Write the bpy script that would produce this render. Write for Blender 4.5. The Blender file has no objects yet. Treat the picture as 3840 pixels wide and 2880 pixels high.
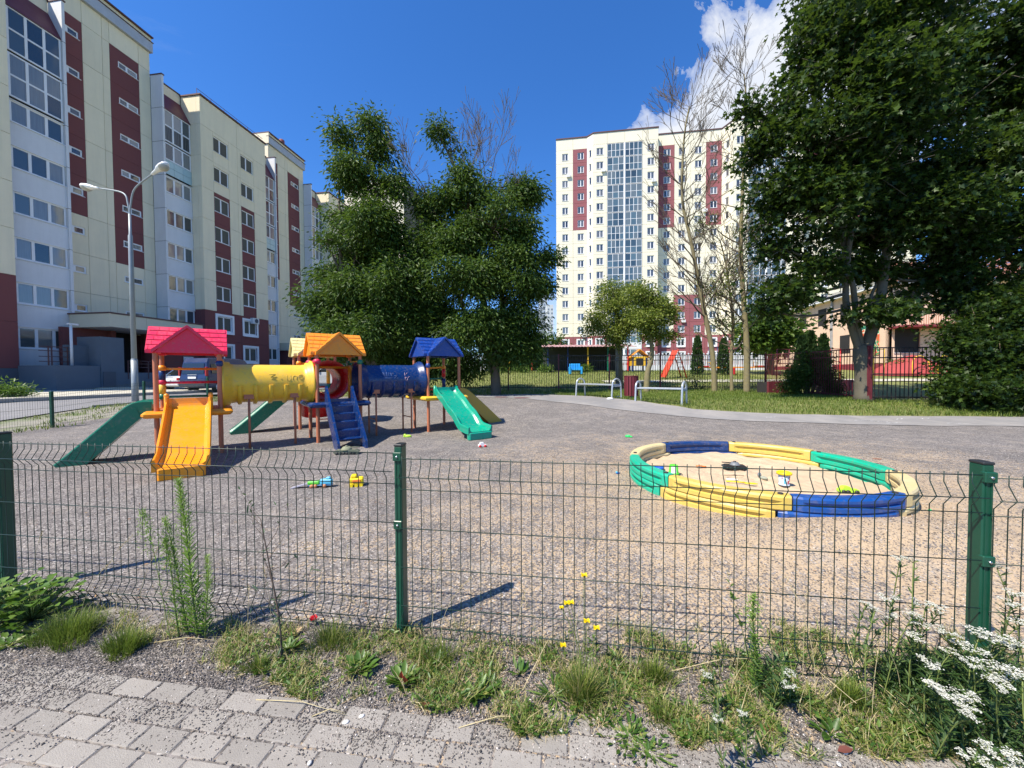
import bpy, math, random
import numpy as np
from mathutils import Vector, Matrix, noise as mnoise
random.seed(7); rng = np.random.default_rng(7)
R = math.radians
SC = bpy.context.scene
COL = SC.collection

# ------------------------------------------------------------------ camera
F = 1443.0                                  # focal length in pixels of the 3840 px wide photograph
CAM = Vector((0, 0, 1.32))
cm = Matrix.Rotation(R(88.5), 4, 'X') @ Matrix.Rotation(-0.0052, 4, 'Z')
cd = bpy.data.cameras.new('camera'); cam = bpy.data.objects.new('camera', cd); COL.objects.link(cam)
cam.matrix_world = Matrix.Translation(CAM) @ cm
cd.sensor_width = 36; cd.lens = 36 * F / 3840; cd.clip_start = .05; cd.clip_end = 3000
SC.camera = cam
# ------------------------------------------------------------------ light
SUN = Vector((-.55, -.425, .96)).normalized()
w = bpy.data.worlds.new('World'); SC.world = w; w.use_nodes = True
nt = w.node_tree; N = nt.nodes; L = nt.links
bg = N['Background']; bg.inputs['Strength'].default_value = .12
sky = N.new('ShaderNodeTexSky'); sky.sky_type = 'NISHITA'; sky.sun_disc = False
sky.sun_elevation = math.asin(SUN.z); sky.sun_rotation = math.atan2(SUN.x, SUN.y) % (2 * math.pi)
sky.altitude = 200; sky.air_density = 1.0; sky.dust_density = .25; sky.ozone_density = 4.0
tc = N.new('ShaderNodeTexCoord')
def wm(op, a, b=None, c=None):
    n = N.new('ShaderNodeMath'); n.operation = op
    for i, q in enumerate((a, b, c)):
        if q is None: continue
        if isinstance(q, (int, float)): n.inputs[i].default_value = q
        else: L.new(q, n.inputs[i])
    return n.outputs[0]
def wnoise(scale, det, rough, stretch=(1, 1, 1), dist=0):
    mp = N.new('ShaderNodeMapping'); mp.inputs['Scale'].default_value = stretch
    L.new(tc.outputs['Generated'], mp.inputs[0])
    n = N.new('ShaderNodeTexNoise'); n.inputs['Scale'].default_value = scale
    n.inputs['Detail'].default_value = det; n.inputs['Roughness'].default_value = rough
    n.inputs['Distortion'].default_value = dist
    L.new(mp.outputs[0], n.inputs[0]); return n.outputs['Fac']
fine = wnoise(5.5, 10, .62, (1, 1, 1.2), .25); broad = wnoise(2.2, 3, .5)
def blob(v, rad, soft, nk=1.0):
    d = Vector(v).normalized()
    n = N.new('ShaderNodeVectorMath'); n.operation = 'DOT_PRODUCT'
    L.new(tc.outputs['Generated'], n.inputs[0]); n.inputs[1].default_value = d
    a = wm('ARCCOSINE', wm('MINIMUM', n.outputs['Value'], .99999))
    q = wm('SUBTRACT', R(rad), a)
    q = wm('ADD', q, wm('MULTIPLY', wm('SUBTRACT', fine, .5), .48 * nk))
    return wm('MINIMUM', wm('MAXIMUM', wm('DIVIDE', q, R(soft)), 0), 1)
cl = blob((1.02, 1, .98), 8.0, 5)
for b in (((.88, 1, .84), 8.0, 4), ((.72, 1, .75), 7.5, 4), ((.56, 1, .67), 7.5, 4), ((.44, 1, .60), 5.0, 5), ((.66, 1, .63), 9, 7), ((.9, 1, .8), 10, 12), ((.08, 1, .16), 4.0, 12, .7), ((-.20, 1, .46), -1.0, 20, 1.0), ((.02, 1, .08), 3.0, 12, .7), ((1.6, 1, .9), 10, 14)):
    cl = wm('MAXIMUM', cl, blob(*b))
wisp = wm('MULTIPLY', wm('MAXIMUM', wm('SUBTRACT', wnoise(3.0, 8, .6, (1, 1, 3), .4), .60), 0), .5)
fac = wm('MINIMUM', wm('ADD', wm('MULTIPLY', wm('POWER', cl, .45), .99), wisp), 1)
shade = N.new('ShaderNodeMixRGB'); shade.inputs[1].default_value = (4.0, 4.4, 5.2, 1); shade.inputs[2].default_value = (5.0, 5.1, 5.3, 1)
L.new(wm('MINIMUM', wm('MAXIMUM', wm('MULTIPLY', wm('SUBTRACT', fine, .36), 3.2), 0), 1), shade.inputs[0])
hs = N.new('ShaderNodeHueSaturation'); hs.inputs['Saturation'].default_value = 1.12; hs.inputs['Value'].default_value = 1.0
tn = N.new('ShaderNodeMixRGB'); tn.blend_type = 'MULTIPLY'; tn.inputs[0].default_value = 1; tn.inputs[2].default_value = (.76, .92, 1.20, 1)
L.new(sky.outputs[0], tn.inputs[1]); L.new(tn.outputs[0], hs.inputs['Color'])
mx = N.new('ShaderNodeMixRGB'); L.new(fac, mx.inputs[0]); L.new(hs.outputs[0], mx.inputs[1]); L.new(shade.outputs[0], mx.inputs[2])
L.new(mx.outputs[0], bg.inputs[0])
sd = bpy.data.lights.new('sun', 'SUN'); so = bpy.data.objects.new('sun', sd); COL.objects.link(so)
sd.energy = 5.0; sd.angle = R(.53); sd.color = (1, .925, .80)
so.rotation_euler = SUN.to_track_quat('Z', 'Y').to_euler(); so.location = (-20, -20, 40)
SC.view_settings.view_transform = 'Standard'; SC.view_settings.look = 'None'
SC.view_settings.exposure = 0.68; SC.view_settings.gamma = 1; SC.view_settings.use_curve_mapping = False

# ------------------------------------------------------------------ ground shape and pixel helpers
def ss(a, b, x):
    t = np.clip((x - a) / (b - a), 0, 1); return t * t * (3 - 2 * t)
def hz(x, y):
    x = np.asarray(x, float); y = np.asarray(y, float)
    far = .115 * np.exp(-((x - 2.95) / 1.3) ** 2 - ((y - 3.0) / .42) ** 2) + .35 * ss(9, 14, y) + ss(-14, -4, x) * 1.25 * ss(17, 38, y)
    wob = .010 * np.sin(x * 2.3 + 1.1) * np.sin(y * 1.9 + x * .7) + .006 * np.sin(x * 5.1 + y * 3.3) * np.sin(y * 4.7 - x * 2.1 + 2)
    near = ss(1.3, 2.6, y)
    return far + wob * near
def H(x, y): return float(hz(x, y))
def ray(px, py):
    return (cm.to_3x3() @ Vector(((px - 1920) / F, -(py - 1440) / F, -1)))
def W(px, py, Y):
    d = ray(px, py); return CAM + d * (Y / d.y)
def G(px, py):
    d = ray(px, py); y = .8
    while y < 140:
        p = CAM + d * (y / d.y)
        if p.z <= H(p.x, p.y): return Vector((p.x, p.y, H(p.x, p.y)))
        y += .01 + y * .002
    p = CAM + d * (40 / d.y); return Vector((p.x, p.y, H(p.x, p.y)))
A8 = math.atan(210 / F); CA, SA = math.cos(A8), math.sin(A8)
def LU(v, u): return (u * SA + v * CA, u * CA - v * SA)       # street grid (v to the right, u away) -> world x, y

# ------------------------------------------------------------------ materials
MC = {}
def nmath(nt, op, a, b=None):
    n = nt.nodes.new('ShaderNodeMath'); n.operation = op
    for i, q in enumerate((a, b)):
        if q is None: continue
        if isinstance(q, (int, float)): n.inputs[i].default_value = q
        else: nt.links.new(q, n.inputs[i])
    return n.outputs[0]
def nnoise(nt, vec, scale, det=4, rough=.55, dist=0):
    n = nt.nodes.new('ShaderNodeTexNoise'); n.inputs['Scale'].default_value = scale
    n.inputs['Detail'].default_value = det; n.inputs['Roughness'].default_value = rough; n.inputs['Distortion'].default_value = dist
    nt.links.new(vec, n.inputs[0]); return n.outputs['Fac']
def nramp(nt, fac, stops):
    n = nt.nodes.new('ShaderNodeValToRGB'); e = n.color_ramp.elements
    while len(e) < len(stops): e.new(.5)
    for q, (p, c) in zip(e, stops): q.position = p; q.color = (*c, 1)
    nt.links.new(fac, n.inputs[0]); return n.outputs[0]
def nmix(nt, fac, a, b, mode='MIX'):
    n = nt.nodes.new('ShaderNodeMixRGB'); n.blend_type = mode
    for i, q in enumerate((fac, a, b)):
        if isinstance(q, (int, float)): n.inputs[i].default_value = q
        elif isinstance(q, tuple): n.inputs[i].default_value = (*q, 1)
        else: nt.links.new(q, n.inputs[i])
    return n.outputs[0]
def nbump(nt, h, strength, dist):
    n = nt.nodes.new('ShaderNodeBump'); n.inputs['Strength'].default_value = strength; n.inputs['Distance'].default_value = dist
    nt.links.new(h, n.inputs['Height']); return n.outputs[0]
def newmat(name):
    m = bpy.data.materials.new(name); m.use_nodes = True
    nt = m.node_tree; b = nt.nodes['Principled BSDF']
    t = nt.nodes.new('ShaderNodeTexCoord'); g = nt.nodes.new('ShaderNodeNewGeometry')
    return m, nt, b, g.outputs['Position'], t.outputs['Object']
def M(name, col, rough=.6, var=.12, scale=3.0, bump=.0, bscale=40, metal=0, spec=.5, dirt=None, dirtk=.0, streak=False, rand=0, coat=0):
    if name in MC: return MC[name]
    m, nt, b, pos, obj = newmat(name)
    n1 = nnoise(nt, pos, scale, 6, .6)
    k = nmath(nt, 'ADD', nmath(nt, 'MULTIPLY', nmath(nt, 'SUBTRACT', n1, .5), var * 3), 1)
    if rand:
        oi = nt.nodes.new('ShaderNodeObjectInfo')
        k = nmath(nt, 'MULTIPLY', k, nmath(nt, 'ADD', nmath(nt, 'MULTIPLY', oi.outputs['Random'], rand), 1 - rand / 2))
    c = nmix(nt, 1.0, tuple(col), k, 'MULTIPLY')
    if dirt:
        v = pos
        if streak:
            mp = nt.nodes.new('ShaderNodeMapping'); mp.inputs['Scale'].default_value = (3, 3, .25); nt.links.new(pos, mp.inputs[0]); v = mp.outputs[0]
        n2 = nnoise(nt, v, scale * .6 + .4, 8, .7)
        f = nmath(nt, 'MULTIPLY', nmath(nt, 'MAXIMUM', nmath(nt, 'SUBTRACT', n2, .45), 0), dirtk * 3.5)
        c = nmix(nt, nmath(nt, 'MINIMUM', f, .9), c, tuple(dirt))
    nt.links.new(c, b.inputs['Base Color'])
    r = nmath(nt, 'ADD', nmath(nt, 'MULTIPLY', nmath(nt, 'SUBTRACT', n1, .5), .3), rough)
    nt.links.new(r, b.inputs['Roughness']); b.inputs['Metallic'].default_value = metal
    b.inputs['Specular IOR Level'].default_value = spec
    if coat: b.inputs['Coat Weight'].default_value = coat; b.inputs['Coat Roughness'].default_value = .08
    if bump: nt.links.new(nbump(nt, nnoise(nt, pos, bscale, 5, .6), bump, .01), b.inputs['Normal'])
    MC[name] = m; return m
def Mglass(name, col, rand=.6, rough=.03, curtain=None):
    if name in MC: return MC[name]
    m, nt, b, pos, obj = newmat(name)
    oi = nt.nodes.new('ShaderNodeObjectInfo')
    c = nmix(nt, oi.outputs['Random'], tuple(x * (1 - rand) for x in col), tuple(min(1, x * (1 + rand)) for x in col))
    if curtain:                                                   # a curtain hanging behind some panes
        mp = nt.nodes.new('ShaderNodeMapping'); mp.inputs['Scale'].default_value = (9, 9, .3); nt.links.new(pos, mp.inputs[0])
        f = nmath(nt, 'GREATER_THAN', nmath(nt, 'FRACT', nmath(nt, 'MULTIPLY', oi.outputs['Random'], 17.3)), .62)
        folds = nmix(nt, nnoise(nt, mp.outputs[0], 2.0, 3), tuple(x * .5 for x in curtain), tuple(curtain))
        c = nmix(nt, nmath(nt, 'MULTIPLY', f, .8), c, folds)
    nt.links.new(c, b.inputs['Base Color']); b.inputs['Roughness'].default_value = rough
    b.inputs['Specular IOR Level'].default_value = .9; b.inputs['Coat Weight'].default_value = .6; b.inputs['Coat Roughness'].default_value = .02
    nt.links.new(nbump(nt, nnoise(nt, pos, .9, 2), .12, .05), b.inputs['Normal'])
    MC[name] = m; return m
def Mleaf(name, stops, trans=.35, rough=.45, spec=.4, tcol=(.16, .26, .03)):
    if name in MC: return MC[name]
    m, nt, b, pos, obj = newmat(name)
    at = nt.nodes.new('ShaderNodeAttribute'); at.attribute_name = 'rnd'
    c = nramp(nt, at.outputs['Fac'], stops)
    nt.links.new(c, b.inputs['Base Color']); b.inputs['Roughness'].default_value = rough; b.inputs['Specular IOR Level'].default_value = spec
    tr = nt.nodes.new('ShaderNodeBsdfTranslucent'); nt.links.new(nmix(nt, .5, c, tuple(tcol)), tr.inputs[0])
    ms = nt.nodes.new('ShaderNodeMixShader'); ms.inputs[0].default_value = trans
    nt.links.new(b.outputs[0], ms.inputs[1]); nt.links.new(tr.outputs[0], ms.inputs[2])
    nt.links.new(ms.outputs[0], nt.nodes['Material Output'].inputs[0])
    MC[name] = m; return m
def Mplastic(name, col, fade=.25, rough=.38):
    """sun-faded moulded plastic with dust and fine scratches"""
    if name in MC: return MC[name]
    m, nt, b, pos, obj = newmat(name)
    n1 = nnoise(nt, pos, 3.5, 6, .65); n2 = nnoise(nt, pos, 22, 4, .6)
    g = sum(col) / 3
    pale = tuple(min(1, x * .8 + .13 * (g + .3)) for x in col)
    f = nmath(nt, 'MULTIPLY', nmath(nt, 'MAXIMUM', nmath(nt, 'SUBTRACT', n1, .42), 0), fade * 4)
    c = nmix(nt, nmath(nt, 'MINIMUM', f, .8), tuple(col), pale)
    mp = nt.nodes.new('ShaderNodeMapping'); mp.inputs['Scale'].default_value = (60, 60, 4); mp.inputs['Rotation'].default_value = (.3, .5, .2); nt.links.new(pos, mp.inputs[0])
    sc = nnoise(nt, mp.outputs[0], 1.0, 5, .7)
    c = nmix(nt, nmath(nt, 'MULTIPLY', nmath(nt, 'GREATER_THAN', sc, .66), .25), c, pale)
    du = nmath(nt, 'MULTIPLY', nmath(nt, 'MAXIMUM', nmath(nt, 'SUBTRACT', n2, .52), 0), 1.6)
    c = nmix(nt, nmath(nt, 'MINIMUM', du, .25), c, (.25, .2, .15))
    nt.links.new(c, b.inputs['Base Color'])
    nt.links.new(nmath(nt, 'ADD', nmath(nt, 'MULTIPLY', nmath(nt, 'SUBTRACT', n1, .5), .6), rough), b.inputs['Roughness'])
    nt.links.new(nbump(nt, nnoise(nt, pos, 6, 3), .05, .02), b.inputs['Normal'])
    MC[name] = m; return m

# ------------------------------------------------------------------ mesh builder
class MB:
    def __init__(s): s.v = []; s.f = []; s.sm = []
    def add(s, vs, fs, smooth=False):
        o = len(s.v); s.v += [tuple(p) for p in vs]; s.f += [tuple(i + o for i in f) for f in fs]; s.sm += [smooth] * len(fs); return s
    def box(s, x0, x1, y0, y1, z0, z1, T=None):
        vs = [(x, y, z) for z in (z0, z1) for y in (y0, y1) for x in (x0, x1)]
        if T: vs = [T @ Vector(p) for p in vs]
        return s.add(vs, [(0, 2, 3, 1), (4, 5, 7, 6), (0, 1, 5, 4), (2, 6, 7, 3), (0, 4, 6, 2), (1, 3, 7, 5)])
    def bbox(s, x0, x1, y0, y1, z0, z1, b=.01, T=None):
        """box with chamfered vertical and top edges"""
        loop = [(x0 + b, y0), (x1 - b, y0), (x1, y0 + b), (x1, y1 - b), (x1 - b, y1), (x0 + b, y1), (x0, y1 - b), (x0, y0 + b)]
        cx, cy = (x0 + x1) / 2, (y0 + y1) / 2
        kx, ky = 1 - 2 * b / max(x1 - x0, 1e-6), 1 - 2 * b / max(y1 - y0, 1e-6)
        lays = [(z0, kx, ky), (z0 + b, 1, 1), (z1 - b, 1, 1), (z1, kx, ky)]
        vs = [(cx + (x - cx) * a, cy + (y - cy) * c, z) for z, a, c in lays for x, y in loop]
        if T: vs = [T @ Vector(p) for p in vs]
        fs = [tuple(range(7, -1, -1)), tuple(range(24, 32))]
        for k in range(3):
            for i in range(8): fs.append((k * 8 + i, k * 8 + (i + 1) % 8, k * 8 + 8 + (i + 1) % 8, k * 8 + 8 + i))
        return s.add(vs, fs)
    def tube(s, pts, rad, n=8, cap=True, smooth=True):
        pts = [Vector(p) for p in pts]
        if not isinstance(rad, (list, tuple)): rad = [rad] * len(pts)
        vs = []; up = Vector((0, 0, 1))
        d0 = (pts[1] - pts[0]).normalized()
        a = d0.cross(up if abs(d0.z) < .9 else Vector((1, 0, 0))).normalized()
        for i, p in enumerate(pts):
            d = (pts[min(i + 1, len(pts) - 1)] - pts[max(i - 1, 0)]).normalized()
            a = (a - d * a.dot(d)).normalized(); b = d.cross(a)
            for k in range(n):
                t = 2 * math.pi * k / n; vs.append(p + (a * math.cos(t) + b * math.sin(t)) * rad[i])
        fs = []
        for i in range(len(pts) - 1):
            for k in range(n): fs.append((i * n + k, i * n + (k + 1) % n, (i + 1) * n + (k + 1) % n, (i + 1) * n + k))
        s.add(vs, fs, smooth)
        if cap:
            o = len(s.v) - len(vs)
            s.f += [tuple(o + k for k in range(n - 1, -1, -1)), tuple(o + (len(pts) - 1) * n + k for k in range(n))]; s.sm += [False, False]
        return s
    def lathe(s, prof, n=16, T=None, smooth=True, a0=0, a1=2 * math.pi):
        """prof: (radius, z); revolved about z"""
        full = abs(a1 - a0 - 2 * math.pi) < 1e-6; m = n if full else n + 1
        vs = [(r * math.cos(a0 + (a1 - a0) * k / n), r * math.sin(a0 + (a1 - a0) * k / n), z) for r, z in prof for k in range(m)]
        if T: vs = [T @ Vector(p) for p in vs]
        fs = []
        for i in range(len(prof) - 1):
            for k in range(n):
                k2 = (k + 1) % m
                fs.append((i * m + k, i * m + k2, (i + 1) * m + k2, (i + 1) * m + k))
        return s.add(vs, fs, smooth)
    def prism(s, poly, z0, z1, T=None):
        n = len(poly); vs = [(x, y, z) for z in (z0, z1) for x, y in poly]
        if T: vs = [T @ Vector(p) for p in vs]
        return s.add(vs, [tuple(range(n - 1, -1, -1)), tuple(range(n, 2 * n))] + [(i, (i + 1) % n, n + (i + 1) % n, n + i) for i in range(n)])
    def sweep(s, path, loop, T=None, smooth=False):
        """path: list of (pos, normal) in the y-z plane; loop: (across x, along normal)"""
        m = len(loop); vs = []
        for (py, pz), (ny, nz) in path:
            for a, h in loop: vs.append((a, py + ny * h, pz + nz * h))
        if T: vs = [T @ Vector(p) for p in vs]
        fs = []
        for i in range(len(path) - 1):
            for k in range(m): fs.append((i * m + k, i * m + (k + 1) % m, (i + 1) * m + (k + 1) % m, (i + 1) * m + k))
        fs += [tuple(range(m - 1, -1, -1)), tuple((len(path) - 1) * m + k for k in range(m))]
        return s.add(vs, fs, smooth)
    def mesh(s, name, mat=None):
        me = bpy.data.meshes.new(name); me.from_pydata(s.v, [], s.f)
        if any(s.sm): me.polygons.foreach_set('use_smooth', s.sm)
        if mat: me.materials.append(mat)
        me.update(); return me
    def build(s, name, mat=None, parent=None, loc=(0, 0, 0), rz=0):
        return put(name, s.mesh(name, mat), parent, loc, rz)
def put(name, me, parent=None, loc=(0, 0, 0), rz=0):
    o = bpy.data.objects.new(name, me); COL.objects.link(o)
    o.location = loc; o.rotation_euler = (0, 0, rz)
    if parent: o.parent = parent
    return o
def tag(o, label=None, cat=None, group=None, kind=None):
    if label: o['label'] = label
    if cat: o['category'] = cat
    if group: o['group'] = group
    if kind: o['kind'] = kind
    return o
def thing(name, label, cat, loc=(0, 0, 0), rz=0, group=None):
    o = bpy.data.objects.new(name, None); COL.objects.link(o); o.empty_display_size = .2
    o.location = loc; o.rotation_euler = (0, 0, rz); return tag(o, label, cat, group)
KIDS = {}
def copy_tree(o, parent=None, loc=None, rz=None):
    c = o.copy(); COL.objects.link(c); c.parent = parent
    if loc is not None: c.location = loc
    if rz is not None: c.rotation_euler = (0, 0, rz)
    for ch in list(o.children): copy_tree(ch, c)
    return c
def npmesh(name, V, faces_n, mat, rnd=None, smooth=False):
    """V (n*k,3) vertices; every k consecutive vertices make one polygon of k corners"""
    k = faces_n; n = len(V) // k
    me = bpy.data.meshes.new(name); me.vertices.add(len(V)); me.vertices.foreach_set('co', np.ascontiguousarray(V, dtype=np.float32).ravel())
    me.loops.add(len(V)); me.loops.foreach_set('vertex_index', np.arange(len(V), dtype=np.int32))
    me.polygons.add(n); me.polygons.foreach_set('loop_start', np.arange(0, len(V), k, dtype=np.int32))
    me.polygons.foreach_set('loop_total', np.full(n, k, dtype=np.int32))
    if rnd is not None:
        a = me.attributes.new('rnd', 'FLOAT', 'FACE'); a.data.foreach_set('value', np.asarray(rnd, dtype=np.float32))
    me.materials.append(mat); me.update(calc_edges=True); return me
def unit(a): return a / np.maximum(np.linalg.norm(a, axis=-1, keepdims=True), 1e-9)
def trimesh(name, V, T, mat, rnd=None, smooth=False):
    me = bpy.data.meshes.new(name); V = np.ascontiguousarray(V, dtype=np.float32); T = np.ascontiguousarray(T, dtype=np.int32)
    me.vertices.add(len(V)); me.vertices.foreach_set('co', V.ravel())
    k = T.shape[1]; me.loops.add(T.size); me.loops.foreach_set('vertex_index', T.ravel())
    me.polygons.add(len(T)); me.polygons.foreach_set('loop_start', np.arange(0, T.size, k, dtype=np.int32))
    me.polygons.foreach_set('loop_total', np.full(len(T), k, dtype=np.int32))
    if smooth: me.polygons.foreach_set('use_smooth', np.ones(len(T), dtype=bool))
    if rnd is not None:
        a = me.attributes.new('rnd', 'FLOAT', 'FACE'); a.data.foreach_set('value', np.asarray(rnd, dtype=np.float32))
    me.materials.append(mat); me.update(calc_edges=True); return me
def leaves(name, P, D, Nn, Ln, Wd, mat, parent=None, shape='leaf', rnd=None, loc=(0, 0, 0)):
    """P base, D axis, Nn normal (n,3); two folded faces per leaf, or a lobed outline"""
    n = len(P); D = unit(D); S = unit(np.cross(D, Nn)); Nn = np.cross(S, D)
    Ln = np.asarray(Ln).reshape(-1, 1) * np.ones((n, 1)); Wd = np.asarray(Wd).reshape(-1, 1) * np.ones((n, 1))
    if shape == 'leaf': tmpl = [(0, 0, 0), (.5, .55, .18), (.5, 1, 0), (-.5, .55, .18), (-.5, .28, .1), (.5, .28, .1)]
    if shape == 'leaf':
        pts = [(0, 0, 0), (.42, .3, .16), (.38, .68, .14), (0, 1, -.05), (-.38, .68, .14), (-.42, .3, .16)]
        tri = [(0, 1, 2, 3), (0, 3, 4, 5)]
    elif shape == 'maple':
        pts = [(0, 0, 0), (.5, -.02, .1), (.24, .26, .02), (.62, .55, .12), (.2, .6, .02), (0, 1.05, -.08), (-.2, .6, .02), (-.62, .55, .12), (-.24, .26, .02), (-.5, -.02, .1)]
        tri = [(0, 1, 2, 2), (0, 2, 3, 4), (0, 4, 5, 6), (0, 6, 7, 8), (0, 8, 9, 9)]
    elif shape == 'blade':
        pts = [(.5, 0, 0), (.42, .5, .03), (0, 1, .0), (-.42, .5, .03), (-.5, 0, 0)]
        tri = [(0, 1, 3, 4), (1, 2, 3, 3)]
    V = np.concatenate([(P + S * Wd * a + D * Ln * b + Nn * Wd * c)[:, None, :] for a, b, c in pts], 1)
    k = len(pts); base = (np.arange(n) * k)[:, None]
    vs = V.reshape(-1, 3)
    tris = []
    for q in tri:
        tris.append((q[0], q[1], q[2]))
        if q[3] != q[2]: tris.append((q[0], q[2], q[3]))
    T = np.concatenate([base + np.array(t)[None, :] for t in tris], 1).reshape(-1, 3)
    if rnd is None: rnd = rng.random(n)
    r = np.repeat(rnd, len(tris))
    o = put(name, trimesh(name, vs, T, mat, r, smooth=False), parent, loc)
    if parent is not None and n > 12: o['kind'] = 'stuff'
    return o
def rdir(n, zb=0.0):
    a = rng.normal(size=(n, 3)); a[:, 2] += zb; return unit(a)
# ================================================================== SETTING
def drape(name, poly_fn, xs, ys, off, mat, skirt=0):
    """sheet over the grid xs*ys, following the ground"""
    X, Y = np.meshgrid(xs, ys); Z = hz(X, Y) + off
    V = np.stack([X, Y, Z], -1).reshape(-1, 3); nx, ny = len(xs), len(ys)
    i = (np.arange(ny - 1)[:, None] * nx + np.arange(nx - 1)[None, :]).ravel()
    T = np.stack([i, i + 1, i + nx + 1, i + nx], 1)
    if poly_fn is not None:
        cx = V[T].mean(1); T = T[poly_fn(cx[:, 0], cx[:, 1])]
    o = put(name, trimesh(name, V, T, mat, smooth=True)); return tag(o, kind='structure')
def strip(name, A, B, off, mat, nx=8, lim=None):
    """sheet between two polylines of equal length"""
    V = []; 
    for a, b in zip(A, B):
        for k in range(nx + 1):
            t = k / nx; x, y = a[0] + (b[0] - a[0]) * t, a[1] + (b[1] - a[1]) * t; V.append((x, y, H(x, y) + off))
    m = nx + 1; T = [(i * m + k, i * m + k + 1, (i + 1) * m + k + 1, (i + 1) * m + k) for i in range(len(A) - 1) for k in range(nx)]
    o = put(name, trimesh(name, np.array(V), np.array(T), mat, smooth=True)); return tag(o, kind='structure')
def dens(a, b, n): return list(np.linspace(a, b, n))
def spline(pts, n=8):
    out = []
    P = [Vector(p) for p in pts]
    for i in range(len(P) - 1):
        p0, p1, p2, p3 = P[max(i - 1, 0)], P[i], P[i + 1], P[min(i + 2, len(P) - 1)]
        for k in range(n):
            t = k / n; out.append(.5 * ((2 * p1) + (p2 - p0) * t + (2 * p0 - 5 * p1 + 4 * p2 - p3) * t * t + (3 * p1 - p0 - 3 * p2 + p3) * t ** 3))
    out.append(P[-1]); return out

# lawn ground sheet out to the horizon
m, nt, b, pos, obj = newmat('lawn_soil')
n1 = nnoise(nt, pos, .35, 6, .6); n2 = nnoise(nt, pos, 9, 8, .7); n3 = nnoise(nt, pos, 60, 3, .7)
c = nmix(nt, n1, (.14, .17, .032), (.25, .25, .075))
c = nmix(nt, nmath(nt, 'MINIMUM', nmath(nt, 'MULTIPLY', nmath(nt, 'MAXIMUM', nmath(nt, 'SUBTRACT', n2, .5), 0), 3), .7), c, (.27, .25, .11))
c = nmix(nt, 1.0, c, nmath(nt, 'ADD', nmath(nt, 'MULTIPLY', n3, 1.3), .35), 'MULTIPLY')
nt.links.new(c, b.inputs['Base Color']); b.inputs['Roughness'].default_value = .9
nt.links.new(nbump(nt, n3, .8, .04), b.inputs['Normal']); LAWN = m
xs = np.concatenate([[-900, -400, -200, -120, -80, -60], np.arange(-48, 49, .75), [60, 80, 120, 200, 400, 900]])
ys = np.concatenate([[-60, -20, -8], np.arange(-4, 46, .6), [52, 60, 80, 110, 200, 400, 900, 1800]])
drape('ground', None, xs, ys, -.03, LAWN)

# gravel of the playground
m, nt, b, pos, obj = newmat('gravel')
vor = nt.nodes.new('ShaderNodeTexVoronoi'); vor.inputs['Scale'].default_value = 95; nt.links.new(pos, vor.inputs['Vector'])
rnd = nt.nodes.new('ShaderNodeSeparateColor'); nt.links.new(vor.outputs['Color'], rnd.inputs[0])
vor2 = nt.nodes.new('ShaderNodeTexVoronoi'); vor2.inputs['Scale'].default_value = 38; nt.links.new(pos, vor2.inputs['Vector'])
rnd2 = nt.nodes.new('ShaderNodeSeparateColor'); nt.links.new(vor2.outputs['Color'], rnd2.inputs[0])
g1 = nramp(nt, rnd.outputs[0], [(0, (.048, .043, .039)), (.35, (.125, .111, .10)), (.7, (.23, .204, .184)), (.93, (.36, .32, .29)), (1, (.70, .66, .60))])
g2 = nramp(nt, rnd2.outputs[1], [(0, (.078, .070, .063)), (.5, (.175, .156, .14)), (1, (.32, .288, .26))])
c = nmix(nt, .42, g1, g2)
big = nnoise(nt, pos, 1.1, 8, .7, .5); mid = nnoise(nt, pos, 6, 6, .65)
c = nmix(nt, 1.0, c, nmath(nt, 'ADD', nmath(nt, 'MULTIPLY', big, .95), .54), 'MULTIPLY')
# sand trodden out of the sandbox
d = nt.nodes.new('ShaderNodeVectorMath'); d.operation = 'DISTANCE'
mp = nt.nodes.new('ShaderNodeMapping'); mp.inputs['Scale'].default_value = (1, 1, 0); nt.links.new(pos, mp.inputs[0])
nt.links.new(mp.outputs[0], d.inputs[0]); d.inputs[1].default_value = (3.35, 3.6, 0)
sandm = nmath(nt, 'SUBTRACT', 1.0, nmath(nt, 'DIVIDE', d.outputs['Value'], 4.9))
sandm = nmath(nt, 'ADD', sandm, nmath(nt, 'MULTIPLY', nmath(nt, 'SUBTRACT', big, .5), 1.5))
sandm = nmath(nt, 'ADD', sandm, nmath(nt, 'MULTIPLY', nmath(nt, 'SUBTRACT', mid, .5), 1.4))
sandm = nmath(nt, 'ADD', sandm, nmath(nt, 'MULTIPLY', nmath(nt, 'SUBTRACT', rnd.outputs[1], .5), .95))
sandm = nmath(nt, 'MINIMUM', nmath(nt, 'MAXIMUM', nmath(nt, 'MULTIPLY', nmath(nt, 'SUBTRACT', sandm, .28), 2.4), 0), .9)
fs_ = nnoise(nt, pos, 130, 3, .7)
c = nmix(nt, sandm, c, nmix(nt, fs_, (.36, .255, .145), (.61, .455, .285)))
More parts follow.
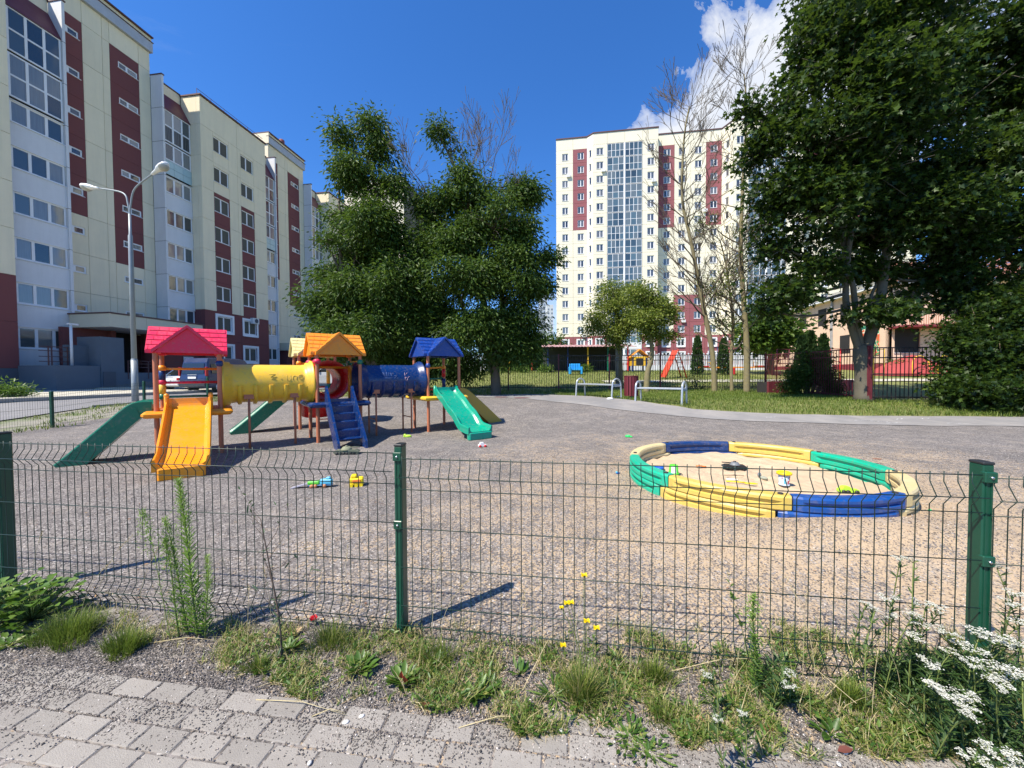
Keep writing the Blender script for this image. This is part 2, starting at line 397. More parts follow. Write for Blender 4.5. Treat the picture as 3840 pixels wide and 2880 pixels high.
# dusty pale and soil patches
dust = nmath(nt, 'MINIMUM', nmath(nt, 'MULTIPLY', nmath(nt, 'MAXIMUM', nmath(nt, 'SUBTRACT', nnoise(nt, pos, 2.6, 9, .72), .52), 0), 3), .38)
c = nmix(nt, dust, c, (.40, .34, .27))
nt.links.new(c, b.inputs['Base Color']); b.inputs['Roughness'].default_value = .85
hgt = nmath(nt, 'ADD', nmath(nt, 'MULTIPLY', rnd.outputs[2], .8), nmath(nt, 'MULTIPLY', rnd2.outputs[0], .9))
hgt = nmath(nt, 'ADD', hgt, nmath(nt, 'MULTIPLY', mid, 2.0))
nt.links.new(nbump(nt, hgt, .75, .012), b.inputs['Normal']); GRAVEL = m
path_up = spline([tuple(G(x, y)[:2]) + (0,) for x, y in ((1500, 1481), (1801, 1482), (2000, 1480), (2179, 1485), (2394, 1504), (2552, 1526), (2632, 1538), (2860, 1551), (3000, 1556), (3400, 1562), (3840, 1566))] + [(20, 10.2, 0), (30, 10.0, 0)], 5)
path_lo = spline([tuple(G(x, y)[:2]) + (0,) for x, y in ((1500, 1490), (1823, 1491), (1950, 1494), (2044, 1503), (2343, 1540), (2520, 1560), (2711, 1575), (2916, 1584), (3100, 1590), (3440, 1597), (3840, 1601))] + [(20, 8.6, 0), (30, 8.4, 0)], 5)
edge = np.array([(p.x, p.y) for p in path_lo])
def ingravel(x, y):
    lim = np.interp(x, edge[:, 0], edge[:, 1], left=edge[0, 1], right=edge[-1, 1]) + .25
    lim = np.where(x < edge[0, 0], edge[0, 1] + .3 + (x - edge[0, 0]) * -.10, lim)
    v = x * CA - y * SA
    return (y < lim) & (v > -13.1 + .35 * np.sin(y * 1.7) + .2 * np.sin(y * 4.1)) & (y > .35)
drape('playground_gravel', ingravel, np.arange(-16, 26, .11), np.concatenate([np.arange(.3, 8, .07), np.arange(8, 20, .12)]), .0, GRAVEL)
ASPH = M('pale_asphalt', (.225, .215, .205), .85, .12, 1.2, .5, 160, dirt=(.42, .38, .33), dirtk=.5)
strip('path', path_up, path_lo, .012, ASPH, 6)
# chalk and worn paint marks on the path
CH = M('chalk', (.75, .74, .72), .9, .2, 30)
for i, (x, y, ln, a) in enumerate(((3240, 1578, .55, .1), (3300, 1583, .35, -.3), (3370, 1574, .3, .2), (3470, 1572, .35, .1), (3350, 1589, .4, .05), (3590, 1590, .5, -.1), (2890, 1567, .3, .2))):
    p = G(x, y); mb = MB(); q = []
    for k in range(7):
        t = (k / 6 - .5) * ln; q.append((p.x + t * math.cos(a), p.y + t * math.sin(a) + .02 * math.sin(k * 2.1 + i)))
    vs = [(u, v - .012, H(u, v) + .017) for u, v in q] + [(u, v + .012, H(u, v) + .017) for u, v in q]
    mb.add(vs, [(k, k + 1, k + 8, k + 7) for k in range(6)])
    o = mb.build('chalk_mark', CH); tag(o, kind='structure')

# road, kerbs and pavement on the left, along the apartment block
ROAD = M('road_asphalt', (.20, .195, .195), .85, .12, .8, .5, 150, dirt=(.33, .31, .28), dirtk=.4)
US = dens(-2, 60, 70)
strip('road', [LU(-20.45, u) for u in US], [LU(-15.6, u) for u in US], .004, ROAD, 6)
m, nt, b, pos, obj = newmat('verge')
c = nmix(nt, nnoise(nt, pos, 1.3, 8, .7), (.20, .19, .15), (.34, .31, .25))
gm = nmath(nt, 'MINIMUM', nmath(nt, 'MULTIPLY', nmath(nt, 'MAXIMUM', nmath(nt, 'SUBTRACT', nnoise(nt, pos, .6, 8, .7), .48), 0), 7), .9)
c = nmix(nt, gm, c, (.11, .15, .035)); nt.links.new(c, b.inputs['Base Color']); b.inputs['Roughness'].default_value = .9
nt.links.new(nbump(nt, nnoise(nt, pos, 70, 4, .7), .7, .02), b.inputs['Normal'])
strip('road_verge', [LU(-15.45, u) for u in US], [LU(-12.9, u) for u in US], -.006, m, 5)
PAVE = M('pavement_concrete', (.48, .45, .36), .85, .1, 2, .3, 60)
strip('pavement', [LU(-36, u) for u in US], [LU(-20.62, u) for u in US], .13, PAVE, 8)
KE = M('kerb_stone', (.30, .29, .27), .85, .15, 5, .4, 60); KD = M('kerb_dark', (.085, .08, .078), .85, .15, 5, .4, 60)
kme = MB().bbox(-.08, .08, -.495, .495, -.15, .15, .012).mesh('kerb_stone', KE)
kroot = thing('kerb', 'long grey kerb of stone blocks along the left road', 'kerb', (*LU(-20.54, 25), H(*LU(-20.54, 25))))
for k in range(-14, 28):
    x, y = LU(-20.54, 25 + k); o = put('kerb_stone', kme, kroot, Vector((x, y, H(x, y))) - kroot.location, -A8)
kroot['label'] = 'pale stone kerb edging the pavement below the long apartment block'
k2 = MB().bbox(-.05, .05, -.495, .495, -.12, .035, .01).mesh('kerb_stone', KE)
kr2 = thing('kerb', 'low flush kerb between the left road and the worn grass verge', 'kerb', (*LU(-15.53, 25), H(*LU(-15.53, 25))))
for k in range(-14, 28):
    x, y = LU(-15.53, 25 + k); o = put('kerb_stone', k2, kr2, Vector((x, y, H(x, y))) - kr2.location, -A8)

# brick pavers in the foreground
PV = M('paver_concrete', (.29, .265, .23), .82, .10, 12, .45, 260, dirt=(.22, .19, .165), dirtk=.35, rand=.22)
JT = M('paver_joint_sand', (.19, .17, .155), .95, .25, 60, .8, 200)
fd = Vector((math.cos(-A8), math.sin(-A8), 0)); fn = Vector((math.sin(A8), math.cos(A8), 0))   # fence direction and its normal (away)
strip('walkway_bed', [(x, -2.0 - x * .146) for x in dens(-4.5, 4, 20)], [(x, 1.50 - x * .146) for x in dens(-4.5, 4, 20)], -.012, JT, 6)
PL, PW = .172, .092
pm = [MB().bbox(-PL / 2 + .0035, PL / 2 - .0035, -PW / 2 + .0035, PW / 2 - .0035, -.03, .004, .004).mesh('paver', PV) for _ in range(1)]
proot = thing('paver_walkway', None, None); proot['kind'] = 'structure'; proot.location = (0, .8, 0)
cnt = 0; cand = []
for r in range(-2, 13):
    dd = 1.255 - r * PW
    for k in range(-26, 26):
        s = (k + (.5 if r % 2 else 0)) * PL
        p = fn * dd + fd * s
        if dd - PW / 2 < 1.325 + .12 * min(max(p.x + .4, 0), 1.2) and p.y > .5 and abs(p.x) / max(p.y, .1) < 1.42 and p.y > .83: cand.append((p.length, p, r, k))
cand.sort(key=lambda q: -q[1].y)
farr = MB()
for n_, (d_, p, r, k) in enumerate(cand):
    j = random.Random(r * 100 + k)
    if n_ < 296:
        o = put('paver', pm[0], proot, p - proot.location + Vector((j.uniform(-.001, .001), j.uniform(-.001, .001), j.uniform(-.002, .002))), -A8 + j.uniform(-.012, .012))
        o.rotation_euler.x = j.uniform(-.012, .012); o.rotation_euler.y = j.uniform(-.008, .008)
    else:
        farr.bbox(-PL / 2 + .0035, PL / 2 - .0035, -PW / 2 + .0035, PW / 2 - .0035, -.03, .004, .004, Matrix.Translation(p - proot.location) @ Matrix.Rotation(-A8, 4, 'Z'))
if farr.v: tag(farr.build('paver_rest', PV, proot), kind='stuff')

# loose stones: grit swept over the pavers, and the first metres of the playground gravel
def stones(name, P, S, mat, flat=.6):
    n = len(P); oct_ = np.array([(1, 0, 0), (0, 1, 0), (-1, 0, 0), (0, -1, 0), (0, 0, 1), (0, 0, -1)], float)
    J = oct_[None] * rng.uniform(.55, 1.15, (n, 6, 3))
    J[:, :, 2] *= flat
    a = rng.uniform(0, 6.28, n); c, s = np.cos(a)[:, None], np.sin(a)[:, None]
    x = J[..., 0] * 1.25; y = J[..., 1] * .85
    K = np.stack([x * c - y * s, x * s + y * c, J[..., 2]], -1) * S[:, None, None] + P[:, None, :]
    tri = np.array([(0, 1, 4), (1, 2, 4), (2, 3, 4), (3, 0, 4), (1, 0, 5), (2, 1, 5), (3, 2, 5), (0, 3, 5)])
    T = ((np.arange(n) * 6)[:, None, None] + tri[None]).reshape(-1, 3)
    r = np.repeat(rng.random(n), 8)
    o = put(name, trimesh(name, K.reshape(-1, 3), T, mat, r)); return tag(o, kind='stuff')
m, nt, b, pos, obj = newmat('grit')
at = nt.nodes.new('ShaderNodeAttribute'); at.attribute_name = 'rnd'
c = nramp(nt, at.outputs['Fac'], [(0, (.045, .039, .035)), (.4, (.12, .104, .092)), (.8, (.235, .203, .176)), (.95, (.43, .36, .305)), (1, (.75, .70, .63))])
nt.links.new(c, b.inputs['Base Color']); b.inputs['Roughness'].default_value = .7; GRIT = m
def fbm2(x, y, s):
    return (np.sin(x * s * 1.7 + 1.3) * np.cos(y * s * 2.1 + .4) + .6 * np.sin(x * s * 3.9 + y * s * 2.3) + .4 * np.cos(x * s * 7.3 - y * s * 6.1 + 1)) / 2
n = 150000
X = rng.uniform(-2.9, 2.9, n); Y = rng.uniform(.8, 2.0, n)
q = Y * CA + X * SA                                              # distance along the normal of the fence
dens_ = np.clip((q - 1.12 - .05 * X + .11 * fbm2(X, Y, 1.6)) / .24, 0, 1) ** 1.8 * .95 + .022 + .05 * (fbm2(X, Y, 3) > .4)
row = np.abs(((1.255 + 2 * PW + PW / 2 - q) / PW) % 1); nearj = (row < .09) | (row > .91)
dens_ = np.where(nearj, np.maximum(dens_, .26), dens_)
keep = (rng.random(n) < dens_) & (q < 1.9)
X, Y = X[keep], Y[keep]; S = rng.uniform(.0019, .0044, len(X)) * (1 + .5 * (rng.random(len(X)) > .93))
stones('grit_on_pavers', np.stack([X, Y, hz(X, Y) + .004 + S * .25], -1), S, GRIT)
n = 75000
Y = 1.3 + 5.2 * rng.random(n) ** 1.35; X = rng.uniform(-1.36, 1.36, n) * Y; k_ = X > -40
k_ = (Y * CA + X * SA) > 1.30 + .03 * X + .07 * fbm2(X, Y, 1.7) + .05 * rng.normal(size=n); X, Y = X[k_], Y[k_]; n = len(X)
S = rng.uniform(.003, .0068, n) * (.9 + .08 * Y)
stones('loose_gravel', np.stack([X, Y, hz(X, Y) + S * .15], -1), S, GRIT, .5)
WS = M('white_pebble', (.62, .60, .56), .7, .1, 30)
for i, (x, y) in enumerate(((1357, 2700), (1297, 2718), (2104, 2757), (1161, 2868), (3145, 2880), (3170, 2830))):
    p = G(x, y); s = random.uniform(.007, .012)
    mb = MB().lathe([(0.001, -.3 * s), (s * .8, -.1 * s), (s, .25 * s), (s * .7, .6 * s), (.001, .75 * s)], 8, Matrix.Scale(1.4, 4, (1, 0, 0)))
    tag(mb.build('pebble', WS, None, p + Vector((0, 0, .005)), random.uniform(0, 3)), 'white pebble lying ' + ('on the pavers, largest of the three under the fallen straw', 'on the pavers, left of the largest white pebble', 'by the pavers edge below the dense grass tuft', 'alone at the bottom edge on the left pavers', 'at the bottom edge below the dry stalks, left one', 'at the bottom edge below the dry stalks, right one')[i], 'pebble')
# ================================================================== BUILDINGS
CREAM = M('cream_panel', (.80, .70, .49), .85, .05, 1.2, .25, 70, dirt=(.45, .42, .31), dirtk=.20, streak=True, rand=.06)
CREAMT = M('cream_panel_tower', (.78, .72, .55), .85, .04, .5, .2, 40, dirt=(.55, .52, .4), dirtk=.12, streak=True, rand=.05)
MAROON = M('maroon_panel', (.18, .055, .052), .85, .08, 1.5, .25, 70, rand=.10)
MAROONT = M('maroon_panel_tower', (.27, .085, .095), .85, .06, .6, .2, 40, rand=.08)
JOINT = M('panel_joint', (.10, .095, .075), .9, .1, 2)
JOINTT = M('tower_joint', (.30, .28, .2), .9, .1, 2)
WHITE = M('white_panel', (.68, .68, .68), .7, .05, 2, .1, 60, dirt=(.4, .4, .4), dirtk=.15, streak=True)
FRAME = M('window_frame_white', (.78, .78, .78), .5, .05, 3)
PANE = Mglass('window_glass', (.035, .042, .05), .7, .03, (.30, .30, .28))
PANEL = Mglass('loggia_glass', (.06, .075, .08), .6, .05, (.30, .31, .30))
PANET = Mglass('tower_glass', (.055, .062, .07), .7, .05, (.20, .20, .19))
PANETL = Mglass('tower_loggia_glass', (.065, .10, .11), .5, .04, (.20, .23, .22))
DKRED = M('red_metal_roof', (.13, .02, .03), .5, .1, 2, .1)
EDGE = M('roof_edge_metal', (.10, .045, .045), .6, .1, 3)
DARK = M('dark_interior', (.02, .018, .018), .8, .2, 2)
GREY = M('grey_render', (.115, .14, .165), .85, .12, 1.5, .3, 60)
GREYD = M('grey_plinth', (.09, .10, .115), .85, .12, 1.5, .3, 60)
FASC = M('canopy_fascia', (.60, .56, .42), .85, .05, 2, .2, 60)
FREEZE = M('cornice_grey', (.42, .45, .50), .8, .12, 1.5, .3, 30, dirt=(.25, .27, .3), dirtk=.4)
PMC = {}
class Facade:
    """a wall plane: s runs along it, d sticks out of it, z up; every piece is its own object"""
    def __init__(f, root, x, y, ang): f.r = root; f.o = Vector((x, y, 0)); f.a = ang; f.c, f.s_ = math.cos(ang), math.sin(ang)
    def loc(f, s, d, z):
        return Vector((f.o.x + s * f.c + d * f.s_, f.o.y + s * f.s_ - d * f.c, z)) - f.r.location
    def put(f, name, key, mk, mat, s, d, z, parent=None):
        k = (name, mat.name) + key
        if k not in PMC: PMC[k] = mk().mesh(name, mat)
        if parent is not None:
            o = put(name, PMC[k], parent, (0, 0, 0)); o.location = (f._rel(s, d, z, parent)); return o
        return put(name, PMC[k], f.r, f.loc(s, d, z), f.a)
    def _rel(f, s, d, z, parent):
        ps, pd, pz = parent['_s'], parent['_d'], parent['_z']; return (s - ps, -(d - pd), z - pz)
    def mark(f, o, s, d, z): o['_s'] = s; o['_d'] = d; o['_z'] = z; MARKED.append(o)
    def panel(f, s0, s1, z0, z1, mat, hole=None, name='wall_panel', d=0.0, th=.12, g=.012):
        w_, h_ = round(s1 - s0, 3), round(z1 - z0, 3); hk = tuple(round(q, 3) for q in hole) if hole else None
        def mk():
            mb = MB()
            if not hk: mb.box(g, w_ - g, 0, th, g, h_ - g)
            else:
                a, b_, c_, e = hk
                mb.box(g, a, 0, th, g, h_ - g); mb.box(b_, w_ - g, 0, th, g, h_ - g)
                mb.box(a, b_, 0, th, g, c_); mb.box(a, b_, 0, th, e, h_ - g)
            return mb
        return f.put(name, (w_, h_, hk, th), mk, mat, s0, d, z0)
    def window(f, s0, s1, z0, z1, cols=(.5,), trans=None, glass=None, sill=True, rec=.09, fr=.055, surround=0, name='window', railing=None, d=0.0):
        w_, h_ = round(s1 - s0, 3), round(z1 - z0, 3); glass = glass or PANE
        xs_ = [0] + [round(c * w_, 3) for c in cols] + [w_]; zs_ = [0] + ([round(trans * h_, 3)] if trans else []) + [h_]
        def mk():
            mb = MB()
            mb.box(0, w_, 0, .06, 0, fr); mb.box(0, w_, 0, .06, h_ - fr, h_)
            mb.box(0, fr, 0, .06, fr, h_ - fr); mb.box(w_ - fr, w_, 0, .06, fr, h_ - fr)
            for x in xs_[1:-1]: mb.box(x - fr * .7, x + fr * .7, .002, .058, fr, h_ - fr)
            for z in zs_[1:-1]: mb.box(fr, w_ - fr, .004, .056, z - fr * .55, z + fr * .55)
            if surround:
                q = surround
                mb.box(-q, w_ + q, -.13, -.005, h_, h_ + q); mb.box(-q, w_ + q, -.13, -.005, -q, 0)
                mb.box(-q, 0, -.13, -.005, 0, h_); mb.box(w_, w_ + q, -.13, -.005, 0, h_)
            return mb
        dd = d - rec
        o = f.put(name, (w_, h_, tuple(cols), trans, surround, fr), mk, FRAME, s0, dd, z0); f.mark(o, s0, dd, z0)
        for i in range(len(xs_) - 1):
            for j in range(len(zs_) - 1):
                pw, ph = round(xs_[i + 1] - xs_[i], 3), round(zs_[j + 1] - zs_[j], 3)
                tilt = 0
                p = f.put('pane', (pw, ph), lambda: MB().box(.02, pw - .02, 0, .012, .02, ph - .02), glass if not (railing and j == 0) else railing, s0 + xs_[i], dd - .03, z0 + zs_[j], o)
        if sill:
            f.put('sill', (w_, bool(surround)), lambda: MB().box(-.05, w_ + .05, -rec - (.07 if not surround else .17), 0, -.03 - (surround), -surround + .0), FRAME if not surround else FRAME, s0, dd, z0, o)
        return o
    def box(f, name, s0, s1, d0, d1, z0, z1, mat):
        mb = MB().box(0, s1 - s0, 0, d1 - d0, 0, z1 - z0); return mb.build(name, mat, f.r, f.loc(s0, d1, z0), f.a)
    def poly(f, name, pts, mat):
        """pts: lists of (s,d,z) faces"""
        mb = MB()
        for face in pts: mb.add([(s, -d, z) for s, d, z in face], [tuple(range(len(face)))])
        return mb.build(name, mat, f.r, f.loc(0, 0, 0), f.a)
MARKED = []
# ---------------------------------------------------------------- long nine-storey block on the left
def apartment_block():
    lx, ly = LU(-35, 30)
    root = thing('apartment_block', 'long cream and maroon panel apartment block standing behind the left road', 'apartment block', (lx, ly, .4))
    def plane(v): return Facade(root, *LU(v, 0), math.pi / 2 - A8)
    def cross(u, v0): return Facade(root, *LU(v0, u), -A8)      # faces the viewer, s runs along +v
    seams = [7.42 + 2.8 * k for k in range(8)]                  # 7.42 .. 27.02
    main, log, bay = plane(-35), plane(-34), plane(-33)
    G0 = .5
    def slit_section(u0, mirror=False, full=True):
        """the taller stair section between two white fins: 6.05 m long"""
        u1 = u0 + 6.05; mid_ = u0 + 2.65
        main.box('wall_core', u0, u1, -14, -.10, G0 - .6, 28.6, JOINT)
        zs = [G0, 1.82, 4.62] + seams + [28.62]
        cols = [(u0, u0 + 1.42), (u0 + 1.42, mid_), (mid_, u0 + 3.13), (u0 + 3.13, u0 + 5.18), (u0 + 5.18, u1)]
        for j in range(len(zs) - 1):
            z0, z1 = zs[j], zs[j + 1]
            for c_, (a, b_) in enumerate(cols):
                stripe = c_ in (0, 3)
                low = 13.0 if c_ == 0 else 10.3
                mat = MAROON if (stripe and z0 >= low - .2 and z0 < 26.9) or z1 < 4.9 else CREAM
                hole = None
                if stripe and 4.0 < z0 < 26.5:
                    wz = z1 - 1.40
                    wa, wb = (a + .02, a + 1.22) if c_ == 0 else (a + .56, a + 1.95)
                    hole = (wa - a, wb - a, wz - z0, wz + .52 - z0)
                    main.panel(a, b_, z0, z1, mat, hole, g=.012 if mat is CREAM else .008)
                    main.window(wa, wb, wz, wz + .52, cols=(.45,), sill=True, fr=.095, rec=.04)
                else: main.panel(a, b_, z0, z1, mat)
        main.box('cornice', u0 - .12, u1 + .12, -.1, .22, 28.64, 29.45, FREEZE)
        main.box('parapet', u0 - .1, u1 + .1, -.1, .12, 29.50, 29.86, CREAM)
        main.box('roof_edge', u0 - .16, u1 + .16, -.12, .30, 29.46, 29.49, EDGE)
        main.box('roof_edge', u0 - .16, u1 + .16, -14, .28, 29.87, 29.97, EDGE)
        e = cross(u0, -35 - 14)                                   # end wall rising above the lower roofs
        e.box('end_wall', 0, 14, -.05, .02, 26.6, 28.62, CREAM); e.box('end_cornice', 0, 14.2, -.1, .14, 28.65, 29.86, CREAM)
    def loggia(u0, u1, fin_at_end, rows):
        """glazed loggia stack one metre proud of the stair section, 9 storeys, white fin on one side"""
        fu = u1 if fin_at_end else u0 - .16
        log.box('loggia_core', u0, u1, -14.6, -.25, .1, 24.05, DARK)
        main.box('loggia_core', u0, u1, -13, -.25, 24.05, 26.8, DARK)
        log.box('fin_wall', fu, fu + .16, -1.0, .10, .45, 26.75, WHITE)
        log.box('fin_cap', fu - .04, fu + .2, -1.04, .16, 26.76, 26.84, EDGE)
        for z in seams: log.box('fin_joint', fu - .003, fu + .163, -1.003, .103, z - 3.0, z - 2.97, JOINT)
        main.box('loggia_back_wall', u0, u1, -.2, -.02, 24.4, 26.85, CREAM)
        main.box('loggia_roof_edge', u0, u1, -.2, .05, 26.86, 26.95, EDGE)
        # sloping red canopy over the top loggia
        log.poly('red_canopy', [[(u0, .04, 24.12), (u1, .04, 24.12), (u1, -1.0, 26.0), (u0, -1.0, 26.0)], [(u0, .04, 24.12), (u0, -1, 26.0), (u0, -1, 24.12)], [(u1, .04, 24.12), (u1, -1, 24.12), (u1, -1, 26.0)], [(u0, .04, 24.1), (u0, -1, 24.1), (u1, -1, 24.1), (u1, .04, 24.1)]], DKRED)
        w_ = u1 - u0
        for k in range(9):
            z0 = 24.2 - 2.8 * (k + 1) + .0; kind = rows[k]       # floor level of this storey
            if kind in 'GB':                                       # glazed from floor to ceiling
                log.window(u0 + .02, u1 - .02, z0 + .05, z0 + 2.72, cols=(.335, .67), trans=.5, glass=PANEL, sill=False, rec=.02, fr=.10, name='loggia_glazing', railing=SLAT if kind == 'B' else None)
            elif kind == 'P':
                log.window(u0 + .02, u1 - .02, z0 + 1.28, z0 + 2.72, cols=(.335, .67), glass=PANEL, sill=False, rec=.02, fr=.10, name='loggia_glazing')
                for q in range(3):
                    for r in range(2): log.panel(u0 + w_ * q / 3, u0 + w_ * (q + 1) / 3, z0 + .05 + .6 * r, z0 + .65 + .6 * r, AQUA, name='parapet_panel', th=.05, g=.01)
            else:
                log.window(u0 + .02, u1 - .02, z0 + 1.28, z0 + 2.66, cols=(.335, .67), glass=PANEL, sill=False, rec=.06, fr=.11, name='loggia_glazing')
                log.box('parapet', u0, u1, -.08, .0, z0 - .12 if k < 8 else -.05 + z0, z0 + 1.24, WHITE)
                log.box('parapet_cap', u0, u1, -.1, .06, z0 + 1.25, z0 + 1.29, FRAME)
                log.box('head_rail', u0, u1, -.1, .03, z0 + 2.64, z0 + 2.68, FRAME)
    def bay_section(u0, u1, wins, surround=True):
        bay.box('bay_core', u0 + .05, u1 - .05, -16, -.10, .1, 26.6, JOINT)
        mid_ = (u0 + u1) / 2 + .12
        zs = [G0, 1.82, 4.62] + seams[:-1] + [26.72]
        for j in range(len(zs) - 1):
            z0, z1 = zs[j], zs[j + 1]
            low = z1 < 7.5
            for c_, (a, b_) in enumerate(((u0, mid_), (mid_, u1))):
                wa, wb = wins[c_]
                if j >= 1 and z1 < 25:
                    wz = z1 - 1.75 if not low else z1 - 1.85
                    mat = MAROON if low else CREAM
                    if not low and c_ < 2:
                        # maroon infill above and below the windows of the middle storeys
                        infill = z1 < 18.7 + (0 if c_ == 0 else 0)
                        bay.panel(a, wa - .04, z0, z1, CREAM); bay.panel(wb + .04, b_, z0, z1, CREAM)
                        bay.panel(wa - .04, wb + .04, z0, z1, MAROON if infill else CREAM, (.04, wb - wa + .04, wz - z0, wz + 1.42 - z0), g=.006)
                        bay.window(wa, wb, wz, wz + 1.42, cols=(.46,), fr=.10)
                    else:
                        bay.panel(a, b_, z0, z1, mat, (wa - a, wb - a, wz - z0, wz + 1.42 - z0), g=.006)
                        bay.window(wa, wb, wz, wz + 1.42, cols=(.46,), fr=.10, surround=.22)
                else: bay.panel(a, b_, z0, z1, (MAROON if low else CREAM) if j else GREYD)
        e = cross(u0, -34.0)
        for j in range(len(zs) - 1):
            e.panel(-.98, .62, zs[j], zs[j + 1], MAROON if zs[j + 1] < 7.5 else CREAM, g=.01); e.panel(.62, .98, zs[j], zs[j + 1], MAROON if zs[j + 1] < 7.5 else CREAM, g=.01)
        bay.box('roof_edge', u0 - .08, u1 + .08, -16, .12, 26.74, 26.86, EDGE)
        for z in (27.35,): 
            for q in np.arange(u0, u1, 1.4): bay.box('roof_rail_post', q, q + .03, -.3, -.27, 26.86, z, EDGE)
            bay.box('roof_rail', u0, u1, -.3, -.27, z, z + .03, EDGE); 
    # sections in order along the street
    bay_section(11.3, 18.87, ((12.2, 13.8), (15.45, 17.05)))
    loggia(19.42, 22.05, True, 'GGSSSSSSS')
    slit_section(22.47)
    loggia(28.70, 31.08, False, 'BPSSSSSSS')
    bay_section(31.10, 38.7, ((32.36, 33.98), (35.42, 37.0)))
    loggia(38.72, 41.2, True, 'GGPSSSSSS')
    slit_section(41.55)
    loggia(47.78, 50.1, False, 'GBSSSSSSS')
    bay_section(50.12, 56.5, ((51.4, 53.0), (54.2, 55.6)))
    # wing across the far end, its face in full sun
    wf = cross(57.2, -35)
    wf.box('wing_core', 0, 9.85, -12, -.1, .3, 31.5, JOINT)
    zs = [.5 + 0, 1.82, 4.62] + seams + [29.8, 31.6]
    for j in range(len(zs) - 1):
        for c_ in range(3):
            a, b_ = c_ * 3.3, c_ * 3.3 + 3.3; z0, z1 = zs[j], zs[j + 1]
            if 0 < j < 10:
                wz = z1 - 1.8
                wf.panel(a, b_, z0, z1, CREAMT, (1.0, 2.3, wz - z0, wz + 1.4 - z0)); wf.window(a + 1.0, a + 2.3, wz, wz + 1.4, fr=.065)
            else: wf.panel(a, b_, z0, z1, CREAMT)
    wf.box('roof_edge', -.1, 9.95, -12, .15, 31.62, 31.8, EDGE)
    # entrance canopy, porch and ramp of the near stair section
    ent = plane(-30.6)
    c0 = cross(21.9, -33.9)
    for k, (a, b_) in enumerate(((21.9, 24.2), (24.2, 26.5), (26.5, 28.6))): ent.panel(a, b_, 4.66, 5.56, FASC, name='canopy_panel', g=.008, th=.1)
    c0.panel(0, 3.3, 4.66, 5.56, FASC, name='canopy_panel', g=.004, th=.1)
    ent.box('canopy_roof', 21.85, 28.65, -4.4, .06, 5.57, 5.65, EDGE)
    ent.box('canopy_soffit', 22.0, 28.5, -4.3, -.12, 4.68, 4.76, WHITE)
    wall = plane(-33.6)
    wall.box('entrance_wall', 21.3, 23.9, -.3, -.05, .4, 4.66, MAROON)
    wall.box('entrance_wall', 23.9, 26.4, -1.3, -1.0, .4, 4.66, DARK)
    wall.box('entrance_wall', 26.4, 31.6, -.3, -.05, .4, 4.66, MAROON)
    wall.box('doorway', 22.3, 23.4, -.2, -.03, 2.0, 4.1, DARK)
    wall.box('entrance_pillar', 23.9, 24.2, -.6, .3, .4, 4.66, MAROON)
    wall.box('entrance_pillar', 26.4, 27.1, -.4, .8, .4, 4.66, MAROON)
    wall.box('white_door', 29.5, 30.4, .0, .02, .9, 3.0, WHITE)
    pw = plane(-30.2)
    pw.box('grey_porch_wall', 18.8, 21.0, -3.0, .0, .38, 1.98, GREY)
    pw.box('grey_porch_screen', 19.9, 21.6, -1.2, -.9, 1.98, 3.3, GREY)
    pw.box('lift_box', 21.02, 22.35, -1.8, .05, .38, 3.9, GREY)
    pw.box('lift_door', 21.1, 21.8, .05, .1, .5, 1.6, GREYD)
    pw.box('ramp_wall', 22.4, 28.5, -1.4, -.02, .38, 1.55, GREY)
    pw.box('porch_step', 20.6, 22.6, .1, 1.6, .38, .56, PAVE)
    for u in (22.6, 23.9, 25.2, 26.5):
        pw.box('handrail_post', u, u + .05, -.05, 0, 1.1, 2.35, EDGE)
    for z in (1.9, 2.15, 2.35): pw.box('handrail', 22.6, 27.5, -.05, 0, z, z + .04, EDGE)
    for z in (2.2, 2.5, 2.85, 3.1): pw.box('handrail', 18.6, 20.0, -.9, -.85, z, z + .04, EDGE)
    for u in (19.0, 19.15, 19.9): pw.box('handrail_post', u, u + .05, -.9, -.85, 1.98, 3.15, EDGE)
    g = MB().tube([(0, 0, 0), (0, 0, 2.6)], .07, 8); g.box(-.15, .35, -.08, .08, 2.55, 2.66)
    g.build('vent_pipe', WHITE, root, pw.loc(19.95, -.6, 1.98), pw.a)
    log.box('basement_opening', 19.6, 22.0, -.3, -.05, .1, 1.2, DARK)
    bay.box('plinth', 11.3, 18.86, -.2, .03, .1, 1.6, GREYD)
    main.box('far_entrance_canopy', 42.0, 50.0, -.2, 2.6, 4.3, 5.2, FASC); main.box('far_entrance', 42.4, 46.0, -.1, 1.2, .3, 4.3, MAROON)
    # air conditioner under a third-storey window, chimney
    ac = bay.box('air_conditioner', 36.2, 37.0, .0, .34, 6.75, 7.35, WHITE)
    fanp = MB().lathe([(.001, .0), (.2, .0), (.22, .012), (.22, .03)], 14, Matrix.Rotation(math.pi / 2, 4, 'X')); fo = fanp.build('fan', GREYD, root, bay.loc(36.62, .352, 7.05), bay.a)
    ch = MB().lathe([(.18, 0), (.18, .6), (.30, .6), (.33, .7), (.33, 1.15), (.25, 1.25), (.001, 1.25)], 14); ch.build('chimney', M('chimney_red', (.22, .06, .05), .7, .2), root, main.loc(44.9, -.9, 29.9))
    return root
AQUA = M('pale_aqua_panel', (.42, .56, .56), .3, .05, 2)
m, nt, b, pos, obj = newmat('slatted_screen')
sp = nt.nodes.new('ShaderNodeSeparateXYZ'); nt.links.new(pos, sp.inputs[0])
f_ = nmath(nt, 'LESS_THAN', nmath(nt, 'FRACT', nmath(nt, 'MULTIPLY', nmath(nt, 'ADD', sp.outputs[1], nmath(nt, 'MULTIPLY', sp.outputs[0], .14)), 6.5)), .3)
nt.links.new(nmix(nt, f_, (.03, .035, .035), (.13, .14, .15)), b.inputs['Base Color']); b.inputs['Roughness'].default_value = .2; SLAT = m
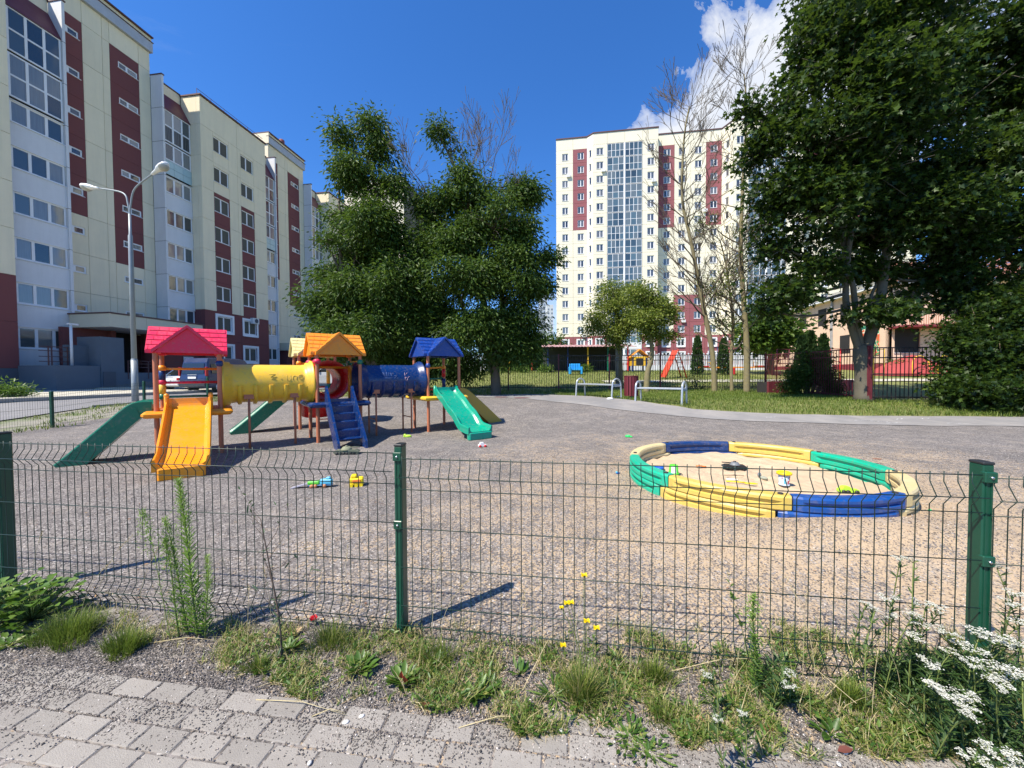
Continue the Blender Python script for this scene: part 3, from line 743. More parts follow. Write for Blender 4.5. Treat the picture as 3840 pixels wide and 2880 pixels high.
block = apartment_block()

# ---------------------------------------------------------------- sixteen-storey tower
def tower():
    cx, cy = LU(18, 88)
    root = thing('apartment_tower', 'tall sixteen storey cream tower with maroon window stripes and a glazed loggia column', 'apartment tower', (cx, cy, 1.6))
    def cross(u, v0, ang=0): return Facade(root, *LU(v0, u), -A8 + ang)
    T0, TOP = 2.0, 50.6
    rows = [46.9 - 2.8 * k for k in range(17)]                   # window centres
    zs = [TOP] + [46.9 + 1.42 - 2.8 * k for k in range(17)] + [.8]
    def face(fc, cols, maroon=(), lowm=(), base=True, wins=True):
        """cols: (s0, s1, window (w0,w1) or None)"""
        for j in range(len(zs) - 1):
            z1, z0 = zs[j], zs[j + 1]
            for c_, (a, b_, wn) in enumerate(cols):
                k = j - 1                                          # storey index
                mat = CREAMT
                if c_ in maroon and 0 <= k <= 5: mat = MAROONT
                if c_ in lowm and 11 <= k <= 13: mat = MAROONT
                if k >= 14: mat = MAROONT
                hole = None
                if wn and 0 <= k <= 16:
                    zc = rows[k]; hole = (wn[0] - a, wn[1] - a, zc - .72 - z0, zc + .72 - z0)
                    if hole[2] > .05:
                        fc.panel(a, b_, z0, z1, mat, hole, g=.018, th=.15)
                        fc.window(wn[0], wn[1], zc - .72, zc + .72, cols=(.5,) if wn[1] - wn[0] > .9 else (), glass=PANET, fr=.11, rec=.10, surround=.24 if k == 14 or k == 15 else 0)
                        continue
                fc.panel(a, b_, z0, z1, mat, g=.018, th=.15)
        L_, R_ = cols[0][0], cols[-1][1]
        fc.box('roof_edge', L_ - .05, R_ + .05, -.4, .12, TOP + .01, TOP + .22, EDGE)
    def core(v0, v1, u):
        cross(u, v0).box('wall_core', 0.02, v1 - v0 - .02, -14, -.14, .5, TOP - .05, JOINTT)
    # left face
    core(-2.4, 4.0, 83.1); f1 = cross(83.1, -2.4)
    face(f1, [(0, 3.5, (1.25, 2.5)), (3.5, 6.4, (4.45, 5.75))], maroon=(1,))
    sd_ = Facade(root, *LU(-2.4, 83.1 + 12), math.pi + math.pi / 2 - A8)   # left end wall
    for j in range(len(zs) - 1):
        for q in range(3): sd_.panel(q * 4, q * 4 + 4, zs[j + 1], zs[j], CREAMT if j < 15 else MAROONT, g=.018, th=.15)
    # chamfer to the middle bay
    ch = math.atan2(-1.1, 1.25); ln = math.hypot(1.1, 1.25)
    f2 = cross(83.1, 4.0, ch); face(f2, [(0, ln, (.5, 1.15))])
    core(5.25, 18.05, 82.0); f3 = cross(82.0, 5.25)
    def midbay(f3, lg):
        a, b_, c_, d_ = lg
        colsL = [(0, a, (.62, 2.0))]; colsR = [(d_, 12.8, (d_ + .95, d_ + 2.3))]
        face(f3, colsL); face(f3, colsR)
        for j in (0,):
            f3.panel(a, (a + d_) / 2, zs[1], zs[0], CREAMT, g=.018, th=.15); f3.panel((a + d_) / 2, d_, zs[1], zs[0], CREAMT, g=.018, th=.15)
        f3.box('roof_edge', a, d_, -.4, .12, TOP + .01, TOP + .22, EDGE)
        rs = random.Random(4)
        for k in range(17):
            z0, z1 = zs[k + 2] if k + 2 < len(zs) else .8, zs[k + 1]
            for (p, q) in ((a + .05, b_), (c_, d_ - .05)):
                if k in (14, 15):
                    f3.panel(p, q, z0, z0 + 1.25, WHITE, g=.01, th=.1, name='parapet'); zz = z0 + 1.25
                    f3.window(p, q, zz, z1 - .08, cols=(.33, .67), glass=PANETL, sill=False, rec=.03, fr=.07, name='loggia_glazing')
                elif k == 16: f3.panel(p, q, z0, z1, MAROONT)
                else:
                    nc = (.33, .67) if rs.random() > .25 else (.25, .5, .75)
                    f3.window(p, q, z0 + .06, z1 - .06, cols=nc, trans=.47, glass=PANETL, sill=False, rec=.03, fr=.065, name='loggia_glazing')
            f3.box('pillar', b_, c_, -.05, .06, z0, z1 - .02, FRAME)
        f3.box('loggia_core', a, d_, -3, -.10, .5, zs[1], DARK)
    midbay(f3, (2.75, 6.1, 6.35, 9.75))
    f3s = Facade(root, *LU(18.05, 82.0), math.pi / 2 - A8)
    for j in range(len(zs) - 1): f3s.panel(0, 2.5, zs[j + 1], zs[j], CREAMT if j < 15 else MAROONT, g=.018, th=.15)
    f3s.box('roof_edge', 0, 2.5, -.2, .1, TOP + .01, TOP + .22, EDGE)
    # recessed face with four window columns
    core(18.05, 31.0, 84.5); f4 = cross(84.5, 18.07)
    face(f4, [(0, 3.72, (1.6, 2.95)), (3.72, 6.9, (4.55, 5.9)), (6.9, 9.85, (7.7, 9.05)), (9.85, 12.85, (10.7, 12.05))], maroon=(0, 3), lowm=(1, 2))
    ch2 = math.atan2(-2.5, 1.2); ln2 = math.hypot(2.5, 1.2)
    f5 = cross(84.5, 30.92, ch2); face(f5, [(0, ln2, (.9, 1.75))])
    core(32.1, 44.9, 82.0); f6 = cross(82.0, 32.1); midbay(f6, (2.75, 6.1, 6.35, 9.75))
    f6s = Facade(root, *LU(44.9, 82.0), math.pi / 2 - A8)
    for j in range(len(zs) - 1): f6s.panel(0, 2.5, zs[j + 1], zs[j], CREAMT if j < 15 else MAROONT, g=.018, th=.15)
    core(44.95, 66, 84.5); f7 = cross(84.5, 44.97)
    face(f7, [(0, 3.72, (1.6, 2.95)), (3.72, 6.9, (4.55, 5.9)), (6.9, 9.85, (7.7, 9.05)), (9.85, 12.85, (10.7, 12.05)), (12.85, 16.5, (13.9, 15.25)), (16.5, 20.5, (17.9, 19.25))], maroon=(0, 3))
    # roof deck and air conditioners
    for fc, s, k in ((f1, 2.2, 1), (f3, 1.6, 1), (f4, 9.3, 4), (f4, 5.2, 12), (f1, 5.3, 13), (f3, 11.5, 2)):
        fc.box('air_conditioner', s, s + .8, .0, .4, rows[k] - 1.5, rows[k] - .95, WHITE)
    return root
tow = tower()
for o in MARKED:
    for k in ('_s', '_d', '_z'):
        if k in o: del o[k]

# ---------------------------------------------------------------- two far pale towers between the trees
for i, (px0, px1, pt, Y, lab) in enumerate(((2026, 2054, 1098, 330, 'distant pale grey tower block seen left of the cream tower, the taller of the two'), (2052, 2076, 1142, 300, 'distant lower white tower block just beside the cream tower edge'))):
    a, b_ = W(px0, 1390, Y), W(px1, 1390, Y); zt = W(px0, pt, Y).z
    root = thing('distant_tower', lab, 'tower block', (a.x, Y, 1.5), 0, 'distant towers')
    MB().box(0, b_.x - a.x, 0, 14, -2, zt - 1.5).build('wall', M('distant_wall%d' % i, ((.36, .40, .45), (.50, .52, .54))[i], .9, .05, .1), root)
    wme = MB().box(0, 1.2, -.05, 0, 0, 1.4).mesh('window', M('distant_window', (.16, .19, .24), .3, .05))
    for z in np.arange(4, zt - 4, 3.0):
        for x in np.arange(.6, b_.x - a.x - 1.4, 2.6): put('window', wme, root, (x, 0, z))

# ---------------------------------------------------------------- peach kindergarten on the right
def kindergarten():
    PE = M('peach_render', (.80, .56, .40), .9, .06, 1.5, .3, 50, dirt=(.5, .33, .22), dirtk=.2)
    RED = M('red_plinth', (.22, .03, .04), .85, .12, 3)
    x0, y0 = LU(34 * CA, 0)
    P = W(3326, 1390, 31.0); v0 = P.x * CA - P.y * SA; u0 = P.x * SA + P.y * CA
    gz = 1.55
    root = thing('kindergarten', 'two storey peach kindergarten with red tiled roof behind the maple tree', 'building', (P.x, P.y, gz))
    side = Facade(root, *LU(v0, u0 + 26), -math.pi / 2 - A8)      # faces left, s towards the viewer
    front = Facade(root, *LU(v0, u0), -A8)
    top = gz + 6.7
    side.box('wall_core', 0, 26, -.3, -.12, gz - 1.5, top - .1, DARK); front.box('wall_core', 0, 20, -14, -.12, gz - 1.5, top - .1, DARK)
    for j, (z0, z1) in enumerate(((gz - .6, gz + .5), (gz + .5, gz + 3.5), (gz + 3.5, top))):
        for k in range(8):
            a, b_ = k * 3.25, k * 3.25 + 3.25
            if j == 0: side.panel(a, b_, z0, z1, RED, g=.0, th=.12, d=.03); continue
            zc = z0 + (1.0 if j == 1 else .95)
            side.panel(a, b_, z0, z1, PE, (1.0, 2.3, zc - z0, zc + 1.7 - z0), g=.0, th=.2)
            side.window(a + 1.0, a + 2.3, zc, zc + 1.7, cols=(.5,), glass=PANE, fr=.07, rec=.16)
        for k in range(6):
            a, b_ = k * 3.4, k * 3.4 + 3.4
            if j == 0: front.panel(a, b_, z0, z1, RED, g=0, th=.12, d=.03); continue
            zc = z0 + .8; wide = (.5, 2.3)
            front.panel(a, b_, z0, z1, PE, (wide[0], wide[1], zc - z0, zc + 1.95 - z0), g=0, th=.2)
            front.window(a + wide[0], a + wide[1], zc, zc + 1.95, cols=(.5,), trans=.72, glass=PANE, fr=.07, rec=.16)
    front.box('balcony_floor', 0, 4.0, 0, 1.6, gz + 3.2, gz + 3.36, RED)
    for q in np.arange(0, 4.01, .16): front.box('baluster', q, q + .03, 1.53, 1.56, gz + 3.36, gz + 4.3, M('balcony_bar', (.45, .22, .12), .6))
    front.box('balcony_rail', 0, 4.03, 1.5, 1.58, gz + 4.3, gz + 4.36, RED)
    # outside stair
    for q in range(12): front.box('stair_step', 4.0 + q * .28, 4.3 + q * .28, .2, 1.5, gz + 3.1 - q * .26, gz + 3.16 - q * .26, RED)
    for sgn in (0, 1):
        s = side if sgn == 0 else front; ln = 26 if sgn == 0 else 20
        s.box('eave_board', -.2, ln + .2, -.1, .45, top, top + .2, FRAME)
    # hipped tiled roof
    TI = M('rusty_roof_tiles', (.30, .12, .07), .85, .25, 2.5, .8, 30, dirt=(.14, .07, .05), dirtk=.5)
    for k in range(7):
        for q in range(10):
            h0, h1 = k * .42, k * .42 + .5
            front.poly('roof_tile_row', [[(q * 2 - .2 + h0 * 0, .5 - k * .85, top + .22 + h0), (q * 2 + 1.8, .5 - k * .85, top + .22 + h0), (q * 2 + 1.8, .5 - k * .85 - .95, top + .14 + h1), (q * 2 - .2, .5 - k * .85 - .95, top + .14 + h1)]], TI)
    SL = M('grey_slate_roof', (.13, .125, .13), .8, .15, 3, .5, 40)
    for k in range(4):
        for q in range(9):
            side.poly('roof_tile_row', [[(q * 2.9 - .2, .5 - k * .85, top + .22 + k * .35), (q * 2.9 + 2.7, .5 - k * .85, top + .22 + k * .35), (q * 2.9 + 2.7, -.45 - k * .85, top + .14 + k * .35 + .42), (q * 2.9 - .2, -.45 - k * .85, top + .14 + k * .35 + .42)]], SL)
    side.box('drainpipe', 19.4, 19.55, .02, .17, gz, top, M('grey_pipe', (.3, .31, .32), .5))
    # painted wall picture: plain coloured shapes
    m, nt, b, pos, obj = newmat('wall_picture')
    nn = nnoise(nt, pos, 1.6, 2, .4, 1.2)
    c = nramp(nt, nn, [(0, (.02, .12, .10)), (.36, (.05, .28, .12)), (.45, (.75, .72, .55)), (.52, (.70, .12, .04)), (.60, (.08, .30, .10)), (1, (.05, .12, .3))])
    nt.links.new(c, b.inputs['Base Color']); b.inputs['Roughness'].default_value = .8
    for e_ in nt.nodes:
        if e_.type == 'VALTORGB': e_.color_ramp.interpolation = 'CONSTANT'
    side.box('wall_picture', 22.3, 25.2, .02, .06, gz + 1.2, gz + 3.8, m)
    return root
kin = kindergarten()
for o in MARKED:
    for k in ('_s', '_d', '_z'):
        if k in o: del o[k]
# ================================================================== NEAR MESH FENCE
GRN = M('green_fence_paint', (.006, .062, .034), .38, .12, 8, .05, dirt=(.04, .11, .07), dirtk=.2)
WIRE = M('green_wire', (.007, .028, .019), .45, .1, 10)
BOLT = M('steel_bolt', (.6, .6, .6), .3, .1, 10, metal=1)
def near_fence():
    root = thing('mesh_fence', 'green wire mesh fence with folded edges and square posts across the foreground', 'fence', (-.5755, 1.92, 0))
    o0 = Vector((-.554, 1.918, 0))
    def at(t, d=0, z=0): return fd * t + fn * d + Vector((0, 0, z))     # relative to the middle post
    posts = [(-5.03, .99), (-2.53, .98), (0, .964), (2.54, .945), (5.03, .93)]
    pme = MB().bbox(-.02, .02, 0, .06, -.3, 1.0, .004)
    for t, h in posts:
        mb = MB().bbox(-.02, .02, .0, .06, -.3, h - .004, .004)
        mb.box(-.011, -.007, -.003, 0, -.3, h - .03); mb.box(.007, .011, -.003, 0, -.3, h - .03)
        p = mb.build('post', GRN, root, at(t), -A8)
        MB().bbox(-.0215, .0215, -.002, .0615, h - .006, h + .006, .003).build('cap', M('black_cap', (.02, .022, .022), .5), p)
        zs = (h - .055, h - .40) if t > -3 else (h - .06, h - .40)
        for z in zs:
            c = MB().bbox(-.0225, .0225, -.012, .012, z - .022, z + .022, .003).build('clamp', GRN, p)
            MB().lathe([(.001, .006), (.005, .006), (.006, .003), (.006, 0)], 8, Matrix.Translation((0, -.012, z)) @ Matrix.Rotation(math.pi / 2, 4, 'X')).build('bolt', BOLT, p)
    # wire profile: folds stand 2.5 cm towards the viewer
    offs = [.027, -.057, -.126, -.322, -.519, -.715, -.794, -.866]
    def wires(t0, t1, top, k):
        zt = [top + o - .027 for o in offs]
        prof = [(0, zt[0] + .012), (0, zt[0] - .03), (-.031, zt[1]), (0, zt[2] + .028), (0, zt[5] - .03), (-.031, zt[6]), (0, zt[7] + .01), (0, zt[7] - .035)]
        vm = MB().tube([(0, a, z) for a, z in prof], .0021, 5, smooth=True).mesh('vertical_wire', WIRE)
        hm = MB().tube([(0, 0, 0), (t1 - t0, 0, 0)], .0023, 5).mesh('horizontal_wire', WIRE)
        pn = put('mesh_panel', MB().tube([(0, 0, zt[0]), (t1 - t0, 0, zt[0])], .0024, 5).mesh('mesh_panel', WIRE), root, at(t0, -.008), -A8)
        for i, z in enumerate(zt[1:]): put('horizontal_wire', hm, pn, (0, -.035 if i in (0, 5) else -.004, z))
        n = int(round((t1 - t0) / .05))
        for i in range(n): put('vertical_wire', vm, pn, (.012 + i * .05, 0, 0))
    wires(-5.01, -2.54, .955, 0); wires(-2.52, -.012, .927, 1); wires(.012, 2.51, .900, 2); wires(2.54, 4.99, .888, 3)
near_fence()

# low green fence along the left road
def road_fence():
    root = thing('mesh_fence', 'low green wire mesh fence between the gravel and the left road', 'fence', (-11.65, 9.7, H(-11.65, 9.7)))
    pts = [(-11.62, 7.3), (-11.65, 9.72), (-11.63, 12.15), (-11.56, 14.6), (-11.3, 17.1), (-11.0, 19.6), (-10.6, 22.1)]
    for i, (x, y) in enumerate(pts):
        z = H(x, y)
        MB().bbox(-.03, .03, -.03, .03, -.3, .92, .004).build('post', GRN, root, Vector((x, y, z)) - root.location)
        if i + 1 < len(pts):
            x2, y2 = pts[i + 1]; d = Vector((x2 - x, y2 - y, 0)); ln = d.length; a = math.atan2(d.y, d.x); z2 = H(x2, y2)
            mb = MB()
            for k in range(int(ln / .05)):
                t = .03 + k * .05; zz = (z2 - z) * t / ln
                mb.add([(t - .002, 0, zz + .03), (t + .002, 0, zz + .03), (t + .002, 0, zz + .88), (t - .002, 0, zz + .88), (t, .004, zz + .03), (t, .004, zz + .88)], [(0, 1, 2, 3), (1, 4, 5, 2), (4, 0, 3, 5)])
            for zz in (.05, .12, .3, .5, .7, .8, .87): mb.tube([(0, .003, zz), (ln, .003, zz + z2 - z)], .003, 4)
            mb.build('mesh_panel', WIRE, root, Vector((x, y, z)) - root.location, a)
road_fence()

# ================================================================== PLAY STRUCTURE
PY = Mplastic('plastic_yellow', (.84, .50, .03), .25); PO = Mplastic('plastic_orange', (.85, .30, .006), .12, .33)
PB = Mplastic('plastic_blue', (.001, .026, .125), .04, .3); PG = Mplastic('plastic_green', (.0, .15, .08), .12, .32)
PR = Mplastic('plastic_red', (.62, .01, .012), .1, .3); PP = Mplastic('plastic_pink', (.72, .015, .07), .25, .45)
PBL = Mplastic('plastic_pale_yellow', (.74, .62, .26), .6, .6); POR = Mplastic('roof_orange', (.80, .26, .004), .2, .4)
PBR = Mplastic('roof_blue', (.003, .045, .26), .12, .4); PGL = Mplastic('plastic_bright_green', (.0, .30, .185), .15, .3)
PYD = Mplastic('plastic_mustard', (.50, .30, .03), .2, .5)
POST = M('salmon_post', (.48, .155, .07), .55, .14, 4, .1, 60, dirt=(.30, .11, .06), dirtk=.4)
A0 = math.atan2(.6, .8)
def play_structure():
    ox, oy = -5.6, 6.05
    root = thing('play_structure', 'large plastic play structure with four roofed towers, tunnels and slides on the gravel', 'play structure', (ox, oy, 0), A0)
    S = .80; DZ = .76
    def tower(tx, ty, deckm, roofm, post_top=1.74, name='roof', spikes=None, edz=0):
        T = {}
        pm = MB().lathe([(.034, -.3), (.034, post_top + edz)], 14)
        pm.f.append(tuple(range(14))) if False else None
        for i, (a, b) in enumerate(((0, 0), (S, 0), (0, S), (S, S))):
            T[i] = pm.build('post', POST, root, (tx + a, ty + b, 0))
        d = MB().bbox(tx - .17, tx + S + .17, ty - .17, ty + S + .17, DZ + edz - .10, DZ + edz, .035).build('deck', deckm, root)
        MB().box(tx + .03, tx + S - .03, ty + .03, ty + S - .03, DZ + edz + .001, DZ + edz + .012).build('deck_board', POST, d)
        # cross-gable roof
        hw = S / 2 + .115; gw = S / 2 + .035; az = .41; ez = 1.72 + edz
        g = np.concatenate([np.linspace(-hw, -gw, 3), np.linspace(-gw, gw, 25)[1:-1], np.linspace(gw, hw, 3)]); n = len(g) - 1
        def rh(x, y): return az * max(1 - abs(x) / gw, 1 - abs(y) / gw)
        mb = MB(); m_ = n + 1; vs = [(x, y, ez + rh(x, y)) for y in g for x in g]; fs = []
        for j in range(n):
            for i in range(n):
                xc, yc = abs(g[i] + g[i + 1]) / 2, abs(g[j] + g[j + 1]) / 2
                if xc > gw and yc > gw: continue
                a = j * m_ + i; q = [a, a + 1, a + m_ + 1, a + m_]
                if (i < n / 2) == (j < n / 2): fs += [(q[0], q[1], q[2]), (q[0], q[2], q[3])]
                else: fs += [(q[0], q[1], q[3]), (q[1], q[2], q[3])]
        mb.add(vs, fs); mb.add([(x, y, z - .045) for x, y, z in vs], [tuple(reversed(f)) for f in fs])
        ec = {}
        for f in fs:
            for u, w_ in zip(f, f[1:] + f[:1]): ec[(u, w_)] = 1
        for (u, w_) in ec:
            if (w_, u) not in ec: mb.f.append((w_, u, u + m_ * m_, w_ + m_ * m_)); mb.sm.append(False)
        rf = mb.build('roof', roofm, root, (tx + S / 2, ty + S / 2, 0))
        gb = MB()
        for (ax, sg) in ((0, 1), (0, -1), (1, 1), (1, -1)):
            d1, d0 = sg * (hw - .05), sg * (hw - .075)
            pts = [(-gw + .02, ez - .035), (gw - .02, ez - .035), (0, ez + az - .05)]
            vs = [((u, dd, z) if ax == 0 else (dd, u, z)) for dd in (d1, d0) for u, z in pts]
            gb.add(vs, [(0, 1, 2), (5, 4, 3), (0, 3, 4, 1), (1, 4, 5, 2), (2, 5, 3, 0)])
        for p, q in (((-hw, -hw), (hw, -hw)), ((hw, -hw), (hw, hw)), ((hw, hw), (-hw, hw)), ((-hw, hw), (-hw, -hw))): pass
        # corner blocks closing the eaves
        for sx in (-1, 1):
            for sy in (-1, 1): gb.bbox(min(sx * gw, sx * (gw - .10)), max(sx * gw, sx * (gw - .10)), min(sy * gw, sy * (gw - .10)), max(sy * gw, sy * (gw - .10)), ez - .05, ez + .006, .01)
        gb.build('gable', roofm, rf)
        sl = az / gw
        for ax in (0, 1):
            for sa in (-1, 1):                               # slope faces sa along axis b
                for half in (-1, 1):
                    for r in range(5):
                        b0, b1 = gw * (r + .06) / 5, gw * (r + 1) / 5 - .004       # distance from the ridge
                        t = b0 + .01 + (.055 if r % 2 else 0); first = True
                        while t < hw - .012:
                            t1 = min(t + .115, hw - .006)
                            if t1 - t > .02:
                                i0 = t if not first else t; 
                                quad = [(max(t, b0), b0), (t1, b0), (t1, min(b1, t1)), (max(t, min(b1, t1 - .001)), min(b1, t1))]
                                vs = []
                                for lift in (.002, .011):
                                    for (u, w_) in quad:
                                        X, Yy = half * u, sa * w_
                                        if ax: X, Yy = Yy, X
                                        vs.append((X, Yy, ez + az - sl * w_ + lift * (.6 + .8 * (w_ - b0) / (b1 - b0))))
                                mq = MB().add(vs, [(0, 1, 2, 3), (4, 5, 6, 7), (0, 1, 5, 4), (1, 2, 6, 5), (2, 3, 7, 6), (3, 0, 4, 7)])
                                mq.build('shingle', roofm, rf)
                            first = False; t = t1 + .006
        return T, rf
    T1, _ = tower(0, 0, PO, PP)
    T2, _ = tower(2.3, 0, PB, POR, edz=.03)
    T3, _ = tower(4.6, 0, PY, PBR, edz=.06)
    T4, _ = tower(2.3, 2.2, PY, PBL, edz=.10)
    # tunnels (axis along +x from p, or +y)
    def tunnel(p, ln, mat, ax='x', rad=.345, nm='tunnel', legs=()):
        rot = Matrix.Rotation(math.pi / 2, 4, 'Y') if ax == 'x' else Matrix.Rotation(-math.pi / 2, 4, 'X')
        Tm = Matrix.Translation(p) @ rot
        prof = [(rad + .085, -.0), (rad + .09, .03), (rad + .05, .045), (rad + .045, .11), (rad + .01, .125), (rad, .2)]
        prof += [(rad, ln * k / 6) for k in range(2, 5)] + [(rad, ln - .2), (rad + .01, ln - .125), (rad + .045, ln - .11), (rad + .05, ln - .045), (rad + .09, ln - .03), (rad + .085, ln)]
        prof += [(rad - .025, ln), (rad - .025, ln * .5), (rad - .025, 0), (rad + .085, 0)]
        o = MB().lathe(prof, 40, Tm).build(nm, mat, root)
        rb = MB()
        # moulded ribs on the lower half
        n = 5
        for k in range(n):
            t = .25 + (ln - .5) * k / (n - 1)
            if ax == 'x': a0, a1 = -.62 * math.pi, .62 * math.pi
            a0, a1 = (-.5 * math.pi, .5 * math.pi)
            pr = [(rad - .01, t - .04), (rad + .035, t - .028), (rad + .04, t), (rad + .035, t + .028), (rad - .01, t + .04)]
            # in the lathe frame the downward direction is +x for a tunnel along x, +y otherwise
            off = 0 if ax == 'x' else math.pi / 2
            rb.lathe(pr, 18, Tm, a0=a0 * .95 + off, a1=a1 * .95 + off)
            for sg in (-1, 1):
                aa = sg * .475 * math.pi + off; c, s = math.cos(aa), math.sin(aa)
                tri = [(c * (rad - .01), s * (rad - .01), t - .04), (c * (rad + .035), s * (rad + .035), t - .028), (c * (rad + .035), s * (rad + .035), t + .028), (c * (rad - .01), s * (rad - .01), t + .04)]
                rb.add([Tm @ Vector(q) for q in tri], [(0, 1, 2, 3)])
        rb.build('rib', mat, o)
        for (t, two) in legs:
            q = Vector(p) + Vector((t, 0, 0))
            for sy in ((-.26, .26) if two else (-.26,)):
                lg = MB().tube([(q.x, q.y + sy, -.3), (q.x, q.y + sy, q.z - .16)], .02, 8)
                lg.box(q.x - .075, q.x + .075, q.y + sy * 1.02 - .02, q.y + sy * 1.02 + .02, q.z - rad * .80, q.z - rad * .45)
                lg.build('tunnel_leg', POST, root)
            if two: MB().tube([(q.x, q.y - .26, .35), (q.x, q.y + .26, .35)], .012, 6).build('tunnel_brace', POST, root)
        return o
    cz = 1.17
    t1 = tunnel((S + .03, S / 2, cz), 2.3 - S - .06, PY, 'x', legs=((.38, False), (1.10, False)))
    t2 = tunnel((2.3 + S + .03, S / 2, cz + .02), 2.3 - S - .06, PB, 'x', legs=((.33, True), (1.12, True)))
    t3 = tunnel((2.3 + S / 2, S + .03, cz + .03), 2.2 - S - .06, PR, 'y')
    # scratched writing and doodles on the tunnels
    def scribble(o, strokes, mat, x0, ang0, cx, cy, czz, rad, sc=1.0):
        mb = MB()
        for st in strokes:
            pts = []
            for u, v in st:
                a = ang0 + v * sc / rad; pts.append((x0 + u * sc, cy - math.cos(a) * (rad + .003), czz + math.sin(a) * (rad + .003)))
            mb.tube(pts, .0035, 4)
        mb.build('scribble', mat, o)
    PEN = M('marker_grey', (.46, .33, .08), .8); PINK = M('marker_pink', (.75, .50, .55), .8); LTB = M('scratch_pale_blue', (.12, .20, .42), .8)
    def circ(x, y, r, n=14, a=2 * math.pi): return [(x + r * math.cos(a * k / n), y + r * math.sin(a * k / n)) for k in range(n + 1)]
    scribble(t1, [[(0, .03), (0, -.06), (.04, -.08), (.06, -.05), (.06, .03)], [(.1, -.06), (.1, .0), (.13, .02), (.17, .0), (.16, -.06)], circ(.24, -.01, .05), circ(.24, -.01, .03), [(.22, 0), (.26, 0)]], PEN, S + 1.0, .35, 0, S / 2, cz, .345)
    scribble(t1, [[(0, .05), (.1, .05), (.02, 0), (.12, .0), (.03, -.04), (.11, -.05)], [(.18, -.04), (.2, -.04)]], PEN, S + .72, .35, 0, S / 2, cz, .345)
    scribble(t2, [[(0, .0), (0, .09), (.03, .05), (.06, .09)], [(.0, -.02), (.05, -.02), (.05, -.08), (0, -.08), (0, -.02)], [(.07, -.03), (.1, .0)], [(.03, -.12), (.03, -.13)]], PINK, 3.1 + .98, .25, 0, S / 2, cz + .02, .345)
    scribble(t2, [[(0, .1), (.02, .0), (.04, .08), (.06, .0), (.08, .1)], [(.1, 0), (.12, .1), (.14, 0)], [(.17, 0), (.17, .08), (.21, .06), (.17, .04), (.22, 0)], [(-.02, -.03), (.2, -.03)], [(.24, .02), (.3, .02), (.24, -.04), (.3, -.04)]], LTB, 3.1 + .5, .25, 0, S / 2, cz + .02, .345)
    # slides: path of (out, height) with the channel normal
    def slide(p, rz, path, mat, hw=.27, wall=.11, under=.04, nm='slide', lip=.035):
        pts = [Vector((0, a, b)) for a, b in path]; pp = spline(pts, 4); P = []
        for i, q in enumerate(pp):
            d = (pp[min(i + 1, len(pp) - 1)] - pp[max(i - 1, 0)]).normalized(); P.append(((-q.y, q.z), (d.z * 1.0, d.y)))   # runs towards -y
        loop = [(-hw - lip, -under), (hw + lip, -under), (hw + lip, wall - .012), (hw + lip - .010, wall + .004), (hw + .008, wall + .004), (hw, wall - .012), (hw - .012, .03), (hw - .05, .0), (-hw + .05, .0), (-hw + .012, .03), (-hw, wall - .012), (-hw - .008, wall + .004), (-hw - lip + .010, wall + .004), (-hw - lip, wall - .012)]
        T_ = Matrix.Translation(p) @ Matrix.Rotation(rz, 4, 'Z')
        o = MB().sweep(P, loop, T_).build(nm, mat, root); return o
    s1 = slide((S / 2, -.10, 0), 0, [(-.03, .96), (.0, .84), (.12, .77), (.5, .57), (1.0, .33), (1.3, .21), (1.52, .17), (1.62, .165)], PO, .255, .10, .05)
    e1 = MB().bbox(S / 2 - .24, S / 2 + .24, -1.74, -1.62, -.01, .16, .02).build('slide_foot', PO, s1)
    for sg in (-1, 1):
        MB().tube([(S / 2 + sg * .275, -.07, .74), (S / 2 + sg * .275, -.075, 1.0)], [.035, .03], 10).build('slide_handle', PO, s1)
        MB().lathe([(.001, .04), (.028, .03), (.034, 0), (.03, -.03)], 10, Matrix.Translation((S / 2 + sg * .275, -.075, 1.0))).build('slide_handle', PO, s1)
    s2 = slide((-.12, .42, 0), -math.pi / 2, [(-.05, .86), (.1, .86), (.22, .80), (.5, .50), (.90, .07), (.98, .0)], PG, .25, .055, .20)
    s3 = slide((4.6 + S / 2, -.10, 0), 0, [(-.03, 1.02), (.0, .93), (.12, .84), (.35, .72), (.6, .55), (.85, .42), (1.1, .22), (1.35, .17), (1.5, .16)], PGL, .25, .10, .04)
    MB().bbox(4.6 + S / 2 - .27, 4.6 + S / 2 + .27, -1.62, -1.50, -.01, .15, .02).build('slide_foot', PGL, s3)
    for sg in (-1, 1): MB().tube([(4.6 + S / 2 + sg * .27, -.07, .78), (4.6 + S / 2 + sg * .27, -.075, 1.06)], [.034, .028], 10).build('slide_handle', PGL, s3)
    s4 = slide((4.6 + S + .12, .45, 0), math.pi / 2, [(-.08, .92), (.1, .91), (.22, .86), (.6, .56), (1.1, .13), (1.25, .0)], PYD, .25, .06, .22)
    s5 = slide((2.3 - .12, 2.2 + .42, 0), -math.pi / 2, [(-.05, .92), (.1, .92), (.24, .86), (.7, .44), (1.12, .07), (1.22, .0)], PG, .25, .055, .20)
    # blue step ladder at tower 2
    lx = 2.3 + S / 2; L0, L1 = (-.12, 1.0), (-.92, .02)
    lad = MB()
    for sg in (-1, 1):
        x = lx - .03 + sg * .235
        prof = [(-.09, 1.08), (-.14, 1.1), (-.19, 1.02), (-1.05, .12), (-1.07, -.02), (-.80, -.02), (-.12, .70), (-.07, .78)]
        Tm = Matrix(((0, 0, 1, x - .022), (1, 0, 0, 0), (0, 1, 0, 0), (0, 0, 0, 1)))
        lad.prism(prof, 0, .044, Tm)
    ladder = lad.build('step_ladder', PB, root)
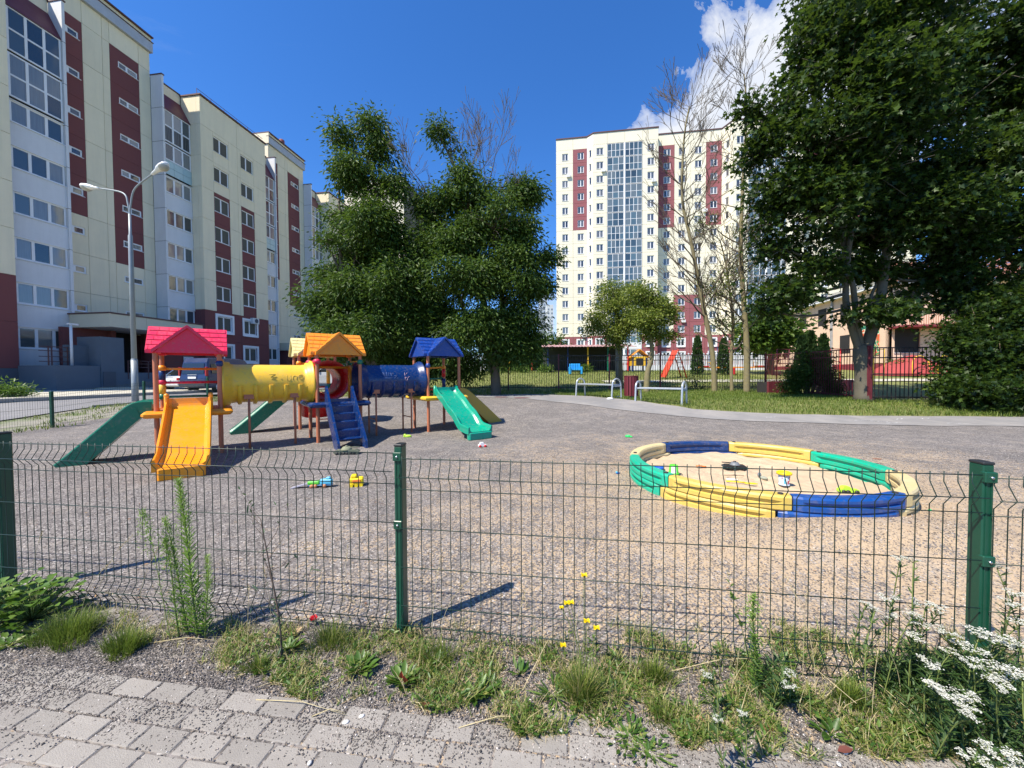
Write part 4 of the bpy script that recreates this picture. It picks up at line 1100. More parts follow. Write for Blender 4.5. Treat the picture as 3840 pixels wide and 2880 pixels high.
    for k in range(5):
        t = (k + .2) / 5; y, z = -.17 - .78 * t, .76 - .70 * t
        st = MB().bbox(lx - .245, lx + .185, y - .06, y + .10, z - .03, z + .0, .01)
        st.box(lx - .244, lx + .184, y + .085, y + .10, z - .0, z + .12); st.build('step', PB, ladder)
    # rails with coloured sleeves on the back post
    def rails(tx, ty, cols, zz, ez, mats):
        x0, x1, y = tx, tx + S, ty + S
        for z, m_ in zip(zz, cols):
            r = MB().tube([(x0 + .04, y, z), (x0 + .3, y, z), (x1 - .04, y, z)], .022, 10).build('rail', m_, root)
        return
    rails(0, 0, (PO, PP, PG), (1.44, 1.20, .95), 0, None)
    def sleeve(x, y, z0, z1, mat, r=.048): return MB().lathe([(.034, z0), (r, z0 + .006), (r, z1 - .006), (.034, z1)], 14).build('sleeve', mat, root, (x, y, 0))
    def knob(x, y, z, mat, r=.062): return MB().lathe([(.033, z - .05), (r * .8, z - .04), (r, z - .012), (r, z + .012), (r * .8, z + .04), (.033, z + .05)], 14).build('knob', mat, root, (x, y, 0))
    knob(0, S, 1.45, PO); sleeve(0, S, 1.24, 1.41, PB); knob(0, S, 1.205, PP, .058); sleeve(0, S, 1.0, 1.17, PY); knob(0, S, .955, PG, .06)
    knob(S, 0, 1.52, PB, .056)
    knob(2.3, 0, 1.58, PP, .07); knob(2.3, S, 1.58, PP, .07); MB().tube([(2.3, 0, 1.58), (2.3, S, 1.58)], .028, 8).build('rail', PP, root)
    knob(2.3 + S, 0, 1.58, PG, .056); knob(2.3 + S, S, 1.58, PG, .056); MB().tube([(2.3 + S, 0, 1.6), (2.3 + S, S, 1.6)], .014, 8).build('rail', PY, root)
    MB().tube([(2.3, S, 1.48), (2.3 + S, S, 1.48)], .028, 8).build('rail', PO, root); sleeve(2.3 + S, S, .8, 1.5, PO, .042)
    knob(4.6, 0, 1.52, PBR, .054)
    for z, m_ in ((1.50, PO), (1.22, PG), (.96, PR)): MB().tube([(4.64, S, z - .04), (4.6 + S - .04, S, z)], .022, 10).build('rail', m_, root)
    knob(4.6 + S, S, 1.50, PO, .055); sleeve(4.6 + S, S, 1.25, 1.46, PR); sleeve(4.6 + S, S, .98, 1.21, PB); knob(4.6 + S, S, .96, PR, .055)
    for z, m_ in ((1.58, PO), (1.0, PR)): MB().tube([(2.34, 2.2 + S, z), (2.3 + S - .04, 2.2 + S, z)], .022, 10).build('rail', m_, root)
    MB().tube([(2.34, 2.2, 1.60), (2.3 + S - .04, 2.2, 1.60)], .022, 10).build('rail', PO, root)
    knob(2.3, 2.2, 1.6, PO); knob(2.3 + S, 2.2, 1.6, PO); knob(2.3 + S, 2.2 + S, 1.58, PY); sleeve(2.3 + S, 2.2 + S, 1.1, 1.5, PY); sleeve(2.3 + S, 2.2 + S, .88, 1.08, PG)
    # red curved chute under the far tower
    MB().lathe([(.28, .25), (.34, .28), (.35, .72), (.28, .76), (.26, .72), (.26, .28)], 20, a0=2.3, a1=6.0).build('curved_panel', PR, root, (2.75, 2.7, 0))
    for z in (.2, .35): MB().tube([(2.75, 2.5, z), (3.2, 2.3, z)], .014, 6).build('ladder_rung', PR, root)
play_structure()

# ================================================================== SANDBOX
SBG = Mplastic('box_green', (.0, .40, .235), .3, .4); SBY = Mplastic('box_yellow', (.62, .44, .085), .3, .45); SBB = Mplastic('box_blue', (.002, .065, .28), .25, .4)
SBD = Mplastic('box_dark_blue', (.002, .035, .15), .2, .4); SBP = Mplastic('box_pale', (.62, .50, .24), .6, .5)
SAND = M('sand', (.56, .42, .27), .95, .12, 9, 1.0, 130, dirt=(.42, .30, .18), dirtk=.4)
def sandbox():
    cx, cy, r0, r1 = 2.88, 4.62, 1.27, 1.40
    root = thing('sandbox', 'round sandbox edged by green, yellow and blue moulded plastic segments', 'sandbox', (cx, cy, 0))
    segs = [(26, -19, SBG, .25), (-19, -64, SBP, .25), (-64, -109, SBB, .245), (-109, -154, SBY, .245), (-154, -199, SBG, .25), (-199, -244, SBP, .255), (-244, -289, SBD, .26), (-289, -334, SBY, .26)]
    for i, (a, b_, mat, h) in enumerate(segs):
        a, b_ = R(a - .25), R(b_ + .25); n = 16
        # profile with a long groove in both faces; lower tier shorter at one end like a stepped block
        def loft(aa, bb, lo, hi, grooves):
            prof = []
            zz = [lo, lo + .012] + [q for g in grooves for q in (g[0], g[0] + .008, g[1] - .008, g[1])] + [hi - .018, hi]
            outer = []
            for z in zz:
                ins = .012 if z in (lo, hi) else 0
                outer.append([z, ins])
            mb = MB(); V = []; m_ = 2 * len(zz)
            for k in range(n + 1):
                t = aa + (bb - aa) * k / n; inner_f = 1 if 1.6 <= k <= n - 1.6 else 0
                endi = .014 if k in (0, n) else 0
                row = []
                for j, (z, ins) in enumerate(outer):
                    gin = 0
                    for g in grooves:
                        if g[0] < z < g[1] or abs(z - g[0] - .008) < 1e-6 or abs(z - g[1] + .008) < 1e-6: gin = .028 * inner_f
                    row.append((r1 - ins - gin - endi, z))
                for j, (z, ins) in reversed(list(enumerate(outer))):
                    gin = 0
                    for g in grooves:
                        if g[0] < z < g[1]: gin = .028 * inner_f
                    row.append((r0 + ins + gin + endi, z))
                V += [(r * math.cos(t), r * math.sin(t), z) for r, z in row]
            fs = [(k * m_ + j, k * m_ + (j + 1) % m_, (k + 1) * m_ + (j + 1) % m_, (k + 1) * m_ + j) for k in range(n) for j in range(m_)]
            fs += [tuple(range(m_ - 1, -1, -1)), tuple(n * m_ + j for j in range(m_))]
            return mb.add(V, fs)
        mid_ = h * .46
        o = loft(a, b_, mid_, h, [(mid_ + (h - mid_) * .35, mid_ + (h - mid_) * .68)]).build('segment', mat, root)
        loft(a - R(5.0), b_ - R(4.6), -.12, mid_ - .003, [(mid_ * .25, mid_ * .62)]).build('lower_block', mat, o)
        am = a - R(3); MB().lathe([(.001, .010), (.022, .010), (.024, 0)], 10).build('plug', DARK, o, ((r0 + r1) / 2 * math.cos(am), (r0 + r1) / 2 * math.sin(am), h))
    # the sand inside, heaped against the far wall
    n1, n2 = 46, 96; V = [(0, 0, .06)]; T = []
    for i in range(1, n1 + 1):
        r = (r0 - .012) * i / n1
        for k in range(n2):
            t = 2 * math.pi * k / n2; x, y = r * math.cos(t), r * math.sin(t)
            z = .055 + .026 * fbm2(x, y, 2.1) + .014 * fbm2(x + 4, y, 7) + .020 * mnoise.noise(Vector((x * 14, y * 14, 3))) + .03 * ss(.7, 1.2, r) * max(0, math.sin(t))
            V.append((x, y, float(z)))
    for k in range(n2): T.append((0, 1 + k, 1 + (k + 1) % n2))
    me = bpy.data.meshes.new('sand'); Q = [tuple(t) for t in T]
    for i in range(1, n1):
        for k in range(n2):
            a = 1 + (i - 1) * n2; Q.append((a + k, a + n2 + k, a + n2 + (k + 1) % n2, a + (k + 1) % n2))
    me.from_pydata(V, [], Q); me.polygons.foreach_set('use_smooth', [True] * len(Q)); me.materials.append(SAND)
    s = put('sand', me, None, (cx, cy, 0)); tag(s, kind='structure')
    MB().box(-.055, .055, -.11, .11, -.0, .02).build('sand_lump', SAND, root, (-.62, 1.1, .07)) if False else None
    return cx, cy
scx, scy = sandbox()
def SB(px, py, z=.07):                                           # point on the sand
    d = ray(px, py); t = (z - CAM.z) / d.z; return CAM + d * t
def tri_toy(): pass
TW = M('toy_white', (.75, .75, .73), .45, .08, 20); TY = M('toy_yellow', (.85, .62, .01), .4, .06, 20); TGn = M('toy_green', (.10, .62, .03), .4, .06, 20)
TB = M('toy_blue', (.01, .08, .45), .4, .06, 20); TR = M('toy_red', (.62, .02, .02), .4, .06, 20); TO = M('toy_orange', (.85, .22, .03), .5, .06, 20)
TG = M('toy_grey', (.16, .17, .18), .5, .1, 20); TLB = M('toy_light_blue', (.10, .45, .65), .4, .08, 20); TN = M('toy_olive', (.14, .15, .10), .7, .3, 30)
TLG = M('lime_plastic', (.45, .75, .05), .45, .08, 20); BLK = M('toy_black', (.02, .02, .02), .5, .1, 20); BUF = M('toy_wheel_tan', (.55, .22, .10), .6)
def bucket(px, py, r, h, mat, lab, lid=None, deco=None, flip=True):
    p = SB(px, py); root = thing('bucket', lab, 'bucket', p, .4)
    ra, rb = (r, r * .82) if flip else (r * .8, r)
    body = MB().lathe([(.001, 0), (ra, 0), (ra, h * .02), (rb, h), (rb - .004, h), (.001 if flip else ra * .9, h if flip else .01)], 22).build('body', mat, root)
    MB().lathe([(ra, 0), (ra + .008, .0), (ra + .008, .012), (ra, .014)], 22).build('rim', mat, root)
    if lid: MB().lathe([(.001, h + .002), (rb - .002, h + .002), (rb + .016, h), (rb + .018, h + .02), (rb + .004, h + .028), (rb - .012, h + .006)], 22).build('lid_rim', lid, root)
    if deco:
        rm = lambda t: ra + (rb - ra) * t + .0015
        for (a0, z0, z1, wd, m_) in deco:
            mb = MB(); n = 5
            vs = [(rm(z) * math.cos(a0 + wd * k / n), rm(z) * math.sin(a0 + wd * k / n), z * h) for z in (z0, z1) for k in range(n + 1)]
            mb.add(vs, [(k, k + 1, k + n + 2, k + n + 1) for k in range(n)]); mb.build('print', m_, root)
    pts = [((rb + .006) * math.cos(t), (rb + .006) * math.sin(t) * .35 - .02, h * .85 - (rb) * abs(math.sin(t)) * .9) for t in np.linspace(0, math.pi, 9)] if not flip else [((ra + .01) * math.cos(t), -.03 - (ra + .03) * math.sin(t), .008) for t in np.linspace(0, math.pi, 9)]
    MB().tube(pts, .003, 5).build('handle', BLK if flip else TR, root); return root
bucket(2526, 1776, .058, .11, TGn, 'upturned green bucket with a white picture on it, standing in the sandbox', None, [(-2.9, .15, .85, 1.1, TW), (-2.55, .5, .56, .3, BLK), (-2.35, .4, .44, .14, BLK)])
bucket(2940, 1818, .058, .12, M('bucket_print', (.50, .60, .70), .4, .3, 30), 'pale printed bucket with a wide yellow rim, standing in the sandbox', TY, [(-2.6, .2, .7, .35, TLB), (-2.2, .35, .8, .22, TW), (-1.9, .15, .5, .3, TR), (-1.5, .4, .9, .3, TO), (-2.5, .5, .55, .12, BLK)], flip=False)
p = SB(2468, 1762); t = thing('toy_dish', 'round blue toy dish lying by the green bucket in the sandbox', 'toy', p)
MB().lathe([(.001, .004), (.058, .004), (.07, .035), (.075, .037), (.075, .03), (.064, 0), (.001, 0)], 24).build('bowl', TB, t)
MB().lathe([(.001, .008), (.057, .008)], 20).build('sand_filling', M('dusty_blue', (.25, .42, .62), .8), t)
def toy_tank(p, lab, a, s=1.0, cols=(TG, TN)):
    t = thing('toy_tank', lab, 'toy tank', p, a)
    h = MB().prism([(-.13 * s, .0), (-.16 * s, .035 * s), (-.12 * s, .06 * s), (.12 * s, .06 * s), (.17 * s, .035 * s), (.13 * s, 0)], -.055 * s, .055 * s, Matrix.Rotation(math.pi / 2, 4, 'X'))
    h.build('hull', cols[0], t)
    MB().lathe([(.001, .10 * s), (.045 * s, .098 * s), (.065 * s, .075 * s), (.07 * s, .06 * s)], 12).build('turret', cols[1], t)
    MB().lathe([(.001, .115 * s), (.018 * s, .113 * s), (.02 * s, .09 * s)], 8).build('hatch', cols[0], t)
    MB().tube([(.05 * s, 0, .085 * s), (.17 * s, 0, .09 * s)], .008 * s, 6).build('gun_barrel', cols[0], t)
    wm_ = MB().lathe([(.001, -.008), (.018 * s, -.008), (.018 * s, .008), (.001, .008)], 8, Matrix.Rotation(math.pi / 2, 4, 'X')).mesh('wheel', BLK)
    for sy in (-1, 1):
        for k in range(6): put('wheel', wm_, t, ((-.11 + .044 * k) * s, sy * .06 * s, .018 * s))
    return t
toy_tank(SB(2755, 1758), 'dark grey toy tank in the middle of the sandbox', 2.9, .9, (BLK, TG))
g1_ = G(1300, 1702); toy_tank(g1_, 'olive camouflage toy tank lying at the foot of the blue ladder', .15, 1.25, (TN, M('camo_cloth', (.22, .23, .14), .8, .4, 60)))
def lump(name, p, lab, cat, mat, dims, a=0, z=.0, parts=()):
    t = thing(name, lab, cat, p, a); sx, sy, sz = dims
    MB().lathe([(.001, 0), (.8, .02), (1, .35), (.85, .75), (.5, .97), (.001, 1)], 12, Matrix.Diagonal((sx, sy, sz, 1))).build('body', mat, t)
    for nm, m_, q, d in parts:
        MB().lathe([(.001, 0), (.9, .05), (1, .5), (.7, .95), (.001, 1)], 8, Matrix.Translation(q) @ Matrix.Diagonal((*d, 1))).build(nm, m_, t)
    return t
# shovels, shoe and other small toys in the sand
def shovel(p, a, mat, lab, ln=.2, wd=.03):
    t = thing('toy_shovel', lab, 'toy shovel', p, a)
    MB().tube([(0, 0, .012), (ln * .65, 0, .014)], .008, 6).build('handle', mat, t)
    MB().prism([(ln * .62, -wd * .6), (ln * .9, -wd), (ln * 1.05, 0), (ln * .9, wd), (ln * .62, wd * .6)], .004, .014).build('blade', mat, t); return t
shovel(SB(2722, 1808), -.35, TY, 'long yellow toy shovel lying flat in the sandbox', .30, .02)
shovel(SB(2610, 1750), -.2, TO, 'small orange toy rake by the far blue edge of the sandbox', .12, .012)
shovel(SB(2715, 1785), -.1, M('driftwood', (.35, .27, .18), .8), 'brown twig shaped stick below the dark toy tank', .22, .006)
lump('toy_mould', SB(2745, 1800), 'cream toy mould beside the yellow shovel', 'toy', M('cream_plastic', (.75, .68, .50), .5), (.07, .04, .02), -.2)
sh = lump('shoe', SB(2862, 1797), 'single grey toy figure leaning in the sand near the printed bucket', 'toy figure', M('grey_green', (.28, .29, .22), .7, .3, 40), (.05, .026, .035), -.9, parts=(('head', TG, (-.04, 0, .02), (.022, .02, .05)),))
sh.name = 'toy_figure'
tr = thing('toy_car', 'lime green toy car with black wheels at the front of the sandbox', 'toy car', SB(3180, 1848), -.15)
MB().prism([(-.09, .012), (.09, .012), (.085, .04), (.02, .045), (0, .07), (-.05, .07), (-.07, .042), (-.09, .04)], -.03, .03, Matrix.Rotation(math.pi / 2, 4, 'X')).build('body', TLG, tr)
whl = MB().lathe([(.001, -.01), (.019, -.01), (.019, .01), (.001, .01)], 10, Matrix.Rotation(math.pi / 2, 4, 'X')).mesh('wheel', BLK)
for x in (-.06, -.02, .06):
    for y in (-.036, .036): put('wheel', whl, tr, (x, y, .018))
rk = thing('toy_rake', 'dark red toy rake lying by the blue segment of the sandbox', 'toy rake', SB(3330, 1855), .1)
MB().box(-.08, .08, -.008, .008, .01, .02).build('bar', TR, rk)
for k in range(7): MB().tube([(-.075 + k * .025, 0, .014), (-.08 + k * .025, -.04, .006)], .003, 4).build('tine', TR, rk)
lump('shoe_sole', SB(3290, 1722), 'brown leather scrap against the green sandbox edge', 'scrap', M('brown_scrap', (.22, .09, .05), .7), (.06, .02, .012), -.4)
# toys out on the gravel
y_ = thing('toy_truck', 'bright yellow toy truck lying upside down on the gravel', 'toy truck', G(1338, 1822), .25)
MB().bbox(-.075, .075, -.055, .055, .02, .10, .01).build('body', TY, y_)
MB().bbox(-.04, .05, -.062, -.054, .05, .085, .003).build('grille', TO, y_)
MB().bbox(-.06, .0, -.045, .045, .10, .135, .008).build('cab', TY, y_)
for x in (-.055, .0, .055): MB().tube([(x, -.06, .015), (x, .06, .015)], .02, 10).build('wheel', TY, y_)
tt = thing('toy_transporter', 'green and blue toy car transporter with a grey ramp on the gravel', 'toy truck', G(1190, 1828), .14)
MB().bbox(-.10, .03, -.03, .03, .035, .075, .008).build('trailer', M('toy_leaf_green', (.10, .55, .04), .4), tt)
MB().bbox(.035, .17, -.032, .032, .03, .095, .012).build('cab', TLB, tt); MB().bbox(.10, .15, -.026, .026, .09, .115, .008).build('cab_roof', TLB, tt)
MB().bbox(-.10, .17, -.028, .028, .018, .034, .004).build('chassis', M('toy_steel_blue', (.12, .28, .45), .5), tt)
wt = MB().lathe([(.001, -.01), (.021, -.01), (.021, .01), (.001, .01)], 12, Matrix.Rotation(math.pi / 2, 4, 'X')).mesh('wheel', BUF)
for x in (-.05, -.01, .09):
    for y in (-.036, .036): put('wheel', wt, tt, (x, y, .02))
T_ = Matrix.Translation((-.10, 0, .045)) @ Matrix.Rotation(.27, 4, 'Y')
MB().box(-.19, 0, -.034, .034, -.006, .004, Matrix.Translation((-.10, 0, .05)) @ Matrix.Rotation(-.25, 4, 'Y')).build('ramp', M('toy_lilac_grey', (.34, .33, .38), .5), tt)
c_ = thing('toy_car', 'small white toy car with red wheels on the gravel below the green slide', 'toy car', G(1808, 1676), .3)
MB().prism([(-.07, .012), (.07, .012), (.075, .04), (.04, .045), (.02, .085), (-.03, .085), (-.05, .045), (-.07, .04)], -.035, .035, Matrix.Rotation(math.pi / 2, 4, 'X')).build('body', TW, c_)
wr = MB().lathe([(.001, -.014), (.024, -.014), (.024, .014), (.001, .014)], 12, Matrix.Rotation(math.pi / 2, 4, 'X')).mesh('wheel', TR)
for x in (-.045, .05):
    for y in (-.04, .04): put('wheel', wr, c_, (x, y, .02))
lump('toy_mould', G(1528, 1640), 'lime yellow toy shoe lying on the gravel behind the blue tunnel legs', 'toy', TLG, (.09, .035, .05), .1, parts=(('heel', TLG, (-.05, 0, .02), (.03, .03, .05)),))
lump('toy_mould', G(2355, 1640), 'bright green toy dropped on the gravel behind the sandbox', 'toy', M('toy_mint', (.02, .60, .12), .4), (.06, .03, .05), -.4, parts=(('handle', M('toy_mint', (.02, .6, .12)), (.06, 0, .0), (.03, .02, .03)),))
lump('toy_block', G(2317, 1778), 'tiny blue toy lying on the sand left of the sandbox', 'toy', TB, (.03, .018, .022), .4, parts=(('knob', TLB, (-.02, .0, .01), (.015, .012, .025)),))
lump('toy_block', G(3487, 1915), 'tiny green toy scrap right of the blue sandbox segment', 'toy', M('toy_mint2', (.02, .5, .15), .4), (.022, .012, .012), .4)
# ================================================================== STREET FURNITURE
GALV = M('galvanised', (.27, .30, .31), .45, .12, 3, .1, 40, metal=.15, dirt=(.22, .24, .25), dirtk=.3)
LW = M('lamp_white', (.80, .80, .78), .35, .04, 5)
def street_lamp():
    p = G(508, 1506); top = 7.98
    t = thing('street_lamp', 'grey two armed street lamp in front of the long apartment block', 'street lamp', p)
    MB().tube([(0, 0, -.2), (0, 0, 1.55)], .10, 16).build('base_sleeve', GALV, t)
    MB().lathe([(.10, 1.55), (.088, 1.60), (.08, 1.62)], 16).build('collar', GALV, t)
    MB().tube([(0, 0, 1.5), (0, 0, 6.2), (0, 0, 6.25), (0, 0, 7.0)], [.082, .068, .045, .042], 14).build('pole', GALV, t)
    for sg, ex, ez, nm in ((-1, -1.30, .75, 0), (1, 1.05, 1.0, 1)):
        pts = spline([(0, 0, 6.9), (sg * .05, 0, 7.35), (sg * .28, sg * -.05, 7.80 + .12 * nm), (ex, sg * -.15, top + (.05 if nm == 0 else .42))], 6)
        a = MB().tube(pts, .028, 10).build('arm', GALV, t)
        e = pts[-1]; d = (pts[-1] - pts[-3]).normalized()
        Tm = Matrix.Translation(e) @ d.to_track_quat('X', 'Z').to_matrix().to_4x4()
        hd = MB().lathe([(.001, -.06), (.06, -.05), (.08, .05), (.10, .22), (.165, .34), (.19, .5), (.17, .66), (.09, .76), (.001, .78)], 18, Tm @ Matrix.Diagonal((.92, .85, .55, 1)) @ Matrix.Rotation(math.pi / 2, 4, 'Y'))
        h = hd.build('lamp_head', LW, t)
        MB().lathe([(.001, -.17), (.09, -.155), (.155, -.09), (.17, -.02)], 18, Tm @ Matrix.Translation((.50, 0, 0))).build('diffuser', M('lamp_diffuser', (.42, .40, .34), .3, .1, 4), h)
    return t
street_lamp()
def grey_pole():
    p = G(2325, 1425); p = Vector((6.2, 22.6, H(6.2, 22.6)))
    t = thing('lamp_post', 'plain concrete lamp post rising through the small leafy tree behind the fence', 'lamp post', p)
    MB().tube([(0, 0, -.2), (0, 0, 4.9)], [.14, .10], 12).build('pole', M('concrete_pole', (.30, .30, .29), .85, .15, 3, .3, 40), t)
grey_pole()
ALU = M('silver_bench_paint', (.50, .53, .55), .35, .06, 6, metal=.5)
def bench(pl, pr, lab):
    d = pr - pl; d.z = 0; ln = d.length; a = math.atan2(d.y, d.x); c = (pl + pr) / 2
    t = thing('bench', lab, 'bench', (pl.x, pl.y, min(pl.z, pr.z)), a, 'silver benches by the path')
    sl = MB()
    for k in range(5): MB().bbox(.0, ln, .04 + k * .088, .115 + k * .088, .50, .55, .008).build('seat_slat', ALU, t)
    for x in (0, ln):
        pts = spline([(x, -.02, -.05), (x, .015, .45), (x, .06, .66), (x, .24, .755), (x, .42, .66), (x, .465, .45), (x, .50, -.05)], 5)
        MB().tube(pts, .034, 10).build('arch_leg', ALU, t)
        MB().bbox(x - .025, x + .025, .03, .46, .45, .50, .005).build('seat_bracket', ALU, t)
    return t
b1 = bench(G(2161, 1486), G(2295, 1496), 'silver slatted bench left of the red litter bin')
b2 = bench(G(2383, 1505), G(2557, 1520), 'silver slatted bench right of the red litter bin, nearest the lawn')
def litter_bin():
    p = G(2367, 1494); t = thing('litter_bin', 'dark red slatted litter bin standing between the two silver benches', 'litter bin', p)
    RD = M('bin_red', (.13, .014, .022), .6, .1, 6)
    n = 14; r = .25
    for k in range(n):
        a = 2 * math.pi * k / n
        MB().bbox(-.045, .045, -.012, .012, .10, .88, .004, Matrix.Rotation(a, 4, 'Z') @ Matrix.Translation((0, -r, 0))).build('slat', RD, t)
    MB().lathe([(.001, .12), (.23, .12), (.23, .86)], 20).build('liner', DARK, t)
    MB().lathe([(.235, .84), (.27, .84), (.27, .88), (.235, .88)], 20).build('rim', RD, t)
    MB().tube([(0, 0, -.1), (0, 0, .14)], .05, 10).build('foot', GALV, t); MB().lathe([(.001, .02), (.16, .02), (.16, 0)], 14).build('base_plate', GALV, t)
litter_bin()
for i, (px, py, lab) in enumerate(((2290, 1499, 'pale worn shoes left under the left bench leg'), (2319, 1492, 'dark and white shoes beside the left bench'))):
    t = thing('shoes', lab, 'shoes', G(px, py), .3)
    for k in (0, 1): MB().lathe([(.001, 0), (.8, .02), (1, .3), (.7, .8), (.001, 1)], 10, Matrix.Translation((.0 + k * .05, k * .14, 0)) @ Matrix.Diagonal((.14, .055, .08, 1))).build('shoe', (TW, BLK)[i and k], t)
for px, py, s in ((1960, 1492, .35), (1880, 1490, .3)):
    p = G(px, py); t = MB().lathe([(s, 0), (s, .012), (s - .04, .016), (.001, .016)], 20).build('manhole_cover', M('iron_cover', (.16, .09, .085), .7, .2, 20), None, p + Vector((0, 0, .004)))
    tag(t, 'round rusty manhole cover, %s on the path edge' % ('right one' if px > 1900 else 'left one'), 'manhole cover')

# ================================================================== KINDERGARTEN FENCE AND YARD
IRON = M('fence_iron', (.018, .016, .017), .55, .15, 10); IRR = M('fence_red', (.13, .02, .028), .55, .2, 6)
def bar_fence(pts, lab, hgt=1.85, step=.125, mat=IRON, postm=IRR, maxb=290, second=None):
    root = thing('bar_fence', lab, 'fence', (pts[0][0], pts[0][1], H(*pts[0])))
    bm_ = MB().box(-.009, .009, -.009, .009, 0.06, hgt).mesh('bar', mat); cnt = 0
    for (x0, y0), (x1, y1) in zip(pts, pts[1:]):
        d = Vector((x1 - x0, y1 - y0, 0)); ln = d.length; a = math.atan2(d.y, d.x); ns = max(1, round(ln / 2.9))
        for s in range(ns):
            q0 = Vector((x0, y0, 0)) + d * (s / ns); q0.z = H(q0.x, q0.y); L_ = ln / ns
            q1 = Vector((x0, y0, 0)) + d * ((s + 1) / ns); q1.z = H(q1.x, q1.y); dz = q1.z - q0.z
            pm_ = MB().box(-.035, .035, -.035, .035, -.3, hgt + .06).build('post', postm, root, q0 - root.location, a)
            for z in ((.14, hgt - .28, hgt - .02) if not second else (.14, hgt * .5, hgt - .36, hgt - .02)):
                mb = MB(); mb.add([(0, sy * .015, z + sz * .02) for sy in (-1, 1) for sz in (-1, 1)] + [(L_, sy * .015, z + dz + sz * .02) for sy in (-1, 1) for sz in (-1, 1)], [(0, 1, 3, 2), (4, 6, 7, 5), (0, 4, 5, 1), (2, 3, 7, 6), (1, 5, 7, 3), (0, 2, 6, 4)])
                mb.build('rail', mat, root, q0 - root.location, a)
            n = int(L_ / step)
            for k in range(1, n):
                if cnt >= maxb: break
                t = k / n; put('bar', bm_, root, q0 + (q1 - q0) * t - root.location, a); cnt += 1
    q = Vector((*pts[-1], H(*pts[-1]))); MB().box(-.035, .035, -.035, .035, -.3, hgt + .06).build('post', postm, root, q - root.location)
bar_fence([(-9, 21.0), (-.2, 20.7)], 'black iron bar fence behind the trunk of the big bushy tree', postm=IRON)
bar_fence([(-.2, 20.7), (7.9, 20.5), (13.3, 20.2)], 'black iron bar fence with red posts running behind the two benches')
bar_fence([(13.3, 20.2), (12.3, 13.3)], 'dark red iron fence run turning towards the maple trunk', mat=IRR, step=.14)
bar_fence([(12.35, 13.25), (15.2, 12.9), (19.5, 12.5)], 'black iron bar fence right of the maple trunk', second=True)
def concrete_fence():
    root = thing('concrete_fence', 'white ornamental concrete panel fence at the far side of the kindergarten yard', 'fence', (0, 44, H(0, 44)))
    CW = M('white_concrete', (.62, .64, .68), .85, .06, 2, .2, 40)
    pm_ = MB(); w_ = 2.5
    pm_.box(0, w_, -.04, .04, 0, .75); pm_.box(0, w_, -.04, .04, 1.75, 1.9)
    for k in range(12): pm_.box(.04 + k * .205, .15 + k * .205, -.035, .035, .75, 1.75)
    me = pm_.mesh('panel', CW); fm = MB().prism([(0, 0), (.09, .1), (0, .2), (-.09, .1)], -.05, .05, Matrix.Rotation(math.pi / 2, 4, 'X')).mesh('ornament', CW)
    for i in range(17):
        x = -14 + i * 2.55; z = H(x, 44) - .1; o = put('panel', me, root, (x, 0, z - root.location.z))
        put('post', MB().box(-.03, .08, -.07, .07, -.1, 2.0).mesh('post', CW), root, (x - .06, 0, z - root.location.z))
        for k in range(6): put('ornament', fm, o, (.2 + k * .41, -.01, 1.9))
concrete_fence()
def shelter(x, y, w_, d_, lab):
    z = H(x, y); root = thing('shelter', lab, 'shelter', (x, y, z - .05))
    RW = M('corrugated_roof', (.42, .25, .24), .7, .25, 2, .3, 30)
    mb = MB(); n = 60
    V = []; 
    for j, (yy, zz) in enumerate(((-.4, 2.25), (d_ + .4, 2.65))):
        for k in range(n + 1): V.append((-.3 + (w_ + .6) * k / n, yy, zz + (.04 if k % 2 else 0)))
    m_ = n + 1; mb.add(V + [(a, b, c - .03) for a, b, c in V], [(k, k + 1, k + 1 + m_, k + m_) for k in range(n)] + [(2 * m_ + k + m_, 2 * m_ + k + 1 + m_, 2 * m_ + k + 1, 2 * m_ + k) for k in range(n)] + [(k, k + 2 * m_, k + 1 + 2 * m_, k + 1) for k in range(n)])
    mb.build('roof', RW, root)
    MB().box(0, w_, d_ - .1, d_, 0, 2.5).build('back_wall', M('shelter_wall', (.035, .045, .04), .9, .2, 3), root)
    for k, m_ in enumerate((PB, PB, PY, PG, PR)):
        xx = w_ * (k + .1) / 4.3; MB().box(xx - .05, xx + .05, 0, .1, 0, 2.25).build('post', m_, root)
    for k in range(16):
        xx = w_ * (k + .5) / 16; MB().prism([(-.16, 0), (.16, 0), (0, .16)], -.02, .02, Matrix.Translation((xx, -.3, 2.32)) @ Matrix.Rotation(math.pi / 2, 4, 'X')).build('trim_tooth', M('trim_tooth', (.6, .35, .33), .7), root)
    MB().box(0, w_, -.02, .02, .0, .12).build('sill_beam', DARK, root)
    return root
shelter(3.0, 34, 7.6, 3.0, 'open playground shelter with pale red corrugated roof and coloured posts')
shelter(-2.6, 38, 4.8, 2.6, 'smaller red roofed play shelter partly behind the big tree')
def yard(px, py, Y): p = W(px, py, Y); return Vector((p.x, p.y, H(p.x, p.y)))
p = yard(2158, 1390, 31); t = thing('toy_chair', 'light blue plastic play chair on the kindergarten lawn', 'play chair', p)
PLB = M('sky_blue_plastic', (.03, .33, .72), .4, .08, 5)
MB().bbox(-.45, .45, -.3, .3, .3, .42, .03).build('seat', PLB, t); MB().bbox(-.45, .45, .2, .32, .4, .85, .04).build('backrest', PLB, t)
for sg in (-1, 1): MB().bbox(sg * .45 - .07, sg * .45 + .07, -.35, .3, 0, .6, .02).build('side', PLB, t)
p = yard(2392, 1390, 34); t = thing('playhouse', 'small yellow playhouse with blue legs and pitched roof behind the fence', 'playhouse', p)
MB().box(-.7, .7, -.5, .5, .5, 1.3).build('wall', PY, t)
